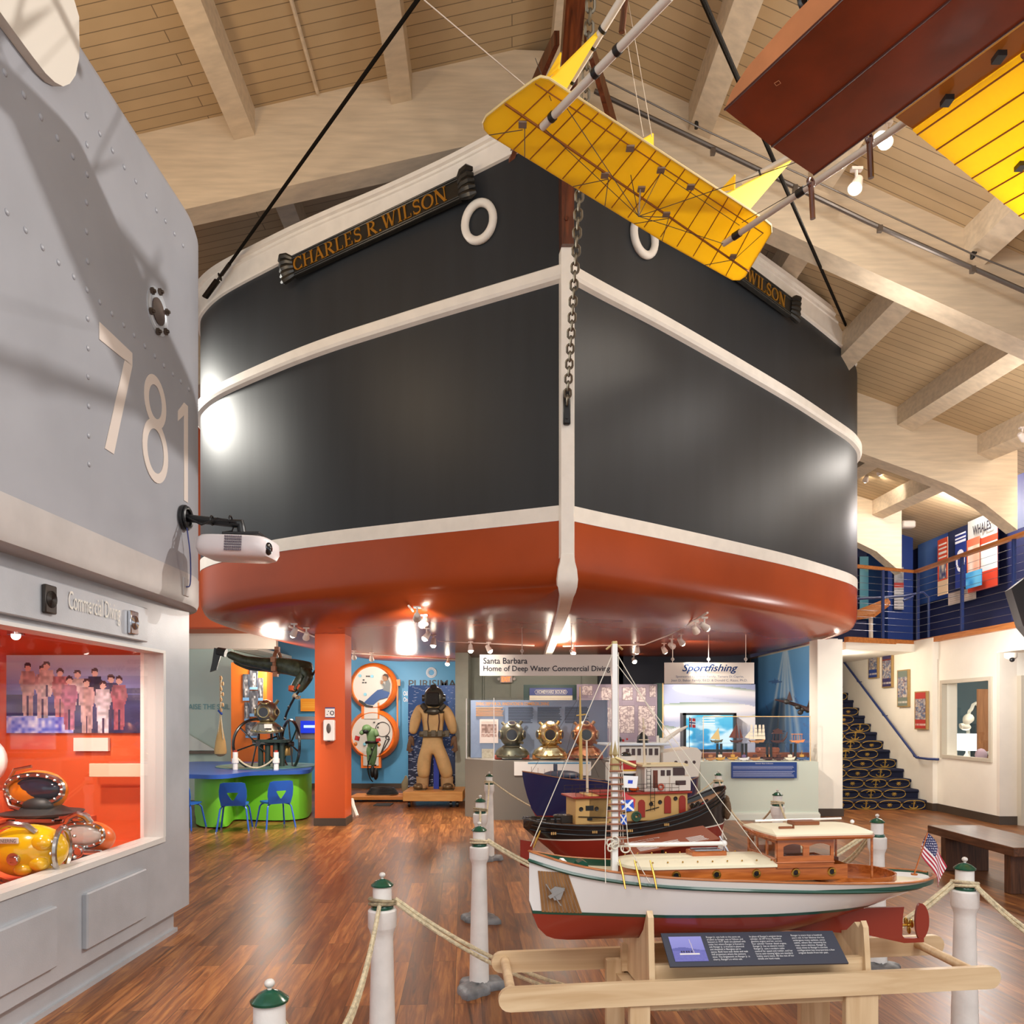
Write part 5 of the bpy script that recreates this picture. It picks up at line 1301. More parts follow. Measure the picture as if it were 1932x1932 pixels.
def nordic(u, v): return (40, 60, 120) if abs(u-.36) < .07 or abs(v-.5) < .09 else ((240, 236, 236) if abs(u-.36) < .14 or abs(v-.5) < .17 else (196, 40, 44))
picture('flag', ns2+V((0, 0, .03)), V((.055, .01, -.005)), Z*.08, 22, 16, nordic, nb_, th=.001)
ps = thing('pedestal', 'pedestal with pale disc foot under the navy blue model ship', 'pedestal', (.88, 6.45, 0), .16)
b = MB(); b.rbox((0, 0, .73), (1.0, .2, .04), .005); b.lathe([(.17, 0), (.17, .02), (.04, .03), (.04, .72)], n=24); b.build('pillar', postm, ps)
# ---------- walls under the ship
bluew = M('gallery blue wall', (84, 158, 206), .5); mintw = M('mint wall', (196, 218, 208), .5); sagew = M('sage grey wall', (170, 174, 158), .5, var=.03)
orangew = M('orange column paint', (200, 84, 36), .42); darkw = M('dark navy wall', (44, 46, 58), .6)
b = MB(); b.box(-7.2, -.95, 17.45, 17.6, 0, 3.6); struct('wall_back', b, bluew, smooth=0)
b = MB(); b.box(-10.5, -5.48, 15, 15.15, 0, 2.95); b.box(-5.55, -5.47, 15.16, 17.44, 0, 2.93); struct('wall_left', b, mintw, smooth=0)
b = MB(); b.box(-10.5, -4.6, 14.98, 15.12, 2.95, 3.3); b.box(-7.2, -5.0, 15.1, 17.5, 2.94, 3.0); struct('wall_left_upper', b, white, smooth=0)
b = MB(); b.box(-10.5, -4.7, 14.9, 15.2, 3.3, 8); struct('wall_left_top', b, M('orange fascia', (222, 100, 48), .5), smooth=0)
b = MB(); b.box(-10.5, -4.75, 14.85, 14.9, 3.24, 3.32); struct('trim_90', b, M('brown fascia trim', (150, 84, 50), .5), smooth=0)
b = MB(); b.box(-.95, 3.0, 16.2, 16.35, 0, 3.4); b.box(-1.1, -.85, 14.9, 17.5, 0, 3.2); struct('wall_centre', b, sagew, smooth=0)
b = MB(); b.box(2.2, 4.85, 15.9, 16.05, 0, 3.4); b.box(3.0, 5.36, 17.3, 17.4, 0, 3.2); b.box(1.8, 2.3, 15.9, 16.35, 2.2, 3.2); struct('wall_centre_dark', b, darkw, smooth=0)
b = MB(); b.box(-7.2, -.95, 17.40, 17.45, 0, .11); struct('baseboard_back', b, basem, smooth=0)
b = MB(); b.tube([(-.6, 16.17, 0), (-.6, 16.17, 2.62), (1.5, 16.17, 2.62)], .03, 6); b.box(-.02, 1.45, 16.12, 16.2, 0, 2.5); struct('door_1', b, M('sage door', (160, 166, 150), .45), smooth=0)
# orange column
b = MB(); b.box(-2.95, -2.5, 11.5, 11.96, .0, 2.93); struct('wall_column_orange', b, orangew, smooth=0)
b = MB(); b.box(-2.965, -2.485, 11.485, 11.975, 0, .115); struct('baseboard_column', b, basem, smooth=0)
dz_ = thing('sanitizer_dispenser', 'white hand sanitizer dispenser with dark oval on the orange column', 'dispenser', (-2.73, 11.47, 1.3))
b = MB(); a, c = P(611, 1398, 11.44), P(632, 1358, 11.44); b.rbox(((a.x+c.x)/2, 11.44, (a.z+c.z)/2), (c.x-a.x, .1, c.z-a.z), .015); b.build('housing', M('dispenser white', (240, 234, 230), .3), dz_, world=True, smooth=0)
b = MB(); b.ball(((a.x+c.x)/2, 11.39, (a.z+c.z)/2+.03), (.035, .012, .075), 16); b.build('lever', M('dark oval', (92, 84, 78), .3), dz_, world=True)
b = MB(); b.box((a.x+c.x)/2-.02, (a.x+c.x)/2+.02, 11.4, 11.44, a.z-.01, a.z+.01); b.build('nozzle', blackm, dz_, world=True)
def msk(u, v):
    if v > .88 or v < .07: return (60, 70, 130)
    if ((u-.72)**2+(v-.45)**2) < .05 and ((u-.72)**2+(v-.45)**2) > .018: return (40, 40, 50)
    if abs(u-.35) < .05 and abs(v-.6) < .05 or abs(u-.2) < .05 and abs(v-.3) < .04: return (50, 50, 60)
    return (232, 226, 222)
a, c = P(613.5, 1354, 11.49), P(631.5, 1334.5, 11.49); o = picture('notice', a, X*(c.x-a.x), Z*(c.z-a.z), 30, 32, msk); tag(o, 'small square white notice above the sanitizer dispenser on the orange column', 'sign')
# lettering on the mint wall
o = text('wall_lettering', 'RAISE THE SAIL', V((-6.38, 14.99, 1.77)), X, Z, M('teal lettering', (118, 168, 174), .6), width=.87, height=.105, bold=.01)
tag(o, 'pale teal words RAISE THE SAIL painted on the mint wall', 'lettering')
sl = thing('sail_relief', 'pale boat sail cutout with dark boom on the mint wall', 'wall relief', (-6, 14.95, .9))
b = MB(); b.prism([(-9, 2.3), (-9, .97), (-5.75, .97), (-6.4, 1.35)], (0, 14.96, 0), X, Z, Y*-.02); b.prism([(-9, 2.5), (-6.6, 2.05), (-6.35, 2.12), (-6.9, 2.3), (-9, 2.75)], (0, 14.96, 0), X, Z, Y*-.02); b.build('sail_cloth', M('pale sail', (222, 230, 224), .5), sl, world=True, smooth=0)
b = MB(); b.box(-9, -5.72, 14.90, 14.95, .91, .96); b.build('boom', M('brown boom', (110, 98, 88), .5), sl, world=True, smooth=0)
nb2 = thing('net_bag', 'tan mesh net bag of shells hanging on white cords by the mint wall', 'bag', P(416, 1428, 13.6))
b = MB(); c = P(416, 1405, 13.6); b.lathe([(.005, .55), (.02, .40), (.035, .30), (.085, .05), (.105, -.10), (.10, -.16), (.05, -.2), (.001, -.21)], c, 16); b.build('net', M('tan net', (206, 166, 106), .8, bump=1, bscale=120), nb2, world=True)
b = MB(); b.tube([P(415, 1275, 13.6), P(416, 1345, 13.6), P(411, 1395, 13.55)], .012, 6); b.tube([P(417, 1275, 13.6), P(416, 1345, 13.6), P(421, 1395, 13.55)], .012, 6); b.build('cord', ropem, nb2, world=True)
b = MB()
for k in range(7): b.ball(P(417+(k % 2)*3, 1280+10*k, 13.58), (.025, .02, .04), 8)
b.build('cork_float', M('cork float', (222, 180, 130), .7), nb2, world=True)
b = MB(); b.tube([P(412, 1340, 13.58), P(419, 1348, 13.58)], .02, 6); b.build('blue_tie', M('blue tie', (40, 80, 170), .6), nb2, world=True)
# kiosk with photographs
kd = 14.2
kk = thing('photo_kiosk', 'tall orange kiosk panel with black and white photo strips behind the air pump', 'display panel', P(470, 1450, kd))
b = MB(); q = [P(436, 1454, kd), P(505, 1454, kd), P(503, 1262, kd), P(478, 1249, kd), P(436, 1250, kd)]
b.add([p for p in q]+[p+V((-.0, .35, 0)) for p in q], [(0, 1, 2, 3, 4), (9, 8, 7, 6, 5)]+[(i, (i+1) % 5, 5+(i+1) % 5, 5+i) for i in range(5)]); b.build('panel', M('kiosk orange', (236, 122, 36), .45), kk, world=True, smooth=0)
def bwphoto(sd):
    def f(u, v):
        if v < .12: return (120, 170, 214)
        if abs(u-.5-.1*sin(sd)) < .22 and v < .8: return mixc((226, 224, 222), (60, 60, 66), vnoise(u*9, v*12, sd))
        return mixc((40, 42, 50), (150, 150, 154), vnoise(u*5, v*8, sd+3)*.8)
    return f
for i, (xa, xb, ya, yb) in enumerate(((458, 470, 1272, 1322), (471, 486, 1262, 1301), (487, 496, 1279, 1322), (471, 486, 1303, 1352), (461, 470, 1325, 1360), (463, 485, 1362, 1392))):
    a, c = P(xa, yb, kd-.03), P(xb, ya, kd-.03); picture('photo_print', a, X*(c.x-a.x), Z*(c.z-a.z), 18, 34, bwphoto(i), kk)
# pump with flywheels and a copper helmet on top
def helmet(t, c, s, body, rim, glass, world=True):
    b = MB(); c = V(c); 
    b.ball(c+Z*.02*s, (.185*s, .19*s, .195*s), 26); b.build('bonnet', body, t, world=True)
    b = MB(); b.lathe([(.14*s, 0), (.15*s, .02*s), (.15*s, .05*s), (.13*s, .06*s)], c-Z*.20*s, 24); b.build('neck_ring', rim, t, world=True)
    b = MB(); n = 24; vs = []
    for r, z, k in ((.13, -.15, 1), (.18, -.175, 1), (.235, -.215, 1), (.26, -.27, 1), (.255, -.30, 1)):
        for j in range(n):
            a = 2*pi*j/n; dr = -.05*abs(sin(a)) if z < -.2 else 0
            vs.append(c+V(((r+.0)*cos(a), (r-.06*(z < -.2))*sin(a), z-.03*(abs(sin(a)) if z < -.2 else 0)))*s)
    b.add(vs, [(i*n+j, i*n+(j+1) % n, (i+1)*n+(j+1) % n, (i+1)*n+j) for i in range(4) for j in range(n)]); b.build('breastplate', body, t, world=True)
    b = MB(); b.tube([c+V((.255*cos(a), .195*sin(a), -.27-.03*abs(sin(a))))*s for a in [2*pi*k/24 for k in range(24)]], .012*s, 6, closed=True)
    for k in range(8): a = pi+pi*(k+.5)/8; b.ball(c+V((.25*cos(a), .20*sin(a), -.285))*s, .014*s, 8)
    b.build('clamp_ring', rim, t, world=True)
    for ang, el, r in ((-90, 0, .085), (-20, 0, .055), (-160, 0, .055), (-90, 62, .055)):
        a, e2 = radians(ang), radians(el); n_ = V((cos(a)*cos(e2), sin(a)*cos(e2), sin(e2))); w0 = c+V((0, 0, .02*s))+n_*.188*s
        b = MB(); b.ring(w0, r*s, .015*s, n_, 22, 7); b.tube([w0-n_*.03*s, w0+n_*.01*s], r*s, 20); pr2 = b.build('window_rim', rim, t, world=True)
        b = MB(); b.disc(w0+n_*.008*s, (r-.008)*s, n_, .01*s, 20); b.build('window_glass', glass, pr2, world=True)
    b = MB(); b.tube([c+V((.10, .1, .15))*s, c+V((.15, .10, .22))*s], .025*s, 8); b.tube([c+V((.10, -.14, -.08))*s, c+V((.16, -.18, -.10))*s], .02*s, 8); b.tube([c+V((-.1, .1, .15))*s, c+V((-.15, .12, .2))*s], .022*s, 8); b.build('fitting', rim, t, world=True)
gl_ = M('helmet glass', (44, 44, 50), .1, coat=.4)
pewter = M('pewter', (150, 144, 132), .3, .9); copper = M('copper', (196, 128, 88), .3, .9); tinned = M('tinned brass', (206, 186, 142), .25, .9); bronze_d = M('dark bronze', (104, 102, 84), .35, .8)
pmp = thing('air_pump', 'antique black diver air pump with two big spoked flywheels behind the kids table', 'pump', P(515, 1452, 12.7))
pc = 12.7
def wheel(c, R, ax, nm='flywheel'):
    b = MB(); c = V(c); n = V(ax).normalized(); b.ring(c, R, .024, n, 40, 8); q = n.to_track_quat('Z', 'Y')
    b.tube([c-n*.05, c+n*.05], .045, 12)
    for k in range(6):
        a = 2*pi*k/6+.3; b.tube([c, c+q @ V((R*cos(a), R*sin(a), 0))], .014, 6)
    b.build(nm, M('black enamel', (24, 24, 24), .2, coat=.6), pmp, world=True)
wheel(P(484, 1403, pc-.15), .40, (.72, -.69, 0)); wheel(P(548, 1404, pc+.1), .40, (.80, .60, 0))
pumpg = M('dark green iron', (36, 52, 46), .4)
b = MB()
for px in (492, 505, 520, 532): b.tube([P(px, 1460, pc), P(px, 1400, pc)], .045, 10)
b.cbox(P(512, 1398, pc), (.55, .25, .05)); b.build('cylinder_block', pumpg, pmp, world=True)
b = MB(); 
for px in (488, 512, 530): b.tube([P(px, 1400, pc+.05), P(px, 1374, pc)], .02, 8)
b.cbox(P(508, 1374, pc), (.42, .30, .04)); b.tube([P(484, 1403, pc-.15), P(548, 1404, pc+.1)], .025, 8); b.build('frame', blackm, pmp, world=True)
b = MB(); b.lathe([(.10, 0), (.11, .1), (.06, .2)], P(540, 1425, pc+.2), 14); b.build('gauge', M('old brass', (150, 120, 70), .4, .7), pmp, world=True)
ph = thing('diving_helmet', 'pewter diving helmet sitting on top of the black air pump', 'helmet', P(508, 1374, pc))
helmet(ph, P(504, 1345, pc-.05)-Z*.01, 1.0, pewter, M('helmet brass', (176, 160, 116), .35, .8), gl_)
b = MB(); a = P(506, 1370, pc-.28); b.rbox(a, (.13, .01, .07), .002); b.build('tag_plate', M('tag white', (230, 226, 216), .5), ph, world=True, smooth=0)
for i, px in enumerate((444, 521)):
    c = P(px, 1455, 12.1); t = thing('pipe_bollard', 'white capped pipe post %s the black air pump' % ('left of' if i == 0 else 'in front of'), 'post', c)
    b = MB(); b.tube([c, c+Z*.3], .04, 12); b.tube([c+Z*.13, c+Z*.2], .055, 12); b.build('pipe', postm, t, world=True)
    b = MB(); b.tube([c+Z*.3, c+Z*.33], .03, 12); b.build('cap', redtrim, t, world=True)
b = MB(); b.tube(catenary(P(446, 1428, 12.1), P(521, 1426, 12.1), .18), .014, 6); tag(b.build('rope', ropem, world=True), 'thin white rope slung between the two white pipe posts by the pump', 'rope')
# kids table
kt = thing('activity_table', 'kidney shaped kids table with lime green body and blue top', 'table', P(500, 1550, 12))
def gp(px, d): return ((px-966)/F*d, d)
def plan(pts, z0, z1, k=5):
    c = crom([V((*p, 0)) for p in pts], k, True); b = MB(); b.prism([(p.x, p.y) for p in c], (0, 0, z0), X, Y, Z*(z1-z0)); return b
body = [gp(370, 11.9), gp(374, 11.45), gp(388, 11.25), gp(415, 11.22), gp(430, 11.35), gp(437, 11.75), gp(446, 12.05), gp(480, 12.0), gp(530, 11.95), gp(570, 12.15), gp(584, 12.6), gp(580, 13.6), gp(500, 14), gp(380, 13.8)]
plan(body, .02, .74).build('body', M('lime green panel', (118, 204, 52), .4), kt, world=True, smooth=50)
top = [(-5.6, 11.3), gp(360, 11.1), gp(400, 11.0), gp(435, 11.15), gp(470, 11.6), gp(520, 11.8), gp(575, 11.98), gp(588, 12.5), gp(584, 13.7), gp(500, 14.1), (-6, 14)]
plan(top, .74, .80).build('table_top', M('royal blue top', (44, 84, 166), .3), kt, world=True, smooth=50)
c = P(505, 1455, 12.9); b = MB(); b.lathe([(.82, 0), (.82, .012)], (c.x, 12.9, .802), 40); dd_ = b.build('map_disc', M('map blue green', (92, 130, 120), .35, var=.35, vscale=3), kt, world=True)
# chairs
cb = M('chair blue plastic', (34, 92, 188), .3); cbf = M('chair blue frame', (42, 88, 186), .3)
def kchair(label):
    t = thing('kids_chair', label, 'chair', (0, 0, 0), 0, 'blue kids chairs round the activity table')
    b = MB(); b.prism([(-.17, -.15), (-.19, .0), (-.17, .17), (-.12, .19), (.12, .19), (.17, .17), (.19, 0), (.17, -.15)], (0, 0, .385), X, Y, Z*.022); b.build('seat', cb, t, smooth=30)
    b = MB(); w_ = .175
    def bk(x, z): return V((x, -.165-.06*(z-.4)/.3-.03*(1-(x/.18)**2), z))
    cells = [[(-.175, .38), (.175, .38), (.06, .44), (-.06, .44)], ]
    out_ = [(-.16, .38), (.16, .38), (.185, .50), (.185, .66), (.165, .70), (.12, .715), (-.12, .715), (-.165, .70), (-.185, .66), (-.185, .50)]
    tri = [(-.012, .46), (.012, .46), (.075, .565), (-.075, .565)]
    # skin the back around a rounded triangular hole
    A = [(-.16, .38), (.16, .38), (.185, .50), (.185, .60), (.165, .70), (.12, .715), (-.12, .715), (-.165, .70), (-.185, .60), (-.185, .50)]
    Bq = [(-.012, .46), (.012, .46), (.05, .52), (.075, .562), (.07, .57), (.05, .572), (-.05, .572), (-.07, .57), (-.075, .562), (-.05, .52)]
    n = 10; vs = [bk(*p) for p in A]+[bk(*p) for p in Bq]; vs += [p+V((0, .014, 0)) for p in vs]
    fs = []
    for i in range(n):
        j = (i+1) % n; fs += [(i, j, n+j, n+i), (2*n+j, 2*n+i, 3*n+i, 3*n+j), (j, i, 2*n+i, 2*n+j), (n+i, n+j, 3*n+j, 3*n+i)]
    b.add(vs, fs); b.build('backrest', cb, t, smooth=30)
    for sx in (-1, 1):
        for sy in (-1, 1):
            b = MB(); b.tube([(sx*.10, sy*.09, .385), (sx*.155, sy*.13, .365), (sx*.175, sy*.155, .33), (sx*.215, sy*.215, .03)], .0125, 8); l_ = b.build('leg', cbf, t)
            b = MB(); b.tube([(sx*.215, sy*.215, .03), (sx*.217, sy*.217, 0)], .016, 8); b.build('glide', chrome, l_)
    return t
k1 = kchair('blue kids chair with its back to us at the middle of the green table'); k1.location = (*gp(443, 10.95), 0); k1.rotation_euler = (0, 0, radians(12))
k2 = copy_tree(k1); k2['label'] = 'blue kids chair turned sideways at the right end of the green table'; k2.location = (*gp(520, 11.2), 0); k2.rotation_euler = (0, 0, radians(38))
k3 = copy_tree(k1); k3['label'] = 'blue kids chair mostly hidden behind the grey show case edge'; k3.location = (*gp(348, 11.0), 0); k3.rotation_euler = (0, 0, radians(-5))
# hanging wetsuit diver
hd = thing('diver_mannequin', 'hanging diver mannequin in dark green wetsuit with weight belt and one swim fin', 'mannequin', P(520, 1255, 12.3))
wet = M('wetsuit green', (62, 70, 52), .35, var=.25, vscale=12, bump=.5, bscale=30)
J = [(520, 1252, .16, 0), (545, 1256, .17, 0), (566, 1262, .17, -.05), (590, 1258, .09, -.05), (498, 1252, .11, -.08), (462, 1247, .085, -.1), (428, 1233, .06, -.1), (570, 1275, .10, -.2), (556, 1297, .07, -.25), (552, 1306, .055, -.28), (585, 1275, .08, -.3), (572, 1295, .06, -.32), (563, 1305, .05, -.3), (503, 1258, .10, .12), (468, 1256, .08, .15), (440, 1246, .05, .16)]
jj = [(*P(a, b_, 12.3+o), r) for a, b_, r, o in J]
skin('body', jj, [(0, 1), (1, 2), (2, 3), (0, 4), (4, 5), (5, 6), (2, 7), (7, 8), (8, 9), (2, 10), (10, 11), (11, 12), (0, 13), (13, 14), (14, 15)], wet, hd)
b = MB(); b.tube([P(426, 1232, 12.2), P(410, 1228, 12.2)], [.07, .06], 8); q = [P(404, 1222, 12.2), P(420, 1226, 12.2), P(412, 1250, 12.2), P(408, 1264, 12.2), P(396, 1268, 12.2), P(400, 1250, 12.2)]
b.add(q+[p+Y*.03 for p in q], [(0, 1, 2, 3, 4, 5), (11, 10, 9, 8, 7, 6)]+[(i, (i+1) % 6, 6+(i+1) % 6, 6+i) for i in range(6)]); b.build('swim_fin', M('fin black', (52, 56, 54), .4), hd, world=True)
b = MB(); c = P(521, 1250, 12.28); b.tube([c+V((.02, .18*cos(a), .18*sin(a))) for a in [2*pi*k/16 for k in range(16)]], .03, 6, closed=True)
for a in (-2.6, -2.0, -3.3, 1.6): b.cbox(c+V((.02, .21*cos(a), .21*sin(a))), (.07, .08, .08))
b.build('weight_belt', M('belt orange brown', (170, 120, 90), .4, .3), hd, world=True)
b = MB(); b.tube([P(553, 1296, 12.05), P(551, 1304, 12.03)], [.075, .06], 10); b.tube([P(570, 1294, 12.0), P(565, 1302, 12.0)], [.065, .055], 10); b.build('cuff', M('cuff orange', (226, 94, 30), .5), hd, world=True)
hj = [(554, 1307, .05), (557, 1312, .045), (561, 1316, .03), (558, 1318, .018), (562, 1318.5, .018), (565, 1317, .018), (567, 1314, .016), (552, 1315, .016)]
skin('hand', [(*P(a, b_, 12.0+(.02*i if i > 2 else 0)), r) for i, (a, b_, r) in enumerate(hj)], [(0, 1), (1, 2), (2, 3), (2, 4), (2, 5), (2, 6), (1, 7)], M('glove tan', (200, 180, 150), .6), hd, sub=1)
b = MB(); b.tube([P(598, 1262, 12.1), P(575, 1290, 12.0), P(558, 1312, 12.0), P(548, 1330, 12.1), P(541, 1345, 12.2), P(537, 1358, 12.25)], .018, 8)
for px, py in ((590, 1272), (578, 1286), (566, 1303), (545, 1334), (538, 1356)): b.ball(P(px, py, 12.0), .024, 8)
tag(b.build('air_hose', blackm, world=True), 'black air hose held by the hanging wetsuit diver, dropping to the pump', 'hose')
# blue wall: small orange sign and framed screen
a, c = P(567, 1342, 17.3), P(597, 1318, 17.3); o = picture('wall_sign', a, X*(c.x-a.x), Z*(c.z-a.z), 30, 24, lambda u, v: (250, 180, 60) if .25 < v < .75 and int(v*20) % 2 and u > .1 else (242, 156, 30)); tag(o, 'small orange sign on the blue wall above the little screen', 'sign')
t = thing('monitor', 'small blue screen in a grey box frame left of the orange column', 'screen', P(580, 1395, 16))
b = MB(); a, c = P(557, 1395, 15.9), P(604, 1352, 15.9); b.rbox(((a.x+c.x)/2, 16.1, (a.z+c.z)/2), (c.x-a.x, .4, c.z-a.z), .01); b.build('frame', M('grey frame', (120, 118, 116), .5), t, world=True, smooth=0)
a, c = P(567, 1383, 15.85), P(603, 1360, 15.85); picture('screen', a, X*(c.x-a.x), Z*(c.z-a.z), 24, 14, lambda u, v: (190, 210, 255) if .45 < v < .62 and .15 < u < .9 else (20, 50, 190), t, mat=screenmat(1.0))
# ---------- diving bell relief, seated figure, small diver
D = 17.25
bell = thing('diving_bell_relief', 'orange double sphere diving bell cutout mounted on the blue wall', 'wall relief', P(705, 1450, D))
obell = M('bell orange', (236, 122, 40), .4, var=.06); gin = M('bell inside grey', (206, 204, 198), .5)
b = MB()
for cx_, cy_, r_ in ((706, 1296, .54), (706, 1386, .57)):
    c = P(cx_, cy_, D); b.lathe([(r_, 0), (r_*.98, .12), (r_*.86, .2), (r_*.80, .12)], n=36, T=Matrix.Translation(c) @ Matrix.Rotation(pi/2, 4, 'X'))
b.cbox(P(700, 1341, D-.08), (.40, .16, .36)); b.cbox(P(701, 1436, D-.08), (.44, .16, .30)); b.cbox(P(751, 1288, D-.05), (.10, .08, .14)); b.cbox(P(750, 1340, D-.05), (.03, .05, 1.2))
b.build('shell', obell, bell, world=True)
b = MB()
for cx_, cy_, r_ in ((700, 1296, .46), (700, 1384, .48)):
    c = P(cx_, cy_, D-.14); b.disc(c, r_, Y, .03, 36)
b.cbox(P(700, 1341, D-.17), (.30, .03, .36)); b.cbox(P(700, 1430, D-.17), (.34, .03, .34)); b.build('inner_panel', gin, bell, world=True)
b = MB()
for px, py in ((679, 1275), (702, 1276), (689, 1310), (688, 1404), (712, 1404)): b.disc(P(px, py, D-.17), .035, Y, .03, 14)
b.build('gauge_dial', M('dial blue', (130, 196, 220), .4), bell, world=True)
b = MB()
for px, py in ((692, 1276), (696, 1276), (686, 1283), (690, 1288), (685, 1288), (714, 1365), (713, 1372), (706, 1363)): b.cbox(P(px, py, D-.17), (.035, .03, .03))
b.ring(P(722, 1376, D-.17), .16, .008, Y, 24, 5); b.ring(P(731, 1392, D-.17), .035, .012, Y, 16, 5); b.tube([P(735, 1394, D-.17), P(720, 1420, D-.17)], .012, 5); b.tube([P(728, 1396, D-.17), P(717, 1425, D-.17)], .012, 5)
b.build('control_mark', M('mark dark', (50, 50, 52), .5), bell, world=True)
sf = thing('seated_figure', 'flat cutout of a person seated in jeans inside the upper orange sphere', 'cutout figure', P(710, 1334, D-.22))
def flat(name, pts, m_, dd, par):
    b = MB(); q = [P(a, b_, dd) for a, b_ in pts]; n = len(q); b.add(q+[p+Y*.03 for p in q], [tuple(range(n)), tuple(range(2*n-1, n-1, -1))]+[(i, (i+1) % n, n+(i+1) % n, n+i) for i in range(n)]); return b.build(name, m_, par, world=True, smooth=0)
flat('trousers', [(735, 1308), (731, 1316), (715, 1320), (705, 1330), (697, 1330), (686, 1326), (704, 1309), (712, 1302), (725, 1299), (733, 1302)], M('jeans', (50, 84, 140), .6), D-.20, sf)
flat('jacket', [(733, 1282), (736, 1290), (735, 1306), (722, 1302), (724, 1296), (719, 1290), (722, 1287), (727, 1294), (728, 1284)], M('grey jacket', (112, 120, 124), .6), D-.21, sf)
flat('head', [(722, 1274), (726, 1271), (731, 1273), (733, 1278), (731, 1284), (725, 1285), (722, 1281)], M('head brown', (150, 110, 80), .6), D-.215, sf)
flat('hair', [(722, 1275), (726, 1271), (731, 1272), (733, 1276), (731, 1283), (730, 1277), (725, 1275)], M('hair dark', (60, 44, 36), .6), D-.222, sf)
flat('hand', [(719, 1283), (723, 1285), (722, 1291), (718, 1290)], M('head brown', (150, 110, 80), .6), D-.222, sf)
flat('shoe', [(677, 1320), (684, 1323), (692, 1330), (704, 1332), (703, 1335), (690, 1334), (677, 1324)], blackm, D-.21, sf)
sd_ = thing('diver_mannequin', 'green suited diver mannequin floating before the lower orange sphere', 'mannequin', P(700, 1450, 16))
gs = M('green drysuit', (96, 130, 84), .45, var=.1); dd = 16
J = [(702, 1402, .11, 0), (701, 1388, .12, 0), (699, 1378, .12, 0), (697, 1372, .06, 0), (708, 1378, .06, -.05), (712, 1390, .05, -.1), (689, 1376, .06, 0), (679, 1386, .05, -.05), (699, 1412, .08, 0), (697, 1430, .06, 0), (698, 1444, .045, -.02), (706, 1412, .08, 0), (706, 1430, .06, 0), (702, 1446, .045, 0)]
skin('body', [(*P(a, b_, dd+o), r) for a, b_, r, o in J], [(0, 1), (1, 2), (2, 3), (2, 4), (4, 5), (2, 6), (6, 7), (0, 8), (8, 9), (9, 10), (0, 11), (11, 12), (12, 13)], gs, sd_)
b = MB(); b.ball(P(692, 1375, dd-.05), (.10, .10, .09), 16); b.build('hood', gs, sd_, world=True)
b = MB(); b.ball(P(690, 1380, dd-.12), (.06, .04, .05), 12); b.build('mask', blackm, sd_, world=True)
for k, pts_, in ((0, [(675, 1389, .045), (673, 1397, .04), (671, 1403, .03)]), (1, [(713, 1393, .045), (714, 1399, .04), (715, 1404, .03)])):
    b = MB(); b.tube([P(a, b_, dd-.08) for a, b_, r in pts_[:2]], .05, 8); b.build('sleeve', M('sleeve red', (170, 34, 40), .5), sd_, world=True)
    a, b_, r = pts_[2]; skin('hand', [(*P(a, b_-4, dd-.08), .035), (*P(a, b_, dd-.08), .035), (*P(a-2, b_+4, dd-.08), .014), (*P(a, b_+5, dd-.08), .014), (*P(a+1.5, b_+4.5, dd-.09), .014), (*P(a+3, b_+2, dd-.1), .013), (*P(a-3, b_+1, dd-.1), .013)], [(0, 1), (1, 2), (1, 3), (1, 4), (1, 5), (1, 6)], M('hand orange', (196, 120, 60), .5), sd_, sub=1)
b = MB(); b.ring(P(702, 1401, dd), .12, .03, (0, .1, 1), 20, 6); b.build('belt', blackm, sd_, world=True)
for px, py in ((703, 1456), (709, 1460)):
    b = MB(); b.ball(P(px, py, dd-.05), (.055, .07, .13), 12); b.build('boot', blackm, sd_, world=True)
b = MB(); b.tube(crom([P(708, 1405, dd-.1), P(700, 1425, dd-.15), P(694, 1445, dd-.1), P(697, 1465, dd-.1), P(703, 1475, dd)], 4), .012, 6)
for px, py in ((701, 1414), (698, 1426), (695, 1437), (694, 1450), (708, 1444)): b.ball(P(px, py, dd-.14), .022, 8)
tag(b.build('umbilical_hose', blackm, world=True), 'thin white beaded umbilical hose trailing from the green suited diver', 'hose')
pa = thing('wooden_pallet', 'low orange wood pallet with coiled hose below the orange sphere relief', 'pallet', (*gp(722, 14.9), 0))
b = MB(); a = gp(722, 14.9); b.rbox((a[0]-.0, 15.0, .07), (1.2, .7, .06), .005); b.build('board', wood('pallet orange wood', (206, 130, 60), (226, 156, 84), .5, 'X'), pa, world=True, smooth=0)
b = MB()
for k in range(5): b.tube([(a[0]-.02+(.30-.02*k)*cos(t), 15.0+(.22-.01*k)*sin(t), .13+.025*k) for t in [2*pi*i/28 for i in range(28)]], .016, 6, closed=True)
tag(b.build('hose_coil', M('hose black', (34, 38, 40), .5), world=True), 'black coiled hose lying on the low pallet', 'hose')
b = MB(); c = P(766, 1470, 15.2); b.lathe([(.06, 0), (.09, .05), (.09, .2), (.04, .28), (.02, .34)], (c.x, c.y, .12), 12); tag(b.build('sea_anemone', M('kelp beige', (150, 140, 110), .7), world=True), 'beige prop standing at the end of the low pallet by the fish poster', 'prop')
# gas cylinder shape in blue shadows: starfish decal near floor mat
b = MB(); a = P(722, 1503, 14); b.box(*sorted((gp(704, 14)[0], gp(736, 14)[0])), 14.0, 14.4, 0, .012); tag(b.build('floor_mat', M('dark mat', (56, 62, 64), .8), smooth=0), 'small dark mat on the floor before the low pallet', 'mat')
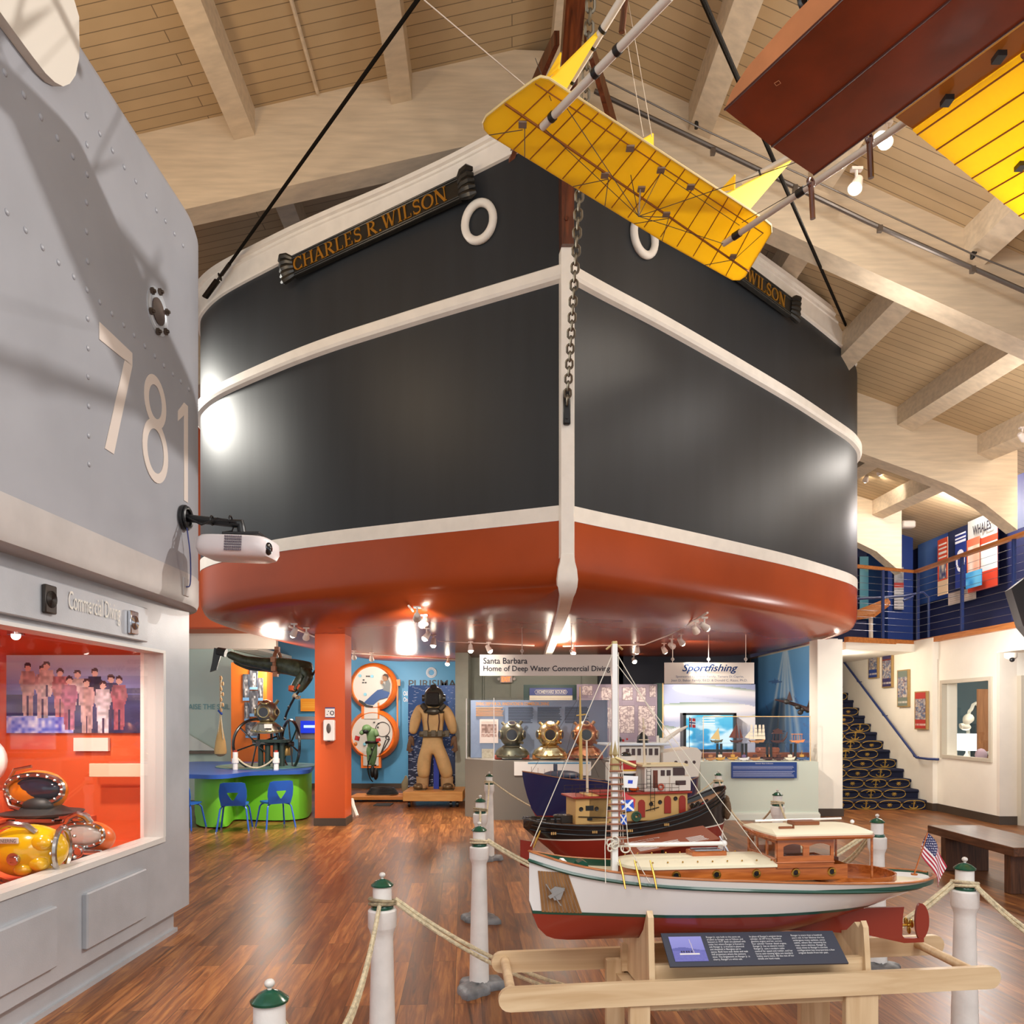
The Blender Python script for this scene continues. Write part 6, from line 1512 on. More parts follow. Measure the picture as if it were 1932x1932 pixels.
# PURISIMA lettering with ring emblem
b = MB(); c = P(814, 1269, 17.43)
for k in range(26):
    a = 2*pi*k/26; q = c+V((.095*cos(a), -.01, .095*sin(a))); b.cbox((0, 0, 0), (.012, .02, .03), T=Matrix.Translation(q) @ Matrix.Rotation(-a+pi/2, 4, 'Y'))
b.ring(c, .115, .006, Y, 28, 5); b.ring(c, .07, .006, Y, 28, 5)
tag(b.build('emblem', M('letter white', (236, 240, 244), .5), world=True), 'round white ring emblem above the word PURISIMA', 'emblem')
o = text('wall_lettering', 'PURISIMA', P(771, 1297, 17.44), X, Z, M('letter dark', (46, 44, 52), .5), width=1.08, height=.17, bold=.008); tag(o, 'big dark letters PURISIMA on the blue wall above the fish poster', 'lettering')
o = text('wall_lettering', 'Oil\nOn', P(761, 1324, 17.44), X, Z, M('letter white', (236, 240, 244), .5), width=.10, height=.24, bold=.02); tag(o, 'two short white words on the blue wall left of the fish poster', 'lettering')
# ---------- fish poster, pallet and the canvas diving suit
fish = []
for k in range(420):
    u, v = hsh(k, 1), hsh(k, 2)
    fish.append((u, v, hsh(k, 3)*.4-.1, .018+.022*(1-v)*hsh(k, 4)+(.012 if u < .4 else 0)))
def fishposter(u, v):
    c = mixc((18, 22, 46), (44, 96, 170), v*1.15) if u < .6 else mixc((16, 22, 50), (70, 120, 196), v**.9)
    if v > .8: c = mixc(c, (120, 140, 205), (v-.8)*3*u)
    for fx, fy, a, l in fish_b[int(u*12)][int(v*20)]:
        dx, dy = (u-fx), (v-fy)*1.9
        p, q = dx*cos(a)+dy*sin(a), -dx*sin(a)+dy*cos(a)
        if abs(p) < l and abs(q) < l*.22*(1-abs(p)/l): return mixc(c, (200, 214, 240), .8)
    return c
fish_b = [[[] for _ in range(21)] for _ in range(13)]
for f_ in fish:
    for i in range(max(0, int(f_[0]*12)-1), min(12, int(f_[0]*12)+1)+1):
        for j in range(max(0, int(f_[1]*20)-1), min(20, int(f_[1]*20)+1)+1): fish_b[i][j].append(f_)
a, c = P(770, 1488, 14.95), P(875, 1293, 14.95); o = picture('fish_poster', a, X*(c.x-a.x), Z*(c.z-a.z), 110, 204, fishposter); tag(o, 'tall deep blue poster of a fish shoal behind the canvas diving suit', 'poster')
b = MB(); b.box(c.x-.1, c.x-.05, 14.97, 15.2, 0, 2.0); b.box(a.x+.05, a.x+.1, 14.97, 15.2, 0, 2.0); b.build('stand', blackm, o, world=True, smooth=0)
sp = thing('display_platform', 'rolling orange wood platform under the canvas diving suit', 'platform', (*gp(818, 14.3), 0))
xa, xb = gp(760, 13.75)[0], gp(873, 13.75)[0]
b = MB(); b.rbox(((xa+xb)/2, 14.25, .2), (xb-xa, 1.0, .17), .006); b.build('deck', wood('platform wood', (214, 148, 74), (232, 174, 100), .5, 'X'), sp, world=True, smooth=0)
for x in (xa+.1, xb-.1, xb-.22):
    b = MB(); b.tube([(x-.02, 13.85, .055), (x+.02, 13.85, .055)], .05, 12); b.build('caster', blackm, sp, world=True)
su = thing('diving_suit', 'tan canvas deep sea diving suit with dark metal helmet standing on the platform', 'diving suit', (*gp(816, 14.25), .285))
canvas = M('tan canvas', (206, 170, 116), .7, var=.06, vscale=5, bump=.8, bscale=9); dy = 14.2
cx0 = 816
def sx(px, py, o=0): return P(px, py, dy+o)
J = [(816, 1400, .17), (816, 1380, .19), (816, 1352, .24), (816, 1332, .22), (792, 1336, .13), (784, 1358, .125), (778, 1386, .075), (840, 1336, .13), (850, 1358, .125), (856, 1386, .075),
     (804, 1412, .16), (800, 1436, .15), (799, 1456, .14), (801, 1470, .11), (829, 1412, .16), (836, 1436, .15), (842, 1456, .14), (845, 1470, .11)]
skin('suit_body', [(*sx(a, b_), r*1.22, r*.95) for a, b_, r in J], [(0, 1), (1, 2), (2, 3), (3, 4), (4, 5), (5, 6), (3, 7), (7, 8), (8, 9), (0, 10), (10, 11), (11, 12), (12, 13), (0, 14), (14, 15), (15, 16), (16, 17)], canvas, su)
gun = M('gunmetal helmet', (84, 84, 76), .35, .6)
b = MB(); c = sx(819, 1317); b.ball(c, (.19, .19, .22), 24); b.lathe([(.22, -.0), (.24, .03), (.17, .10)], c-Z*.28, 24); b.build('helmet', gun, su, world=True)
b = MB(); b.rbox(c+V((-.01, -.17, -.02)), (.24, .07, .24), .02); b.build('face_grille', M('black grille', (36, 34, 32), .5, .4, bump=1, bscale=120), su, world=True)
b = MB()
for s_ in (-1, 1): b.disc(c+V((s_*.19, -.02, .0)), .06, X, .05, 16)
b.disc(c+V((0, -.12, .19)), .06, (0, -.7, .7), .05, 16); b.build('side_port', gun, su, world=True)
b = MB()
b.ball(sx(817, 1342, -.2), (.13, .06, .07), 16); b.tube([sx(797, 1330, -.14), sx(805, 1340, -.2)], .05, 8); b.tube([sx(838, 1330, -.14), sx(829, 1340, -.2)], .05, 8); b.build('breather', gun, su, world=True)
b = MB()
for s_ in (-1, 1): b.tube([sx(818+s_*10, 1347, -.2), sx(818+s_*11, 1362, -.23), sx(818+s_*9, 1378, -.2)], .012, 6)
b.build('harness_strap', M('brown strap', (84, 50, 34), .6), su, world=True)
b = MB(); c = sx(818, 1385); b.tube([c+V((.235*cos(a), .20*sin(a), 0)) for a in [2*pi*k/28 for k in range(28)]], .045, 6, closed=True, flat=1.3)
for px in (803, 818, 830, 843): b.rbox(sx(px, 1384, -.21 if 800 < px < 835 else -.1), (.09, .06, .12), .01)
b.build('weight_belt', M('belt olive', (92, 84, 64), .5), su, world=True)
glv = M('brown gloves', (112, 84, 60), .6)
for s_, px in ((-1, 776), (1, 857)):
    q = [(px, 1386, .07), (px+s_*1, 1396, .06), (px+s_*1, 1404, .05), (px-s_*4, 1417, .016), (px-s_*.5, 1420, .016), (px+s_*2.5, 1420, .016), (px+s_*6, 1417, .016), (px-s_*7, 1408, .017)]
    if s_ < 0: q = [(a-2*(i > 1), b_, r) for i, (a, b_, r) in enumerate(q)]
    skin('glove', [(*sx(a, b_, -.05), r) for a, b_, r in q], [(0, 1), (1, 2), (2, 3), (2, 4), (2, 5), (2, 6), (1, 7)], glv, su, sub=2)
for s_, px in ((-1, 794), (1, 846)):
    b = MB(); c = sx(px, 1482); b.ball(V((c.x, dy-.03, .345)), (.12, .16, .075), 18); b.tube([V((c.x+.03*-s_, dy+.03, .34)), V((c.x+.03*-s_, dy+.03, .52))], [.11, .12], 14); b.build('boot', M('boot canvas', (186, 152, 108), .7), su, world=True)
    b = MB(); b.ball(V((c.x-.03*(s_ < 0), dy-.12, .345)), (.10, .10, .07), 16); b.rbox(V((c.x, dy-.04, .292)), (.22, .36, .02), .006); b.build('toe_cap', M('boot bronze', (120, 100, 72), .4, .6), su, world=True)
b = MB(); b.box(*sorted((sx(817, 1400).x, sx(827, 1400).x)), dy+.10, dy+.16, .285, 1.1); b.build('support_post', M('support blue', (30, 60, 180), .5), su, world=True, smooth=0)
# white easel foot behind the column
b = MB(); b.tube([P(664, 1508, 12.3), P(666, 1520, 12.2), P(674, 1540, 12.1)], [.03, .035, .03], 8); b.tube([P(664, 1508, 12.3), P(664, 1540, 12.5)], .03, 8); tag(b.build('stool_leg', M('stool white', (232, 224, 214), .5), world=True), 'white stool leg poking out behind the orange column', 'stool')
# ---------- centre: signs, exit, panels, helmet case
ex = thing('exit_sign', 'small lit EXIT sign with orange letters on the sage wall', 'sign', P(955, 1288, 15.9))
b = MB(); a, c = P(943, 1288, 15.9), P(967, 1274, 15.9); b.rbox(((a.x+c.x)/2, 15.95, (a.z+c.z)/2), (c.x-a.x, .06, c.z-a.z), .008); b.disc(P(941, 1281, 15.95), .03, Y, .04, 12); b.disc(P(970, 1281, 15.95), .03, Y, .04, 12); b.build('housing', M('exit housing', (214, 200, 190), .4), ex, world=True, smooth=0)
text('lettering', 'EXIT', P(946.5, 1286, 15.91), X, Z, M('exit letters', (255, 128, 60), .5, emit=1.2), ex, width=.18, height=.10, bold=.02)
def hangsign(name, label, px0, px1, y0, y1, d, lines, hooks):
    t = thing(name, label, 'sign', P((px0+px1)/2, y1, d)); a, c = P(px0, y1, d), P(px1, y0, d)
    b = MB(); b.box(a.x, c.x, d, d+.03, a.z, c.z); b.build('board', M('sign board', (238, 230, 220), .8, spec=.15), t, world=True, smooth=0)
    for s_, x0_, x1_, ya, yb, m_, kw in lines:
        p0, p1 = P(x0_, yb, d), P(x1_, ya, d); text('lettering', s_, p0-Y*.002, X, Z, m_, t, width=p1.x-p0.x, height=p1.z-p0.z, **kw)
    for h in hooks:
        p = P(h, y0, d+.015); b = MB(); b.tube([V((p.x, p.y, p.z)), V((p.x, p.y, 2.89))], .006, 6); b.ring(V((p.x, p.y, p.z+.05)), .02, .006, Y, 12, 5); b.build('hook', M('hook white', (220, 210, 200), .4), t, world=True)
ink = M('sign ink', (56, 56, 66), .95, spec=.05); inkb = M('sign blue', (28, 58, 112), .95, spec=.05); inkg = M('sign grey', (140, 140, 158), .95, spec=.05)
hangsign('hanging_sign', 'long white hanging sign reading Santa Barbara Home of Deep Water Commercial Diving', 905, 1157, 1235, 1275, 10.6, [('Santa Barbara', 912, 995, 1241, 1252.5, ink, dict(bold=.01)), ('Home of Deep Water Commercial Diving', 912, 1151, 1256, 1269.5, ink, dict(bold=.01))], (985, 1078))
hangsign('hanging_sign', 'white hanging sign with blue italic Sportfishing title', 1254, 1423, 1250, 1290, 11.6, [('Sportfishing', 1287, 1392, 1253, 1271, inkb, dict(shear=.35, bold=.012)), ('Sponsored by: Dwier Family, Tamara Di Caprio,', 1275, 1403, 1274.5, 1279.5, inkg, dict(bold=.01)), ('Jean D. Baker Family, Ed.D. & Donald C. Rizzo, Ph.D.', 1266, 1410, 1281.5, 1287, inkg, dict(bold=.01))], (1269, 1337, 1407))
hb = thing('info_panel', 'dark green panel with blue HOMEWARD BOUND header behind the helmet case', 'panel', P(1040, 1320, 14.4))
b = MB(); a, c = P(988, 1480, 14.4), P(1090, 1292, 14.4); b.box(a.x, c.x, 14.4, 14.6, 0.02, c.z); b.build('frame', M('bottle green panel', (30, 62, 56), .4), hb, world=True, smooth=0)
b = MB(); a, c = P(999, 1312, 14.39), P(1080, 1298, 14.39); b.box(a.x, c.x, 14.37, 14.4, a.z, c.z); b.build('header', M('header blue', (56, 68, 130), .4), hb, world=True, smooth=0)
b = MB(); a, c = P(999, 1400, 14.39), P(1080, 1312, 14.39); b.box(a.x, c.x, 14.38, 14.4, a.z, c.z); b.build('sheet', M('sheet cream', (222, 214, 190), .5), hb, world=True, smooth=0)
p0 = P(1013, 1308, 14.36); text('lettering', 'HOMEWARD BOUND', p0, X, Z, tx, hb, width=.54, height=.05, bold=.02)
fr = MB(); q = [P(1009, 1305.5, 14.36), P(1011, 1302, 14.36), P(1068, 1302, 14.36), P(1070, 1305.5, 14.36), P(1068, 1309.5, 14.36), P(1011, 1309.5, 14.36)]; fr.tube(q, .005, 5, closed=True); fr.build('header_frame', tx, hb, world=True)
def engr(u, v):
    base = mixc((150, 136, 150), (226, 210, 206), vnoise(u*2, v*2, 5)); 
    cells = ((.06, .86, .20, .99), (.30, .80, .5, .97), (.56, .80, .70, .97), (.74, .78, .86, .97), (.90, .84, .99, .99), (.34, .45, .48, .72), (.52, .40, .72, .74), (.76, .36, .98, .74), (.76, .02, .98, .24), (.5, .04, .72, .30), (.06, .4, .28, .74))
    for k, (x0, y0, x1, y1) in enumerate(cells):
        if x0 < u < x1 and y0 < v < y1:
            if min(u-x0, x1-u) < .01 or min(v-y0, y1-v) < .008: return (120, 108, 116)
            n_ = vnoise(u*34, v*34, k)+.5*vnoise(u*70, v*70, k)
            return mixc((136, 118, 122), (206, 192, 188), min(1, abs(n_-.75)*4))
    return (138, 124, 138) if hsh(int(u*14), int(v*12), 2) < .5 else mixc(base, (140, 126, 140), .8)
a, c = P(1088, 1445, 14.2), P(1240, 1291, 14.2); o = picture('engraving_panel', V((a.x, 14.2, a.z)), X*(c.x-a.x), Z*(c.z-a.z), 150, 150, engr); tag(o, 'large greyish pink panel covered with framed engravings behind the tug model', 'panel')
b = MB(); b.box(a.x, a.x+.08, 14.22, 14.4, 0, a.z+.1); b.box(c.x-.08, c.x, 14.22, 14.4, 0, a.z+.1); b.build('stand', darkw, o, world=True, smooth=0)
# helmet case
dkg = M('case base grey', (122, 116, 106), .5)
hc = thing('helmet_case', 'glass topped display case on a dark grey base holding three diving helmets', 'display case', (.6, 12.6, 0))
fp = [(-.30, 12.14), (2.02, 12.14), (2.02, 13.2), (-.77, 13.2), (-.77, 12.6)]
b = MB(); b.prism(fp, (0, 0, .0), X, Y, Z*.94); b.build('base', dkg, hc, world=True, smooth=0)
b = MB(); n = len(fp); g2 = [(x*.985+.01, y+.03) for x, y in fp]; g2[1] = (1.55, 12.17); g2[2] = (1.55, 13.1)
b.add([(x, y, .945) for x, y in g2]+[(x, y, 1.93) for x, y in g2], [(i, (i+1) % n, n+(i+1) % n, n+i) for i in range(n)]+[tuple(n+k for k in range(n))])
b.build('glass_cover', glass('clear glass', .8), hc, world=True, smooth=0)
b = MB()
for x, y in (g2[0], g2[4], g2[1]): b.tube([(x, y, .945), (x, y, 1.93)], .008, 5)
b.build('cover_edge', M('glass edge', (226, 226, 226), .3), hc, world=True)
ip = thing('info_panel', 'slate blue panel inside the glass case titled Diving Deep for Oil', 'panel', (.4, 12.85, .95))
a, c = P(888, 1434, 12.85), P(1146, 1321, 12.85); b = MB(); b.box(a.x, c.x, 12.85, 12.88, .945, c.z); b.build('board', M('slate blue board', (128, 146, 176), .5), ip, world=True, smooth=0)
p0 = P(898, 1331, 12.84); p1 = P(1036, 1325, 12.84); text('lettering', 'DIVING DEEP FOR OIL: INNOVATIONS IN COMMERCIAL DIVING', p0, X, Z, M('title orange', (226, 160, 84), .5), ip, width=p1.x-p0.x, height=.055, bold=.02)
for i, (x0_, x1_, y0_, y1_, m_) in enumerate(((898, 950, 1335, 1350, M('title orange', (226, 160, 84), .5)), (959, 1007, 1334, 1364, ink), (1014, 1060, 1334, 1364, ink), (1066, 1112, 1334, 1364, ink))):
    b = MB(); yy = y0_
    while yy < y1_:
        p0, p1 = P(x0_, yy+1.2, 12.84), P(x1_-6*hsh(int(yy), i), yy, 12.84); b.box(p0.x, p1.x, 12.838, 12.85, p0.z, p1.z); yy += 2.9
    b.build('text_column', m_, ip, world=True, smooth=0)
def newsclip(u, v):
    if .1 < u < .9 and .82 < v < .9: return (206, 190, 180)
    if .08 < u < .92 and .42 < v < .8: return mixc((120, 90, 80), (206, 180, 170), vnoise(u*12, v*12, 4))
    if .08 < u < .92 and .26 < v < .38: return mixc((150, 110, 100), (220, 200, 190), vnoise(u*20, v*20, 6))
    return (226, 212, 206)
a, c = P(905, 1402, 12.83), P(940, 1357, 12.83); picture('clipping', a, X*(c.x-a.x), Z*(c.z-a.z), 34, 44, newsclip, ip)
a, c = P(909, 1434, 12.83), P(932, 1413, 12.83); picture('clipping', a, X*(c.x-a.x), Z*(c.z-a.z), 22, 20, lambda u, v: mixc((196, 190, 170), (170, 160, 140), vnoise(u*9, v*9)), ip)
redwood = wood('helmet block', (150, 56, 34), (190, 84, 50), .4, 'X')
amber = wood('amber block', (190, 116, 40), (222, 150, 66), .4, 'X')
for px, bd, rm, lb, blk, hz in ((966, bronze_d, M('old bronze', (120, 114, 92), .35, .8), 'dark weathered bronze diving helmet, leftmost in the glass case', redwood, 0), (1037, tinned, M('bright brass', (206, 172, 104), .25, .9), 'shiny silver and brass diving helmet, middle one in the glass case', amber, 0), (1104, copper, M('copper rim', (190, 150, 110), .3, .9), 'copper diving helmet behind the yellow ship mast, right one in the glass case', redwood, 0)):
    c = P(px, 1397, 12.45); t = thing('diving_helmet', lb, 'helmet', (c.x, c.y, .945))
    helmet(t, (c.x, c.y, 1.32), 1.08, bd, rm, gl_)
    b = MB()
    for s_ in (-1, 1): b.rbox((c.x+s_*.22, c.y, .98), (.12, .2, .07), .01)
    b.build('block', blk, t, world=True, smooth=0)
lp = thing('label_panel', 'white lit label panel on the front of the dark grey case base', 'panel', P(1045, 1462, 12.1))
a, c = P(970, 1463, 12.1), P(1115, 1437, 12.1); b = MB(); b.box(a.x, c.x, 12.08, 12.12, a.z, c.z); b.build('board', M('label white', (250, 248, 240), .4), lp, world=True, smooth=0)
b = MB(); a2, c2 = P(996, 1441, 12.07), P(1112, 1438.5, 12.07); b.box(a2.x, c2.x, 12.07, 12.08, a2.z, c2.z); b.build('header', M('label blue', (90, 160, 200), .4), lp, world=True, smooth=0)
sb = MB(); sb.box(2.02, 2.75, 12.3, 13.4, 0, .92); tag(sb.build('low_plinth', sagew, smooth=0), 'low sage plinth joining the dark helmet case and the pale green pedestal', 'plinth')
# pale green pedestal with the souvenir boats
pgm = M('pale green pedestal', (206, 216, 202), .5)
sp2 = thing('display_pedestal', 'pale green pedestal with a glass box of small souvenir boats', 'display case', (3.9, 12.5, 0))
b = MB(); b.box(2.98, 4.84, 12.14, 13.0, 0, .92); b.build('base', pgm, sp2, world=True, smooth=0)
b = MB(); b.box(2.96, 4.86, 12.11, 13.0, 0, .10); b.box(2.97, 4.85, 12.12, 13.0, .10, .12); b.build('base_moulding', M('moulding pale', (222, 226, 214), .45), sp2, world=True, smooth=0)
g0, g1 = P(1327, 1437, 12.2), P(1529, 1352, 12.2)
b = MB(); b.box(g0.x, g1.x, 12.2, 12.95, .925, g1.z); b.build('glass_cover', glass('clear glass', .8), sp2, world=True, smooth=0)
b = MB(); b.tube([(g0.x, 12.2, g1.z), (g1.x, 12.2, g1.z), (g1.x, 12.2, .925)], .007, 5); b.tube([(g0.x, 12.2, g1.z), (g0.x, 12.2, .925)], .005, 5); b.build('cover_edge', M('warm edge', (236, 196, 140), .4), sp2, world=True)
zsf = P(0, 1402, 12.5).z; b = MB(); b.box(g0.x+.05, g1.x-.05, 12.35, 12.8, zsf-.006, zsf); b.build('glass_shelf', glass('clear glass', .8), sp2, world=True, smooth=0)
for px in (1354, 1361, 1401, 1408, 1448, 1455, 1493, 1501):
    b = MB(); x = P(px, 0, 12.5).x; b.box(x-.018, x+.018, 12.5, 12.53, .925, zsf-.006); b.build('shelf_post', blackm, sp2, world=True, smooth=0)
bl = thing('text_panel', 'blue text panel on the front of the pale green pedestal', 'sign', P(1441, 1468, 12.1))
a, c = P(1380, 1468, 12.1), P(1503, 1438, 12.1); b = MB(); b.box(a.x, c.x, 12.09, 12.12, a.z, c.z); b.build('board', M('panel blue', (34, 66, 134), .45), bl, world=True, smooth=0)
b = MB()
for k in range(9):
    if k == 5: continue
    p0, p1 = P(1383, 1464-2.3*k+.8, 12.085), P(1500-(hsh(k, 3)*8 if k else 2), 1464-2.3*k, 12.085); b.box(p0.x, p1.x, 12.083, 12.09, p0.z, p1.z)
b.build('text_column', M('panel text', (170, 180, 212), .5), bl, world=True, smooth=0)
p0 = P(1425, 1441.5, 12.085); text('lettering', 'Souvenir Boat Collection', p0, X, Z, tx, bl, width=.28, height=.02)
# little boats: five on the shelf
def tiny(name, label, px, kind, m1, m2, zb_, w_=.2, d=12.55, grp=None):
    x = P(px, 0, d).x; t = thing(name, label, 'model boat', (x, d, zb_), 0, grp)
    b = MB(); b.prism([(-w_/2, .05), (-w_*.38, .012), (w_*.38, .012), (w_/2, .06), (w_*.3, .045), (-w_*.35, .04)], (0, -.03, 0), X, Z, Y*.06); b.box(-.03, .03, -.02, .02, 0, .014); b.build('hull', m1, t, smooth=0)
    if kind == 'junk':
        b = MB(); b.prism([(-.10, .07), (.055, .05), (.03, .24)], (0, -.004, 0), X, Z, Y*.008); b.build('sail', m2, t, smooth=0)
        b = MB(); b.tube([(-.02, 0, .04), (.035, 0, .25)], .004, 6); b.build('mast', m1, t)
    elif kind == 'ketch':
        for pts in ([(-.12, .09), (-.01, .08), (0, .30)], [(.01, .08), (.045, .08), (.008, .34)], [(.06, .08), (.11, .08), (.062, .24)]):
            b = MB(); b.prism(pts, (0, -.004, 0), X, Z, Y*.008); b.build('sail', m2, t, smooth=0)
        b = MB(); b.tube([(.004, 0, .04), (.004, 0, .44)], .004, 6); b.tube([(.06, 0, .04), (.06, 0, .28)], .003, 6); b.build('mast', m1, t)
    elif kind == 'ship':
        for i, x0_ in enumerate((-.09, -.02, .05, .11)):
            for k in range(4):
                h = .055; w2 = .075-.011*k-(.01 if i in (0, 3) else 0); z0_ = .06+k*(h+.006)
                b = MB(); b.prism([(x0_-w2/2, z0_), (x0_+w2/2, z0_), (x0_+w2*.42, z0_+h), (x0_-w2*.42, z0_+h)], (0, -.01+.006*i, 0), X, Z, Y*.006); b.build('sail', m2, t, smooth=0)
        b = MB(); b.prism([(-.20, .09), (-.12, .07), (-.11, .2)], (0, 0, 0), X, Z, Y*.005); b.build('jib', m2, t, smooth=0)
    elif kind == 'dragon':
        b = MB()
        for x0_ in (-.07, -.03, .03, .07): b.tube([(x0_, 0, .05), (x0_, 0, .16)], .005, 6)
        b.prism([(-.10, .15), (.10, .15), (.06, .18), (.075, .2), (0, .24), (-.075, .2), (-.06, .18)], (0, -.03, 0), X, Z, Y*.06); b.tube([(.10, 0, .05), (.14, 0, .10), (.16, 0, .18)], [.015, .012, .006], 6); b.build('pavilion', m2, t, smooth=0)
    elif kind == 'ferry':
        b = MB(); b.box(-.09, .08, -.03, .03, .14, .15)
        for x0_ in (-.08, -.04, 0, .04, .075): b.tube([(x0_, 0, .05), (x0_, 0, .14)], .004, 5)
        b.build('canopy', m2, t, smooth=0)
    else:
        b = MB(); b.box(-w_*.15, w_*.2, -.02, .02, .05, .09); b.tube([(0, 0, .05), (.01, 0, .16 if kind == 'mast' else .1)], .004, 5); b.build('cabin', m2, t, smooth=0)
    return t
dkwood = M('dark carved wood', (70, 30, 22), .5); tanw = M('tan carved wood', (176, 120, 70), .5); cream2 = M('sail cream', (232, 220, 196), .6); tansail = M('sail tan', (206, 180, 120), .6)
tiny('toy_boat', 'small boat with tan triangular sail, first on the glass shelf', 1352, 'junk', M('greenish wood', (90, 84, 60), .5), tansail, zsf)
tiny('toy_boat', 'small ketch with dark brown wooden sails on the glass shelf', 1389, 'ketch', dkwood, M('brown sail', (104, 50, 34), .5), zsf)
tiny('toy_boat', 'small square rigged ship with many cream sails on the glass shelf', 1428, 'ship', tanw, cream2, zsf, .26)
tiny('toy_boat', 'small dark red dragon boat with pavilion on the glass shelf', 1467, 'dragon', dkwood, dkwood, zsf, .22)
tiny('toy_boat', 'small orange canopied boat, last on the glass shelf', 1504, 'ferry', M('orange toy', (226, 140, 80), .5), M('orange toy', (226, 140, 80), .5), zsf, .24)
low = ((1340, 'plain', tanw, tanw, 'thin tan carved boat at the left end of the case floor'), (1358, 'plain', M('gold toy', (200, 150, 60), .4), cream2, 'gold toned little boat second along the case floor'), (1382, 'mast', M('gold toy', (200, 150, 60), .4), M('gold toy', (200, 150, 60), .4), 'golden canoe with a standing shape on the case floor'),
       (1403, 'plain', M('white toy', (220, 216, 216), .4), M('violet toy', (110, 90, 130), .5), 'white steamer shaped boat under the dark ketch'), (1424, 'plain', tanw, dkwood, 'long tan canoe on the case floor below the sailing ship'), (1448, 'plain', dkwood, tanw, 'dark canoe on the case floor below the dragon boat'),
       (1469, 'mast', dkwood, dkwood, 'dark little junk standing on the case floor'), (1490, 'plain', cream2, cream2, 'cream castle topped boat on the case floor'), (1512, 'mast', M('blue toy', (60, 80, 120), .5), M('gold toy', (200, 150, 60), .4), 'blue and gold boat at the right end of the case floor'))
for i, (px, k_, m1, m2, lb) in enumerate(low): tiny('toy_boat', lb, px, k_, m1, m2, .925, .17, 12.4+.06*(i % 3))
# sportfishing wall panel with tv
def whale(u, v):
    c = mixc((150, 160, 196), (196, 202, 220), vnoise(u*2.2, v*3, 2))
    for cx_, cy_, rx, ry, an_ in ((.25, .18, .6, .10, .5), (.8, .30, .5, .10, -.35), (.2, .52, .6, .10, -.15), (.62, .62, .65, .09, .12), (.35, .76, .7, .085, .02), (.7, .92, .6, .06, -.08)):
        dx, dy = u-cx_, (v-cy_)*1.0; p, q = dx*cos(an_)+dy*sin(an_), -dx*sin(an_)+dy*cos(an_)
        r = (p/rx)**2+(q/ry)**2
        if r < 1:
            k = q/ry; c = mixc((226, 226, 232), (160, 168, 200), max(0, -k)*.9)
            if k > .55: c = mixc(c, (104, 128, 116), min(1, (k-.55)*2.6)*(.5+.5*vnoise(u*6, v*9, 4)))
    return c
fp2 = thing('fish_mural_board', 'tall panel with blurred close up of pale fish bodies beneath the Sportfishing sign', 'panel', P(1338, 1545, 14.2))
a, c = P(1251, 1540, 14.2), P(1425, 1291, 14.2); b = MB(); b.box(a.x-.10, a.x, 14.18, 14.6, 0, c.z+.02); b.box(a.x, c.x, 14.22, 14.5, 0, c.z); b.build('frame', M('bottle green panel', (30, 62, 56), .4), fp2, world=True, smooth=0)
b = MB(); b.box(a.x-.02, a.x, 14.16, 14.2, 0, c.z+.02); b.build('edge_strip', M('gold strip', (214, 176, 120), .4), fp2, world=True, smooth=0)
picture('print', V((a.x, 14.2, .1)), X*(c.x-a.x), Z*(c.z-.1), 100, 140, lambda u, v: whale(u, v) if v > .4 else mixc((50, 90, 160), (150, 160, 196), v/.4), fp2)
tv = thing('television', 'wall television showing bright blue surf in a thick black frame', 'television', P(1338, 1412, 13.9))
a, c = P(1289, 1418, 13.9), P(1389, 1345, 13.9); b = MB()
b.box(a.x, c.x, 13.95, 14.15, a.z, c.z)
for (x0_, x1_, z0_, z1_) in ((a.x, a.x+.05, a.z, c.z), (c.x-.05, c.x, a.z, c.z), (a.x, c.x, c.z-.04, c.z), (a.x, c.x, a.z, a.z+.04)): b.box(x0_, x1_, 13.88, 13.95, z0_, z1_)
b.build('frame', blackm, tv, world=True, smooth=0)
def surf(u, v):
    c = mixc((30, 140, 200), (90, 200, 232), v)
    n_ = vnoise(u*3.2, v*6, 8)+.4*vnoise(u*9, v*14, 9)
    if n_ > .62: c = mixc(c, (215, 240, 250), (n_-.62)*3.2)
    if .35 < u < .62 and .68 < v < .92 and int(v*40) % 3 == 0: c = (240, 250, 255)
    return c
picture('screen', V((a.x+.05, 13.94, a.z+.04)), X*(c.x-a.x-.1), Z*(c.z-a.z-.08), 90, 66, surf, tv, mat=screenmat(.75), th=.004)
# underwater mural on the side wall
def ocean(u, v):
    c = mixc((34, 96, 178), (120, 178, 226), v)
    for k, (x, w_) in enumerate(((.28, .05), (.45, .03), (.58, .07), (.72, .04), (.86, .05))):
        xx = lerp(.62, x, (1-v)*1.2+.1); d_ = abs(u-xx)/(w_*(.4+1.2*(1-v)))
        if d_ < 1: c = mixc(c, (228, 240, 248), (1-d_)*.75*min(1, .35+v))
    for fx, fy, l, a in ((.45, .80, .12, .1), (.30, .62, .06, .9), (.22, .42, .09, 1.2), (.68, .30, .12, .9), (.78, .66, .07, .9), (.90, .5, .06, .5), (.6, .45, .05, .3)):
        dx, dy = u-fx, (v-fy)*1.6; p, q = dx*cos(a)-dy*sin(a), dx*sin(a)+dy*cos(a)
        if abs(p) < l and abs(q) < l*.24*(1-abs(p)/l): c = mixc((84, 120, 180), c, .2)
    return c
b = MB(); b.box(5.36, 5.5, 12.97, 17.3, 0, 2.95); struct('wall_right_lower', b, white, smooth=0)
o = picture('underwater_mural', (5.35, 17.2, .05), V((0, -3.5, 0)), Z*2.86, 110, 90, ocean); tag(o, 'blue underwater mural with sun rays and fish on the wall left of the white column', 'mural')
b = MB(); b.box(5.01, 5.42, 12.6, 12.95, 0, 2.9); struct('wall_column_white', b, ivory, smooth=0)
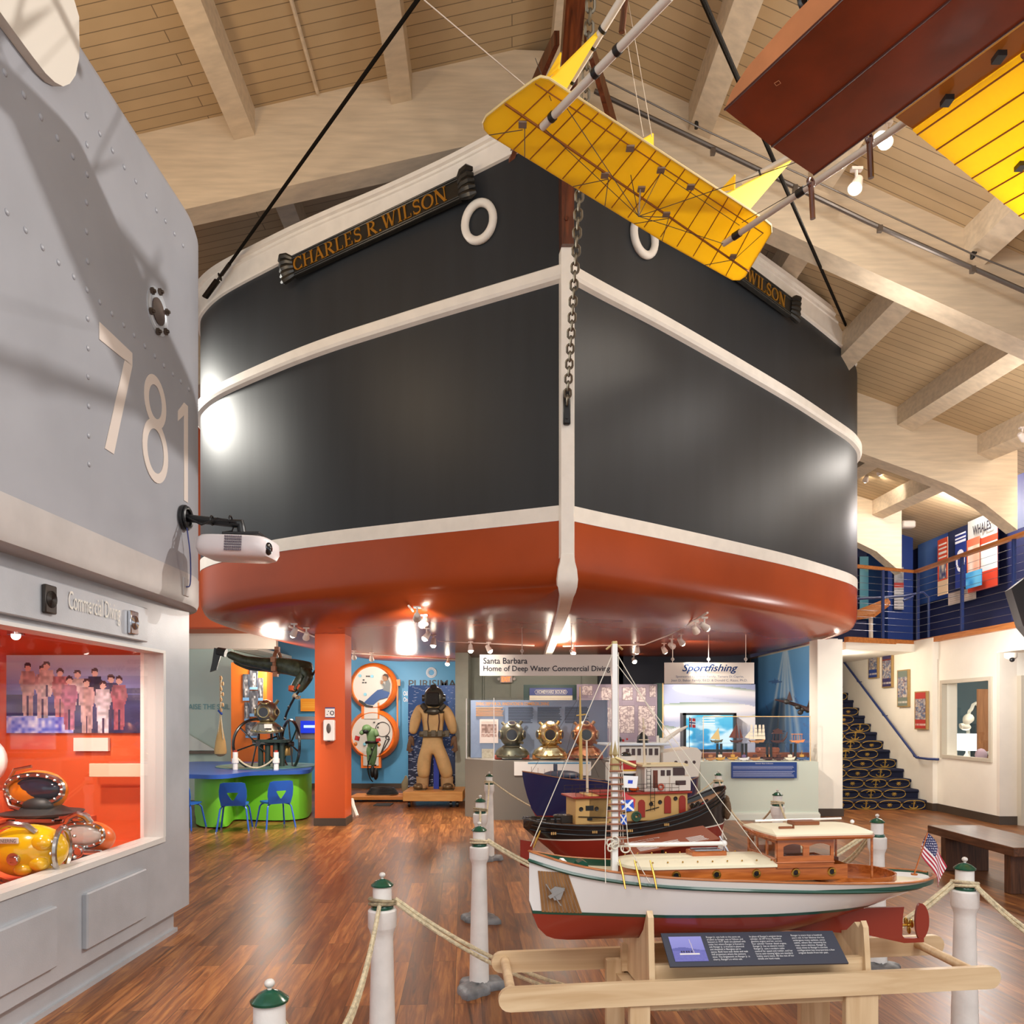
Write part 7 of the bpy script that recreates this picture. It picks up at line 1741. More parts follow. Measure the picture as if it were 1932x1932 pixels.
b = MB(); b.box(5.0, 5.435, 12.585, 12.96, 0, .125); struct('baseboard_column_white', b, basem, smooth=0)
an = thing('hanging_model_plane', 'dark rope wrapped model flyer hanging before the blue mural', 'model', P(1490, 1330, 13.2))
b = MB(); b.tube([P(1462, 1320, 13.2), P(1490, 1326, 13.2), P(1530, 1340, 13.0)], [.012, .03, .035], 8); b.build('boom', M('dark red boom', (60, 40, 40), .5), an, world=True)
for px, py in ((1490, 1322), (1528, 1336)):
    b = MB(); b.prism([(-.05, 0), (.05, 0), (.0, .16)], P(px, py, 13.1), X, Z, Y*.02); b.build('fin', M('fin dark', (70, 52, 52), .5), an, world=True, smooth=0)
b = MB()
for px, py in ((1484, 1324), (1505, 1334), (1514, 1338), (1510, 1344), (1524, 1340)): b.ball(P(px, py, 13.08), (.05, .05, .045), 10)
b.build('coil', M('coil black', (40, 38, 36), .5), an, world=True)
ca = MB(); ca.rbox((4.1, 13.3, .97), (2.3, .25, .08), .01); ca.rbox((4.42, 13.3, 1.05), (.36, .24, .10), .02); ca.box(3.2, 3.3, 13.22, 13.38, 0, .94); ca.box(4.9, 5.0, 13.22, 13.38, 0, .94); tag(ca.build('wooden_ledge', wood('ledge wood', (112, 56, 30), (140, 74, 42), .4, 'X')), 'brown wooden ledge with a long chest shape behind the souvenir boats', 'ledge')
# ---------- the yellow seaplane slung under the roof
def fabric(name, c, tr=.5):
    m = M(name, c, .55); nt = m.node_tree; b = nt.nodes['Principled BSDF']; out = nt.nodes['Material Output']
    t = nt.nodes.new('ShaderNodeBsdfTranslucent'); t.inputs[0].default_value = rgb(c); mx = nt.nodes.new('ShaderNodeMixShader'); mx.inputs[0].default_value = tr
    nt.links.new(b.outputs[0], mx.inputs[1]); nt.links.new(t.outputs[0], mx.inputs[2]); nt.links.new(mx.outputs[0], out.inputs[0]); return m
yf = fabric('yellow doped fabric', (255, 226, 62), .5); tanf = fabric('tan fabric', (190, 134, 58), .3); ribm = M('rib brown', (150, 92, 34), .6)
ps_ = thing('seaplane', 'yellow fabric winged seaplane model with brown float hanging from the roof', 'aircraft', PZ(1200, 340, 5.3))
ZS = 5.3
def sheet(pts, th, mats, name, parent=ps_, up=Z):
    b = MB(); n = len(pts); b.add(list(pts)+[p+up*th for p in pts], [tuple(range(n)), tuple(range(2*n-1, n-1, -1))]+[(i, (i+1) % n, n+(i+1) % n, n+i) for i in range(n)])
    return b.build(name, mats, parent, world=True, smooth=0)
stp = [(912, 234), (918, 222), (953, 194), (1008, 154), (1020, 148), (1034, 151), (1442, 417), (1454, 427), (1455, 440), (1406, 522), (1396, 529), (1382, 529), (1249, 455), (1081, 352), (923, 255), (914, 245)]
stab = sheet([PZ(a, b_, ZS) for a, b_ in stp], .02, yf, 'tail_plane')
b = MB(); b.tube([PZ(a, b_, ZS)+Z*.01 for a, b_ in stp], .009, 6, closed=True); b.build('edge_piping', M('piping cream', (226, 200, 140), .5), stab, world=True)
b = MB()
for i in range(15):
    t = (i+.5)/15; a, c = PZ(lerp(1034, 1442, t), lerp(151, 417, t), ZS-.004), PZ(lerp(923, 1385, t), lerp(255, 529, t), ZS-.004); b.tube([a, c], .004, 5)
b.tube([PZ(953, 196, ZS-.006), PZ(1412, 512, ZS-.006)], .008, 6); b.tube([PZ(1010, 158, ZS-.006), PZ(1440, 440, ZS-.006)], .004, 5); b.build('rib', ribm, stab, world=True)
b = MB()
for px, py in ((986, 235), (1141, 331), (1247, 321), (1257, 405), (1303, 353), (1383, 484), (1189, 280), (1210, 357)): b.cbox(PZ(px, py, ZS-.012), (.05, .05, .012))
b.build('gusset', M('gusset grey', (136, 120, 108), .5), stab, world=True, smooth=0)
whm = M('boom white tube', (206, 196, 184), .35)
def tb(name, pts, r, m=whm, par=ps_):
    b = MB(); b.tube(pts, r, 10); return b.build(name, m, par, world=True)
for k, pts in enumerate(([PZ(1023, 240, 5.25), PZ(1265, -8, 5.25)], [PZ(1068, 168, 5.7), PZ(1180, -14, 5.9)], [PZ(1365, 460, 5.25), PZ(1900, 102, 5.25)], [PZ(1400, 346, 5.7), PZ(1510, 285, 5.8)])):
    o = tb('tail_boom', pts, .023)
    u = (pts[1]-pts[0])
    for f in ((.08, .45, .62) if k < 2 else (.05, .33)) if k != 3 else (.3,): b = MB(); b.tube([pts[0]+u*f, pts[0]+u*(f+.03)], .028, 10); b.build('collar', blackm, o, world=True)
sheet([PZ(1036, 148, 5.33), PZ(1066, 166, 5.33), PZ(1137, 48, 5.9)], .012, yf, 'tail_fin', up=V((1, .4, 0)).normalized())
sheet([PZ(1368, 366, 5.33), PZ(1412, 395, 5.33), PZ(1491, 303, 5.9)], .012, yf, 'tail_fin', up=V((1, .4, 0)).normalized())
for q in (((1029, 147), (1057, 98), (1053, 130)), ((1209, 264), (1231, 251), (1231, 278)), ((1355, 362), (1386, 329), (1385, 357))):
    sheet([PZ(*q[0], 5.34), PZ(*q[2], 5.36), PZ(*q[1], 5.75)], .01, yf, 'rudder', up=V((1, .4, 0)).normalized())
b = MB()
def wr(a, za, c, zc, r=.0028): b.tube([PZ(*a, za), PZ(*c, zc)], r, 4)
for a, za, c, zc in (((923, 255), 5.29, (986, 245), 5.2), ((990, 296), 5.29, (990, 240), 5.2), ((1081, 352), 5.29, (1148, 338), 5.2), ((1141, 390), 5.29, (1148, 338), 5.2), ((1249, 455), 5.29, (1262, 410), 5.2), ((1196, 422), 5.29, (1262, 412), 5.2),
    ((1205, 408), 5.05, (1247, 326), 5.28), ((1205, 408), 5.05, (1070, 205), 5.24), ((1205, 408), 5.05, (1030, 245), 5.24), ((1205, 408), 5.05, (1365, 460), 5.24), ((1205, 408), 5.05, (1260, 410), 5.2), ((1205, 408), 5.05, (1520, 300), 5.24), ((1205, 408), 5.05, (1190, 330), 5.3),
    ((1247, 326), 5.28, (1395, 425), 5.24), ((1385, 490), 5.2, (1440, 440), 5.29), ((1385, 490), 5.2, (1330, 500), 5.29), ((1400, 420), 5.24, (1530, 345), 5.0), ((1040, 190), 5.24, (1010, 110), 5.8)): wr(a, za, c, zc)
b.build('bracing_wire', dline, ps_, world=True)
b = MB(); b.tube([PZ(1205, 408, 5.05), PZ(1208, 358, 5.28)], .006, 6); b.build('king_post', M('post grey', (150, 140, 130), .4), ps_, world=True)
b = MB(); b.tube([P(800, 0, 4.0), PZ(993, 163, 5.32)], .004, 5); tag(b.build('hanging_wire', M('wire pale', (206, 190, 170), .4), world=True), 'thin pale wire slanting down to the left tip of the yellow tail', 'wire')
b = MB()
for (a, c) in ((P(1168, -10, 6.3), P(1214, 258, 5.2)), (P(1183, -10, 6.3), P(1230, 258, 5.2))): b.tube([a, c], .003, 4)
tag(b.build('hanging_wire', M('wire pale', (206, 190, 170), .4), world=True), 'pair of thin wires holding the middle of the yellow tail', 'wire')
b = MB(); b.tube([P(1182, -20, 4.9), P(1173, 60, 4.9)], .02, 8); b.build('strut', stemw, ps_, world=True)
# float
ZF = 4.6; A, B = PZ(1367, 207, ZF), PZ(1535, 330, ZF); Dv = ((PZ(1600, -5, ZF)-A).normalized()+(PZ(1932, 28, ZF)-B).normalized()).normalized(); Dv.z = 0
flm = M('float mahogany', (132, 54, 24), .3, var=.18, vscale=2.5, coat=.25); fls = M('float side', (184, 118, 76), .4, var=.06)
b = MB(); ln = 3.2; hgt = [(0, .005), (.05, .06), (.15, .10), (.4, .13), (ln, .15)]
mid = (A+B)/2
def flo(P0, s, z): return V((P0.x+Dv.x*s, P0.y+Dv.y*s, z))
ss = [0, .05, .1, .15, .25, .4, .8, 1.5, ln]
vs = []
for s in ss:
    h = interp(s, hgt); vs += [flo(A, s, ZF), flo(mid, s, ZF-.012), flo(B, s, ZF), flo(B, s, ZF+h), flo(A, s, ZF+h)]
fs = []; mi = []
for i in range(len(ss)-1):
    for j in range(5):
        b.add([], []); b.f.append([i*5+j, i*5+(j+1) % 5, (i+1)*5+(j+1) % 5, (i+1)*5+j]); b.m.append(0 if j < 2 else 1)
b.v = vs; b.f.append([0, 1, 2, 3, 4]); b.m.append(0)
flt = b.build('float', [flm, fls], ps_, world=True, smooth=20)
b = MB(); b.tube([flo(mid, 0, ZF-.013), flo(mid, ln, ZF-.013)], .006, 5); b.tube([flo(A, 0, ZF), flo(A, ln, ZF)], .006, 5); b.tube([flo(B, 0, ZF), flo(B, ln, ZF)], .006, 5); b.build('seam', M('seam brown', (70, 26, 12), .4), flt, world=True)
c = PZ(1467, 157, ZF-.004); b = MB(); b.ring(c, .015, .002, Z, 4, 4); b.build('drain_mark', fls, flt, world=True)
for px, py in ((1640, 262), (1530, 345), (1516, 5)):
    p = PZ(px, py, 5.1 if px != 1516 else 4.9); b = MB(); b.tube([p, p+V((.02, .02, -.22 if px != 1516 else .35))], .018, 8); b.ring(p, .03, .01, (.5, -.8, 0), 12, 6); b.build('strut', blackm if px == 1516 else stemw, ps_, world=True)
# wing
ZW = 5.18; W0 = PZ(1722, 247, ZW); Lv = (PZ(1932, 415, ZW)-PZ(1690, 222, ZW)); Lv.z = 0; Lv.normalize()
Dw = Dv
wing = sheet([W0, W0+Lv*2.2, W0+Lv*2.2+Dw*1.9, W0+Dw*1.9], .05, yf, 'wing')
sheet([PZ(1690, 222, ZW+.01), W0+Z*.01, W0+Dw*1.9+Z*.01, PZ(1690, 222, ZW+.01)+Dw*1.9], .045, tanf, 'centre_section')
b = MB()
for i in range(9): b.tube([W0+Lv*(.05+.225*i)-Z*.003, W0+Lv*(.05+.225*i)+Dw*1.9-Z*.003], .006, 5)
for s in (.62, 1.3): b.tube([W0+Dw*s-Z*.004, W0+Lv*2.2+Dw*s-Z*.004], .012, 5)
b.build('rib', ribm, wing, world=True)
for px, py in ((1787, 190), (1885, 108), (1926, 314)):
    b = MB(); b.cbox(PZ(px, py, ZW-.02), (.05, .06, .03)); b.build('wing_fitting', blackm, wing, world=True, smooth=0)
# ---------- right side: stairs, gallery wall with window, balcony
X7 = 7.36
b = MB(); b.box(X7, 7.6, 11.67, 13.3, 0, .955); b.box(X7, 7.6, 11.67, 13.3, 2.23, 2.62); b.box(X7, 7.6, 11.67, 11.82, .955, 2.23); b.box(X7, 7.6, 13.12, 13.3, .955, 2.23)
struct('wall_right', b, ivory, smooth=0)
b = MB(); b.box(7.28, 7.5, 13.3, 18.4, 0, 3.0); struct('wall_stair', b, ivory, smooth=0)
b = MB(); b.box(X7, 7.62, 11.6, 11.67, 0, 2.6); struct('wall_right_front', b, white, smooth=0)
b = MB(); b.box(X7+.02, 7.9, 8, 13.97, 2.6, 2.94); struct('wall_right_upper', b, ivory, smooth=0)
b = MB(); b.prism([(5.8, 13.35), (X7+.1, 13.97), (10.2, 13.97), (10.2, 20), (5.8, 20)], (0, 0, 2.80), X, Y, Z*.14); b.prism([(X7+.03, 8), (10.2, 8), (10.2, 13.97), (X7+.03, 13.97)], (0, 0, 2.80), X, Y, Z*.14); struct('floor_balcony', b, ivory, smooth=0)
edgew = wood('honey oak', (166, 96, 44), (200, 128, 66), .35, 'Y', 1.5)
pe = [V((5.8, 13.33, 2.97)), V((X7-.02, 13.95, 2.97)), V((X7+.0, 8, 2.97))]
def plank(pts, w, h, name, m_, b=None):
    b = MB(); vs = []
    for i, p in enumerate(pts):
        a = pts[max(0, i-1)]; c = pts[min(len(pts)-1, i+1)]; t = (c-a); t.z = 0; t.normalize(); n = V((-t.y, t.x, 0))
        vs += [p-n*w/2-Z*h/2, p+n*w/2-Z*h/2, p+n*w/2+Z*h/2, p-n*w/2+Z*h/2]
    k = len(pts); b.add(vs, [(i*4+j, i*4+(j+1) % 4, (i+1)*4+(j+1) % 4, (i+1)*4+j) for i in range(k-1) for j in range(4)]+[(3, 2, 1, 0), tuple(4*(k-1)+j for j in range(4))]); return b
struct('trim_91', plank(pe, .10, .09, '', 0), edgew, smooth=0)
b = MB(); b.box(7.345, 7.36, 11.6, 13.3, 0, .13); b.box(7.265, 7.28, 13.3, 13.6, 0, .13); b.box(7.265, 7.36, 13.28, 13.3, 0, .13); b.box(7.345, 7.63, 11.585, 11.6, 0, .13); struct('baseboard_right', b, basem, smooth=0)
# window and the lit shop behind it
b = MB()
for (y0, y1, z0, z1) in ((11.77, 13.17, 2.19, 2.25), (11.77, 13.17, .93, .985), (11.77, 11.83, .985, 2.19), (13.11, 13.17, .985, 2.19)): b.box(7.33, 7.42, y0, y1, z0, z1)
w1 = struct('window_1', b, M('greige frame', (196, 186, 168), .4), smooth=0)
b = MB(); b.box(7.45, 7.455, 11.8, 13.14, .96, 2.22); pn = b.build('window_pane', glass('clear glass', .8), w1, smooth=0)
b = MB(); b.box(10.4, 10.5, 11.5, 17, 0, 2.8); b.box(7.6, 10.5, 16.8, 16.9, 0, 2.8); struct('wall_shop', b, M('shop blue grey', (122, 150, 160), .6), smooth=0)
t = thing('table_lamp', 'glowing white drum table lamp seen through the gallery window', 'lamp', (8.75, 14.1, .7))
lc = P(1824, 1400, 14.1)
b = MB(); b.lathe([(.215, -.15), (.215, .15)], (lc.x, lc.y, lc.z), 28); b.build('lamp_shade', M('lamp shade lit', (255, 250, 244), .6, emit=2.2), t, world=True)
b = MB(); b.lathe([(.10, -.6), (.10, -.45), (.04, -.4), (.08, -.3), (.02, -.2), (.02, -.1)], (lc.x, lc.y, lc.z), 16); b.build('lamp_base', white, t, world=True)
b = MB(); c = P(1838, 1440, 14.1); b.box(8.3, 9.6, 13.8, 15, 0, lc.z-.58); tag(b.build('shop_counter', M('counter grey', (120, 126, 128), .5), smooth=0), 'grey counter holding the glowing lamp behind the gallery window', 'counter')
t = thing('wall_mirror', 'cream arched mirror standing behind the glowing lamp', 'mirror', P(1836, 1430, 14.9))
b = MB(); q = [P(a, b_, 14.9) for a, b_ in ((1828, 1450), (1826, 1355), (1829, 1342), (1833, 1338), (1836, 1330), (1841, 1327), (1846, 1331), (1849, 1340), (1852, 1355), (1852, 1450))]; b.tube(q, .035, 6); b.build('mirror_frame', M('mirror cream', (220, 220, 206), .5), t, world=True)
b = MB(); n = len(q); b.add([p+Y*.03 for p in q]+[p+Y*.05 for p in q], [tuple(range(n)), tuple(range(2*n-1, n-1, -1))]); b.build('mirror_glass', M('mirror glass', (90, 100, 104), .1, .6), t, world=True)
b = MB(); b.tube(crom([P(1812, 1370, 14.0), P(1820, 1368, 14.0), P(1824, 1360, 14.0), P(1828, 1355, 14.1)], 4), [.05, .05, .05, .05, .04, .04, .05, .06, .07, .08, .085, .09, .09], 10); b.ball(P(1822, 1372, 14), (.09, .08, .06), 12); tag(b.build('shell_ornament', M('ornament cream', (226, 222, 206), .5), world=True), 'cream curled ornament just above the glowing lamp shade', 'ornament')
q = [P(1846, 1300, 13.5), P(1871, 1300, 13.3), P(1871, 1445, 13.3), P(1846, 1445, 13.5)]
t = thing('shop_door', 'open brown wooden door at the right of the gallery window view', 'door', P(1858, 1445, 13.4))
b = MB(); b.add(q+[p+Y*.05 for p in q], [(0, 1, 2, 3), (7, 6, 5, 4), (0, 4, 5, 1), (1, 5, 6, 2), (2, 6, 7, 3), (3, 7, 4, 0)]); b.build('door_leaf', wood('oak door', (150, 98, 60), (184, 130, 86), .45, 'Z'), t, world=True, smooth=0)
b = MB(); b.ball(P(1864, 1422, 13.3), (.06, .04, .05), 12); b.build('door_handle', chrome, t, world=True)
b = MB(); b.ball(P(1851, 1425, 13.2), (.10, .08, .12), 12); tag(b.build('cushion', M('pink cushion', (196, 170, 184), .8), world=True), 'pale pink cushion low at the right of the gallery window', 'cushion')
# glazed door at the edge
b = MB(); b.box(7.62, 7.68, 11.5, 11.6, 0, 2.25); b.box(7.68, 9.2, 11.5, 11.6, 2.19, 2.25); dr = struct('door_2', b, M('greige frame', (196, 186, 168), .4), smooth=0)
b = MB(); b.box(7.68, 9.2, 11.54, 11.56, .03, 2.19); b.build('door_glass', M('frosted mint', (206, 218, 208), .4, var=.12, vscale=3), dr, smooth=0)
b = MB(); b.box(7.62, 10.4, 11.6, 11.7, 2.25, 2.8); b.box(9.2, 10.4, 11.6, 11.7, 0, 2.3); struct('wall_right_end', b, ivory, smooth=0)
t = thing('security_camera', 'white dome security camera under the balcony edge at far right', 'camera', P(1904, 1232, 11.2))
b = MB(); c = P(1907, 1240, 11.2); b.lathe([(.085, .06), (.085, .0), (.06, -.03), (.001, -.05)], c, 18); b.build('camera_housing', white, t, world=True)
b = MB(); b.ball(c+V((-.02, -.06, -.04)), (.035, .035, .035), 14); b.build('camera_lens', blackm, t, world=True)
# framed posters on the stair wall
pos = ((1641, 1659, 1217, 1281, (44, 66, 132), 'narrow framed poster with blue bands, highest on the stair wall'), (1667, 1686, 1232, 1298, (62, 56, 96), 'narrow framed poster with dark blue and rust bands, second on the stair wall'),
       (1696, 1717, 1265, 1334, (112, 122, 112), 'narrow framed poster with grey green bands, third on the stair wall'), (1729, 1752, 1305, 1376, (176, 52, 46), 'narrow framed poster with red bands, lowest on the stair wall'))
for i, (a, c, y0, y1, cc, lb) in enumerate(pos):
    da, dc = 7.27*F/(a-966), 7.27*F/(c-966); zt = H+(1350-y0)/F*da; zb_ = H+(1350-y1)/F*da
    t = thing('framed_poster', lb, 'poster', (7.27, (da+dc)/2, zb_), 0, 'framed posters on the stair wall')
    b = MB(); b.box(7.235, 7.275, dc, da, zb_, zt); b.build('frame', M('gilt frame', (176, 146, 96), .4, .3), t, world=True, smooth=0)
    def pf(u, v, i=i, cc=cc):
        if v > .82 or v < .24: return (220, 210, 200) if (.08 < v < .16 and int(u*22) % 2 and v < .13) else cc
        if i == 1 and v > .78: return (120, 50, 44)
        n_ = vnoise(u*8, v*26, i); n2 = vnoise(u*16, v*40, i+9)
        return mixc(mixc((70, 90, 130), (206, 190, 170), n_), (120, 60, 50), max(0, n2-.6)*2)
    w_ = da-dc; picture('print', V((7.232, da-w_*.08, zb_+.02)), V((0, -w_*.84, 0)), Z*(zt-zb_-.04), 26, 90, pf, t, th=.001)
# stairs
st_ = thing('staircase', 'carpeted staircase in navy with gold anchors rising behind the white column', 'staircase', (6, 13.5, 0))
carp = M('navy carpet', (18, 24, 52), .9, bump=.4, bscale=200); goldc = M('gold carpet motif', (186, 148, 66), .9)
R_, T__ = .165, .262
for k in range(17):
    y = 13.5+T__*k; z = R_*k
    b = MB(); prof = [(y, z), (y, z+R_*.62), (y-.028, z+R_*.72), (y-.032, z+R_*.88), (y-.015, z+R_*.98), (y+.02, z+R_), (y+T__+.02, z+R_), (y+T__+.02, z)]
    b.prism(prof, (5.5, 0, 0), Y, Z, X*1.77); s_ = b.build('step', carp, st_, world=True, smooth=40)
    if k > 13: continue
    b = MB(); yy = y-.004; pit = .42
    for j in range(7):
        cx_ = 7.05-pit*j+(.21 if k % 2 else 0)
        if cx_ > 7.2 or cx_ < 5.6: continue
        o0 = V((cx_, yy, z+R_*.5))
        el = [o0+V((.205*abs(cos(a))**.7*(1 if cos(a) > 0 else -1), -(.028 if sin(a) > .35 else 0), .078*sin(a))) for a in [2*pi*q/20 for q in range(20)]]
        b.tube(el, .007, 4, closed=True)
        if (j+k//2) % 2 == 0:
            s2 = -1 if k % 4 in (1, 2) else 1
            g = lambda x, z_: o0+V((x, -.004-(.028 if z_*s2 > .03 else 0), z_*s2))
            b.tube([g(0, .045), g(0, -.06)], .009, 4); b.tube([g(-.075, -.02), g(-.055, -.05), g(0, -.062), g(.055, -.05), g(.075, -.02)], .009, 4); b.ring(g(0, .055), .014, .005, Y, 10, 4)
            b.tube([g(-.04, .02), g(.04, .02)], .006, 4)
        else:
            for a in (.0, .8, 1.57, 2.35): b.tube([o0+V((-.045*cos(a), -.006, -.04*sin(a))), o0+V((.045*cos(a), -.006, .04*sin(a)))], .006, 4)
    b.build('carpet_motif', goldc, s_, world=True, smooth=0)
hr = thing('handrail', 'navy blue metal handrail fixed along the stair wall', 'handrail', (7.2, 13.6, .9))
navyr = M('navy rail paint', (36, 54, 108), .35)
b = MB(); b.tube([V((7.3, 13.15, .90)), V((7.2, 13.3, .90)), V((7.17, 13.62, .905)), V((7.17, 17.2, .9+3.58*.64))], .022, 10); b.build('rail', navyr, hr, world=True)
for y in (13.75, 14.9, 16.0):
    b = MB(); z = .9+(y-13.62)*.64; b.tube([V((7.17, y, z-.02)), V((7.19, y, z-.07)), V((7.28, y, z-.07))], .009, 6); b.build('bracket', navyr, hr, world=True)
b = MB(); b.box(5.425, 5.455, 12.8, 12.9, 1.42, 2.10); tag(b.build('warning_strip', M('yellow strip', (226, 176, 40), .5), smooth=0), 'thin yellow strip at the edge of the white column by the stairs', 'strip')
# ---------- balcony rail and what stands behind it
br_ = thing('balcony_railing', 'balcony railing with oak handrail, navy posts and steel cables', 'railing', (7.3, 13.9, 2.97))
hp = [V((5.8, 13.4, 4.27)), V((X7+.0, 14.0, 4.27)), V((X7+.04, 8, 4.27))]
plank(hp, .09, .055, '', 0).build('handrail', edgew, br_, world=True, smooth=0)
for x, y in ((6.62, 13.72), (X7+.03, 13.99), (7.38, 12.6), (7.38, 11.3), (7.38, 9.9)):
    b = MB(); b.rbox((x, y, 3.63), (.045, .045, 1.24), .004); b.build('post', navyr, br_, world=True, smooth=0)
b = MB()
for k in range(9): b.tube([p-Z*(.16+.12*k) for p in hp], .0035, 4)
b.build('cable', M('steel cable', (120, 124, 140), .3, .8), br_, world=True)
r2 = thing('ramp_rail', 'second navy tube rail on the balcony behind the cable railing', 'railing', (7, 16, 2.97))
for pts in ([(5.9, 15.6, 3.95), (8.1, 15.9, 4.12), (8.5, 15.9, 4.2), (8.62, 15.9, 4.1), (8.62, 15.9, 2.97)], [(8.1, 15.9, 4.02), (8.3, 15.9, 4.12)]):
    b = MB(); b.tube(pts, .025, 8); b.build('rail', navyr, r2, world=True)
nwall = M('balcony navy wall', (36, 42, 84), .55)
b = MB(); b.box(10.0, 10.15, 8, 20, 2.94, 7.2); b.box(5.5, 10.1, 19.5, 19.65, 2.94, 6.5); struct('wall_balcony', b, nwall, smooth=0)
b = MB(); b.box(9.0, 9.6, 18.4, 19.5, 2.94, 6.5); struct('wall_balcony_pier', b, M('deep blue pier', (26, 56, 128), .5), smooth=0)
def turq(u, v): return mixc(mixc((30, 110, 140), (150, 210, 214), vnoise(u*3, v*3, 1)), (210, 220, 150), max(0, vnoise(u*5, v*5, 4)-.72)*3)
a = P(1622, 1168, 19.4); c = P(1686, 1050, 19.4); o = picture('sea_mural', a, X*(c.x-a.x), Z*(c.z-a.z), 40, 60, turq); tag(o, 'turquoise sea mural at the far end of the balcony', 'mural')
def greyp(u, v): return (176, 60, 50) if .52 < v < .64 else ((206, 202, 200) if v < .52 and int(v*30) % 2 else mixc((120, 120, 124), (180, 178, 176), vnoise(u*4, v*8)))
a = P(1687, 1150, 18.3); c = P(1705, 1070, 18.3); o = picture('grey_poster', a, X*(c.x-a.x), Z*(c.z-a.z), 20, 60, greyp); tag(o, 'grey and red narrow poster beside the turquoise mural', 'poster')
def XW(px, py, x=9.9): d = x*F/(px-966); return P(px, py, d)
def sidepic(name, lb, cat, px0, px1, y0, y1, fn, x=9.9, nx=40, ny=60, par=None):
    d0, d1 = x*F/(px0-966), x*F/(px1-966); z0 = H+(1350-y1)/F*d0; z1 = H+(1350-y0)/F*d0
    o = picture(name, V((x, d0, z0)), V((0, d1-d0, 0)), Z*(z1-z0), nx, ny, fn, par)
    return tag(o, lb, cat) if par is None else o
dp = sidepic('display_wall_panel', 'big blue and dark display panel lit on the balcony side wall', 'panel', 1732, 1884, 1012, 1142, lambda u, v: mixc((34, 66, 140), (110, 150, 214), max(0, 1-abs(u-.12)*2.2-abs(v-.75)*.9)) if u < .42 else mixc((40, 46, 80), (60, 66, 100), vnoise(u*4, v*4)), 9.9, 70, 60)
def redb(u, v):
    if .08 < u < .9 and .60 < v < .92 and int(v*26) % 2: return (250, 240, 226)
    if .15 < u < .85 and .28 < v < .58: return mixc((50, 60, 110), (240, 220, 190), vnoise(u*9, v*14))
    return (228, 84, 48) if v > .25 else (244, 210, 170)
sidepic('hanging_banner', 'narrow orange red hanging banner, leftmost on the balcony wall', 'banner', 1769, 1788, 1020, 1125, redb, 9.7, 20, 70)
sidepic('hanging_banner', 'narrow dark blue banner with wheel picture beside the orange red one', 'banner', 1802, 1822, 1010, 1112, lambda u, v: mixc((40, 56, 130), (240, 240, 250), 1 if (abs(((u-.5)**2+((v-.5)*2)**2)-.12) < .05 or (v > .8 and int(v*30) % 2)) else 0), 9.7, 24, 70)
sidepic('hanging_banner', 'pale and red wide banner with a soft white picture on the balcony wall', 'banner', 1824, 1848, 1020, 1090, lambda u, v: (224, 110, 80) if v > .8 or u < .1 else mixc((236, 230, 220), (220, 150, 120), vnoise(u*3, v*4)), 9.7, 24, 50)
sidepic('whales_panel', 'grey panel headed WHALES above a red exhibit board', 'panel', 1826, 1882, 985, 1120, lambda u, v: (206, 206, 200) if v > .70 else ((214, 70, 44) if (v < .24 or v > .62 or u < .12) else mixc((236, 236, 226), (200, 214, 220), vnoise(u*3, v*3))), 9.75, 40, 70)
vs_, fs_ = None, None
d0 = 9.7*F/(1839-966); text('wall_lettering', 'WHALES', V((9.66, d0, H+(1350-1011)/F*d0)), V((0, -1, 0)), Z, M('letter dark', (46, 44, 52), .5), width=.62, height=.2, bold=.03)
tag(bpy.data.objects[[o.name for o in bpy.data.objects if o.name.startswith('wall_lettering')][-1]], 'dark word WHALES on the upper right balcony panel', 'lettering')
sidepic('blue_print', 'small bright blue square print under the red exhibit board', 'poster', 1822, 1852, 1082, 1112, lambda u, v: mixc((40, 130, 200), (120, 200, 235), vnoise(u*3, v*3)), 9.6, 20, 20)
sidepic('caption_board', 'cream caption board low on the navy balcony wall', 'sign', 1789, 1841, 1120, 1143, lambda u, v: (190, 170, 160) if int(v*12) % 2 and .05 < u < .9 else (214, 196, 184), 9.85, 30, 24)
b = MB(); b.box(9.2, 9.9, 9.8, 12.9, 2.94, 5.5); struct('wall_balcony_grey', b, M('warm grey wall', (96, 88, 82), .6), smooth=0)
def pier(u, v):
    if abs(u-.5-.3*(1-v)) < .012 or (int((u+v)*14) % 5 == 0 and u > .55-.2*v): return (60, 60, 110)
    return mixc((120, 130, 220), (170, 190, 240), 1-v)
sidepic('lattice_mural', 'blue violet mural with a crane lattice at the right edge above the rail', 'mural', 1915, 1975, 860, 1000, pier, 9.1, 40, 60)
t = thing('sloped_desk', 'sloped oak edged display desk on the balcony end', 'desk', (6.6, 15.2, 2.97))
b = MB(); q = [P(1616, 1163, 15.2), P(1650, 1158, 15.2), P(1680, 1135, 15.6), P(1675, 1128, 15.9), P(1630, 1150, 15.8), P(1614, 1152, 15.6)]; 
n = 6; b.add(q+[p-Z*.07 for p in q], [tuple(range(n)), tuple(range(2*n-1, n-1, -1))]+[(i, (i+1) % n, n+(i+1) % n, n+i) for i in range(n)]); b.build('desk_top', edgew, t, world=True, smooth=0)
b = MB(); b.tube([P(1643, 1165, 15.5), V((P(1643, 1165, 15.5).x, 15.5, 2.95))], .04, 10); b.build('leg', white, t, world=True)
t = thing('ceiling_speaker', 'small pale speaker box under the last roof girder', 'speaker', P(1718, 985, 17.4))
b = MB(); b.rbox(P(1712, 990, 17.2), (.30, .2, .16), .03); b.build('speaker_box', M('speaker pale', (206, 196, 184), .5), t, world=True)
t = thing('edge_monitor', 'dark tilted monitor housing cut by the right picture edge', 'monitor', P(1925, 1150, 10.8))
q = [P(1908, 1110, 10.6), P(1960, 1070, 10.6), P(1960, 1215, 10.6), P(1930, 1180, 10.6)]
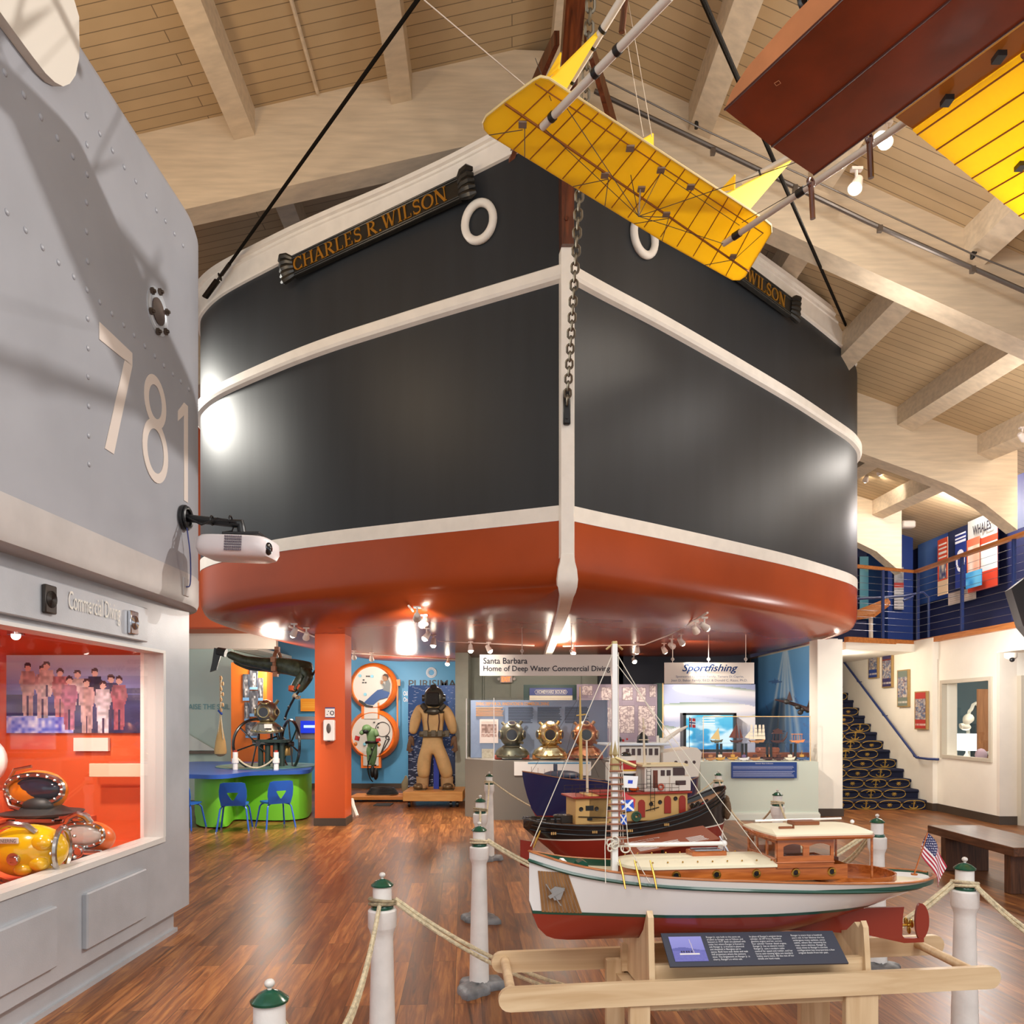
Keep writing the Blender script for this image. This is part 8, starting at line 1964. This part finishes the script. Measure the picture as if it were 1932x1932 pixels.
b = MB(); b.add(q+[p+V((.1, .3, 0)) for p in q], [(0, 1, 2, 3), (7, 6, 5, 4)]+[(i, (i+1) % 4, 4+(i+1) % 4, 4+i) for i in range(4)]); b.build('monitor_housing', M('monitor dark', (40, 38, 40), .45), t, world=True, smooth=0)
# ---------- camera
cam = bpy.data.cameras.new('camera'); co = bpy.data.objects.new('camera', cam); col.objects.link(co)
co.location = (0, 0, H); co.rotation_euler = (pi/2, 0, 0)
cam.sensor_width = 36; cam.lens = 36*F/1932; cam.shift_y = 384/1932; cam.clip_start = .05
bpy.context.scene.camera = co
sc = bpy.context.scene
sc.view_settings.view_transform = 'Standard'; sc.view_settings.look = 'None'; sc.view_settings.gamma = 1; sc.view_settings.exposure = 0
w = bpy.data.worlds.new('world'); sc.world = w; w.use_nodes = True
w.node_tree.nodes['Background'].inputs[0].default_value = (.93, .97, 1, 1); w.node_tree.nodes['Background'].inputs[1].default_value = .58
def lamp(kind, name, loc, energy, c=(1, .86, .68), target=None, size=.1, angle=60, blend=.6):
    l = bpy.data.lights.new(name, kind); l.energy = energy; l.color = c
    if kind in ('POINT', 'SPOT'): l.shadow_soft_size = size
    if kind == 'SPOT': l.spot_size = radians(angle); l.spot_blend = blend
    if kind == 'AREA': l.size = size
    o = bpy.data.objects.new(name, l); col.objects.link(o); o.location = loc
    if target is not None: o.rotation_euler = (V(target)-V(loc)).to_track_quat('-Z', 'Y').to_euler()
    return o
# ---------- track lights and what they throw
fixm = M('track white', (226, 214, 206), .35)
def track(lb, pts):
    t = thing('light_track', lb, 'track', V(pts[0])); b = MB()
    for a, c in zip(pts, pts[1:]): b.tube([V(a), V(c)], .014, 6)
    b.build('rail', fixm, t, world=True); return t
def spot(name_lb, p, aim, energy, angle=70, c=(1, .90, .78), s=1.0, light=True, glow=1):
    p = V(p); dr = (V(aim)-p).normalized(); t = thing('track_spotlight', name_lb, 'spotlight', p, 0, 'track spotlights')
    b = MB(); b.tube([p+Z*.10*s, p+Z*.02*s], .012*s, 6); b.cbox(p+Z*.11*s, (.08*s, .04*s, .02*s)); b.build('stem', fixm, t, world=True)
    b = MB(); q = dr.to_track_quat('Z', 'Y').to_matrix().to_4x4(); T = Matrix.Translation(p) @ q
    b.lathe([(.02*s, -.07*s), (.032*s, -.06*s), (.045*s, .02*s), (.05*s, .05*s), (.044*s, .05*s), (.03*s, .02*s)], n=16, T=T); b.build('lamp_head', fixm, t, world=True)
    b = MB(); b.ball(p+dr*.045*s, .040*s, 12); b.build('bulb', M('bulb bright', (255, 240, 216), .3, emit=30*glow), t, world=True)
    if light: lamp('SPOT', 'spot', p+dr*.09*s, energy, c, aim, .05, angle, .7)
    return t
def U(px, py, z=2.80): return PZ(px, py, z)
track('short light track under the ship near the hanging diver', [U(546, 1182, 2.86), U(595, 1202, 2.86)])
track('slanting light track under the ship left of the keel', [U(771, 1143, 2.93), U(828, 1209, 2.88), U(1008, 1218, 2.86)])
track('far light track in front of the blue wall', [U(664, 1232, 2.86), U(880, 1246, 2.86)])
track('bent light track under the right half of the ship', [U(1062, 1219, 2.87), U(1215, 1216, 2.87), U(1262, 1198, 2.87), U(1335, 1156, 2.9)])
E = .55
sp_ = [
 (555, 1193, (-4.4, 11.6, .4), 420, 'bright track spotlight left of the orange column', 1), (578, 1200, (-4, 13.5, 1), 0, 'unlit white track head beside the orange column', 0),
 (668, 1239, (-3.4, 17, 1.6), 200, 'spotlight at the left end of the far track by the blue wall', 1), (701, 1242, (-3, 17, 1.5), 0, 'small unlit head on the far track above the orange spheres', 0), (845, 1250, (-1.6, 15, 1.4), 220, 'spotlight on the far track above the diving suit', 1),
 (787, 1164, (-1.6, 14, 1.3), 420, 'brightest spotlight in the cluster under the left of the ship', 1), (800, 1178, (-2.5, 5.7, 2.25), 40, 'second spotlight of the slanting cluster', 1), (805, 1200, (-3.0, 9.8, 0), 420, 'third spotlight of the slanting cluster', 1), (818, 1212, (-1.4, 11.4, 0), 420, 'lowest spotlight of the slanting cluster', 1),
 (888, 1223, (-.6, 12.3, 1.2), 260, 'spotlight right of the slanting cluster, larger glow', 1), (922, 1224, (.5, 12.6, 1.3), 260, 'spotlight above the left end of the Santa Barbara sign', 1), (882, 1248, (-1.3, 14.5, 1.2), 240, 'spotlight at the top corner of the sage wall', 1), (890, 1256, (.4, 14.2, 1.4), 160, 'small spotlight just below the sage wall corner one', 1),
 (1082, 1228, (.9, 12.4, 1.2), 240, 'spotlight above the middle of the Santa Barbara sign', 1), (1202, 1226, (2.2, 14, 1.4), 140, 'spotlight right of the tall white mast top', 1), (1176, 1250, (1.6, 14, 1.5), 200, 'spotlight just right of the hanging Santa Barbara sign', 1), (1196, 1246, (2.9, 14, 1.4), 120, 'bright far spotlight left of the Sportfishing sign', 1),
 (1253, 1226, (3.5, 14, 1.6), 110, 'lowest spotlight of the right curved track', 1), (1267, 1218, (5.2, 15, 1.6), 240, 'second spotlight up the right curved track', 1), (1285, 1210, (4, 12.6, 1.2), 240, 'third spotlight up the right curved track', 1), (1312, 1188, (4, 12.6, 1), 0, 'dark head on the right curved track', 0), (1329, 1182, (5.2, 11, 1), 260, 'topmost spotlight of the right curved track', 1)]
for px, py, aim, e_, lb, g in sp_:
    p = U(px, py, 2.76); spot(lb, p, aim, e_*E, 80, light=e_ > 0, glow=g+.02)
# lamps high in the hall
for px, py, d, aim, e_, lb in ((1616, 348, 8.4, (.8, 6, 1), 300, 'bright round spotlight hanging below the seaplane boom'), (1662, 252, 8.0, (2, 5, 0), 250, 'bright spotlight half hidden behind the seaplane boom'), (1672, 262, 8.1, (1, 4, 0), 0, 'second lamp touching the one behind the seaplane boom'),
   (1658, 890, 15.6, (9.5, 17.5, 4.8), 60, 'small bright spotlight right of the ship rub rail'), (1634, 903, 15.8, (8, 19, 4.5), 60, 'spotlight beside the rub rail at the ship edge'), (1929, 824, 11.5, (9.9, 12.5, 4.6), 300, 'spotlight at the right picture edge on the girder')):
    spot(lb, P(px, py, d), aim, e_*E, 90, (1, .88, .74), 1.5 if d < 10 else 1.2, e_ > 0, 1.3 if e_ else .8)
# general hall lighting: lamps without modelled fixtures, in and out of the frame
NW = (1, .97, .93)
lamp('SPOT', 'key_spot', (5.3, 6.4, 6.7), 1300, NW, (-2.35, 3.7, 4.0), .04, 60, .5)
lamp('SPOT', 'hull_spot', (-6.3, 11.1, 6.6), 700, (1, .97, .88), (-3.9, 10.3, 5.2), .3, 90, .9)
lamp('SPOT', 'hull_spot', (7.1, 12.5, 6.1), 60, (1, .93, .85), (5.2, 11.9, 5.4), .10, 80, .9)
for x, y, z, e_, r_ in ((-1.2, -1.6, 4.6, 190, 1.0), (2.6, -1.2, 4.4, 225, 1.0), (.6, .2, 3.4, 45, .5), (6.3, 10.6, 2.4, 75, .3)):
    lamp('POINT', 'hall_fill', (x, y, z), e_, NW, None, r_)  # unseen fill lights added to brighten the boat, foreground and right wall
lamp('SPOT', 'case_light', (-3.1, 4.9, 2.22), 48, (1, .88, .74), (-3.1, 5.2, .8), .05, 140, .9)
lamp('SPOT', 'case_light', (-2.85, 3.9, 2.2), 38, (1, .9, .8), (-3.0, 4.7, .8), .05, 130, .9)
lamp('POINT', 'under_light', (.8, 13.2, 2.6), 26, (1, .86, .7), None, .2); lamp('POINT', 'under_light', (-4.4, 13.9, 2.5), 50, (1, .88, .74), None, .2)
lamp('POINT', 'under_light', (-2.2, 16, 2.5), 34, (1, .88, .74), None, .2)
lamp('POINT', 'shop_light', (8.9, 13.2, 2.4), 45, (1, .92, .85), None, .2)
lamp('POINT', 'balcony_light', (8.9, 15.2, 5.8), 100, (1, .95, .95), None, .2); lamp('POINT', 'balcony_light', (8.4, 11.4, 6.0), 50, (1, .88, .76), None, .2); lamp('POINT', 'stair_light', (6.0, 14.2, 2.6), 30, (1, .88, .74), None, .2)
lamp('POINT', 'roof_fill', (-3.6, 6.5, 6.4), 62, (1, .74, .46), None, .3); lamp('POINT', 'roof_fill', (4.4, 9.0, 6.0), 24, (1, .94, .88), None, .3)
sc.view_settings.exposure = .55
lamp('POINT', 'roof_fill', (6.9, 10.4, 5.3), 45, (1, .94, .88), None, .3); lamp('POINT', 'roof_fill', (3.7, 4.7, 6.7), 60, (1, .92, .84), None, .2); lamp('POINT', 'roof_fill', (3.2, 7.2, 6.4), 30, (1, .95, .9), None, .2)  # unseen fill lights added to brighten the right girders and seaplane wing
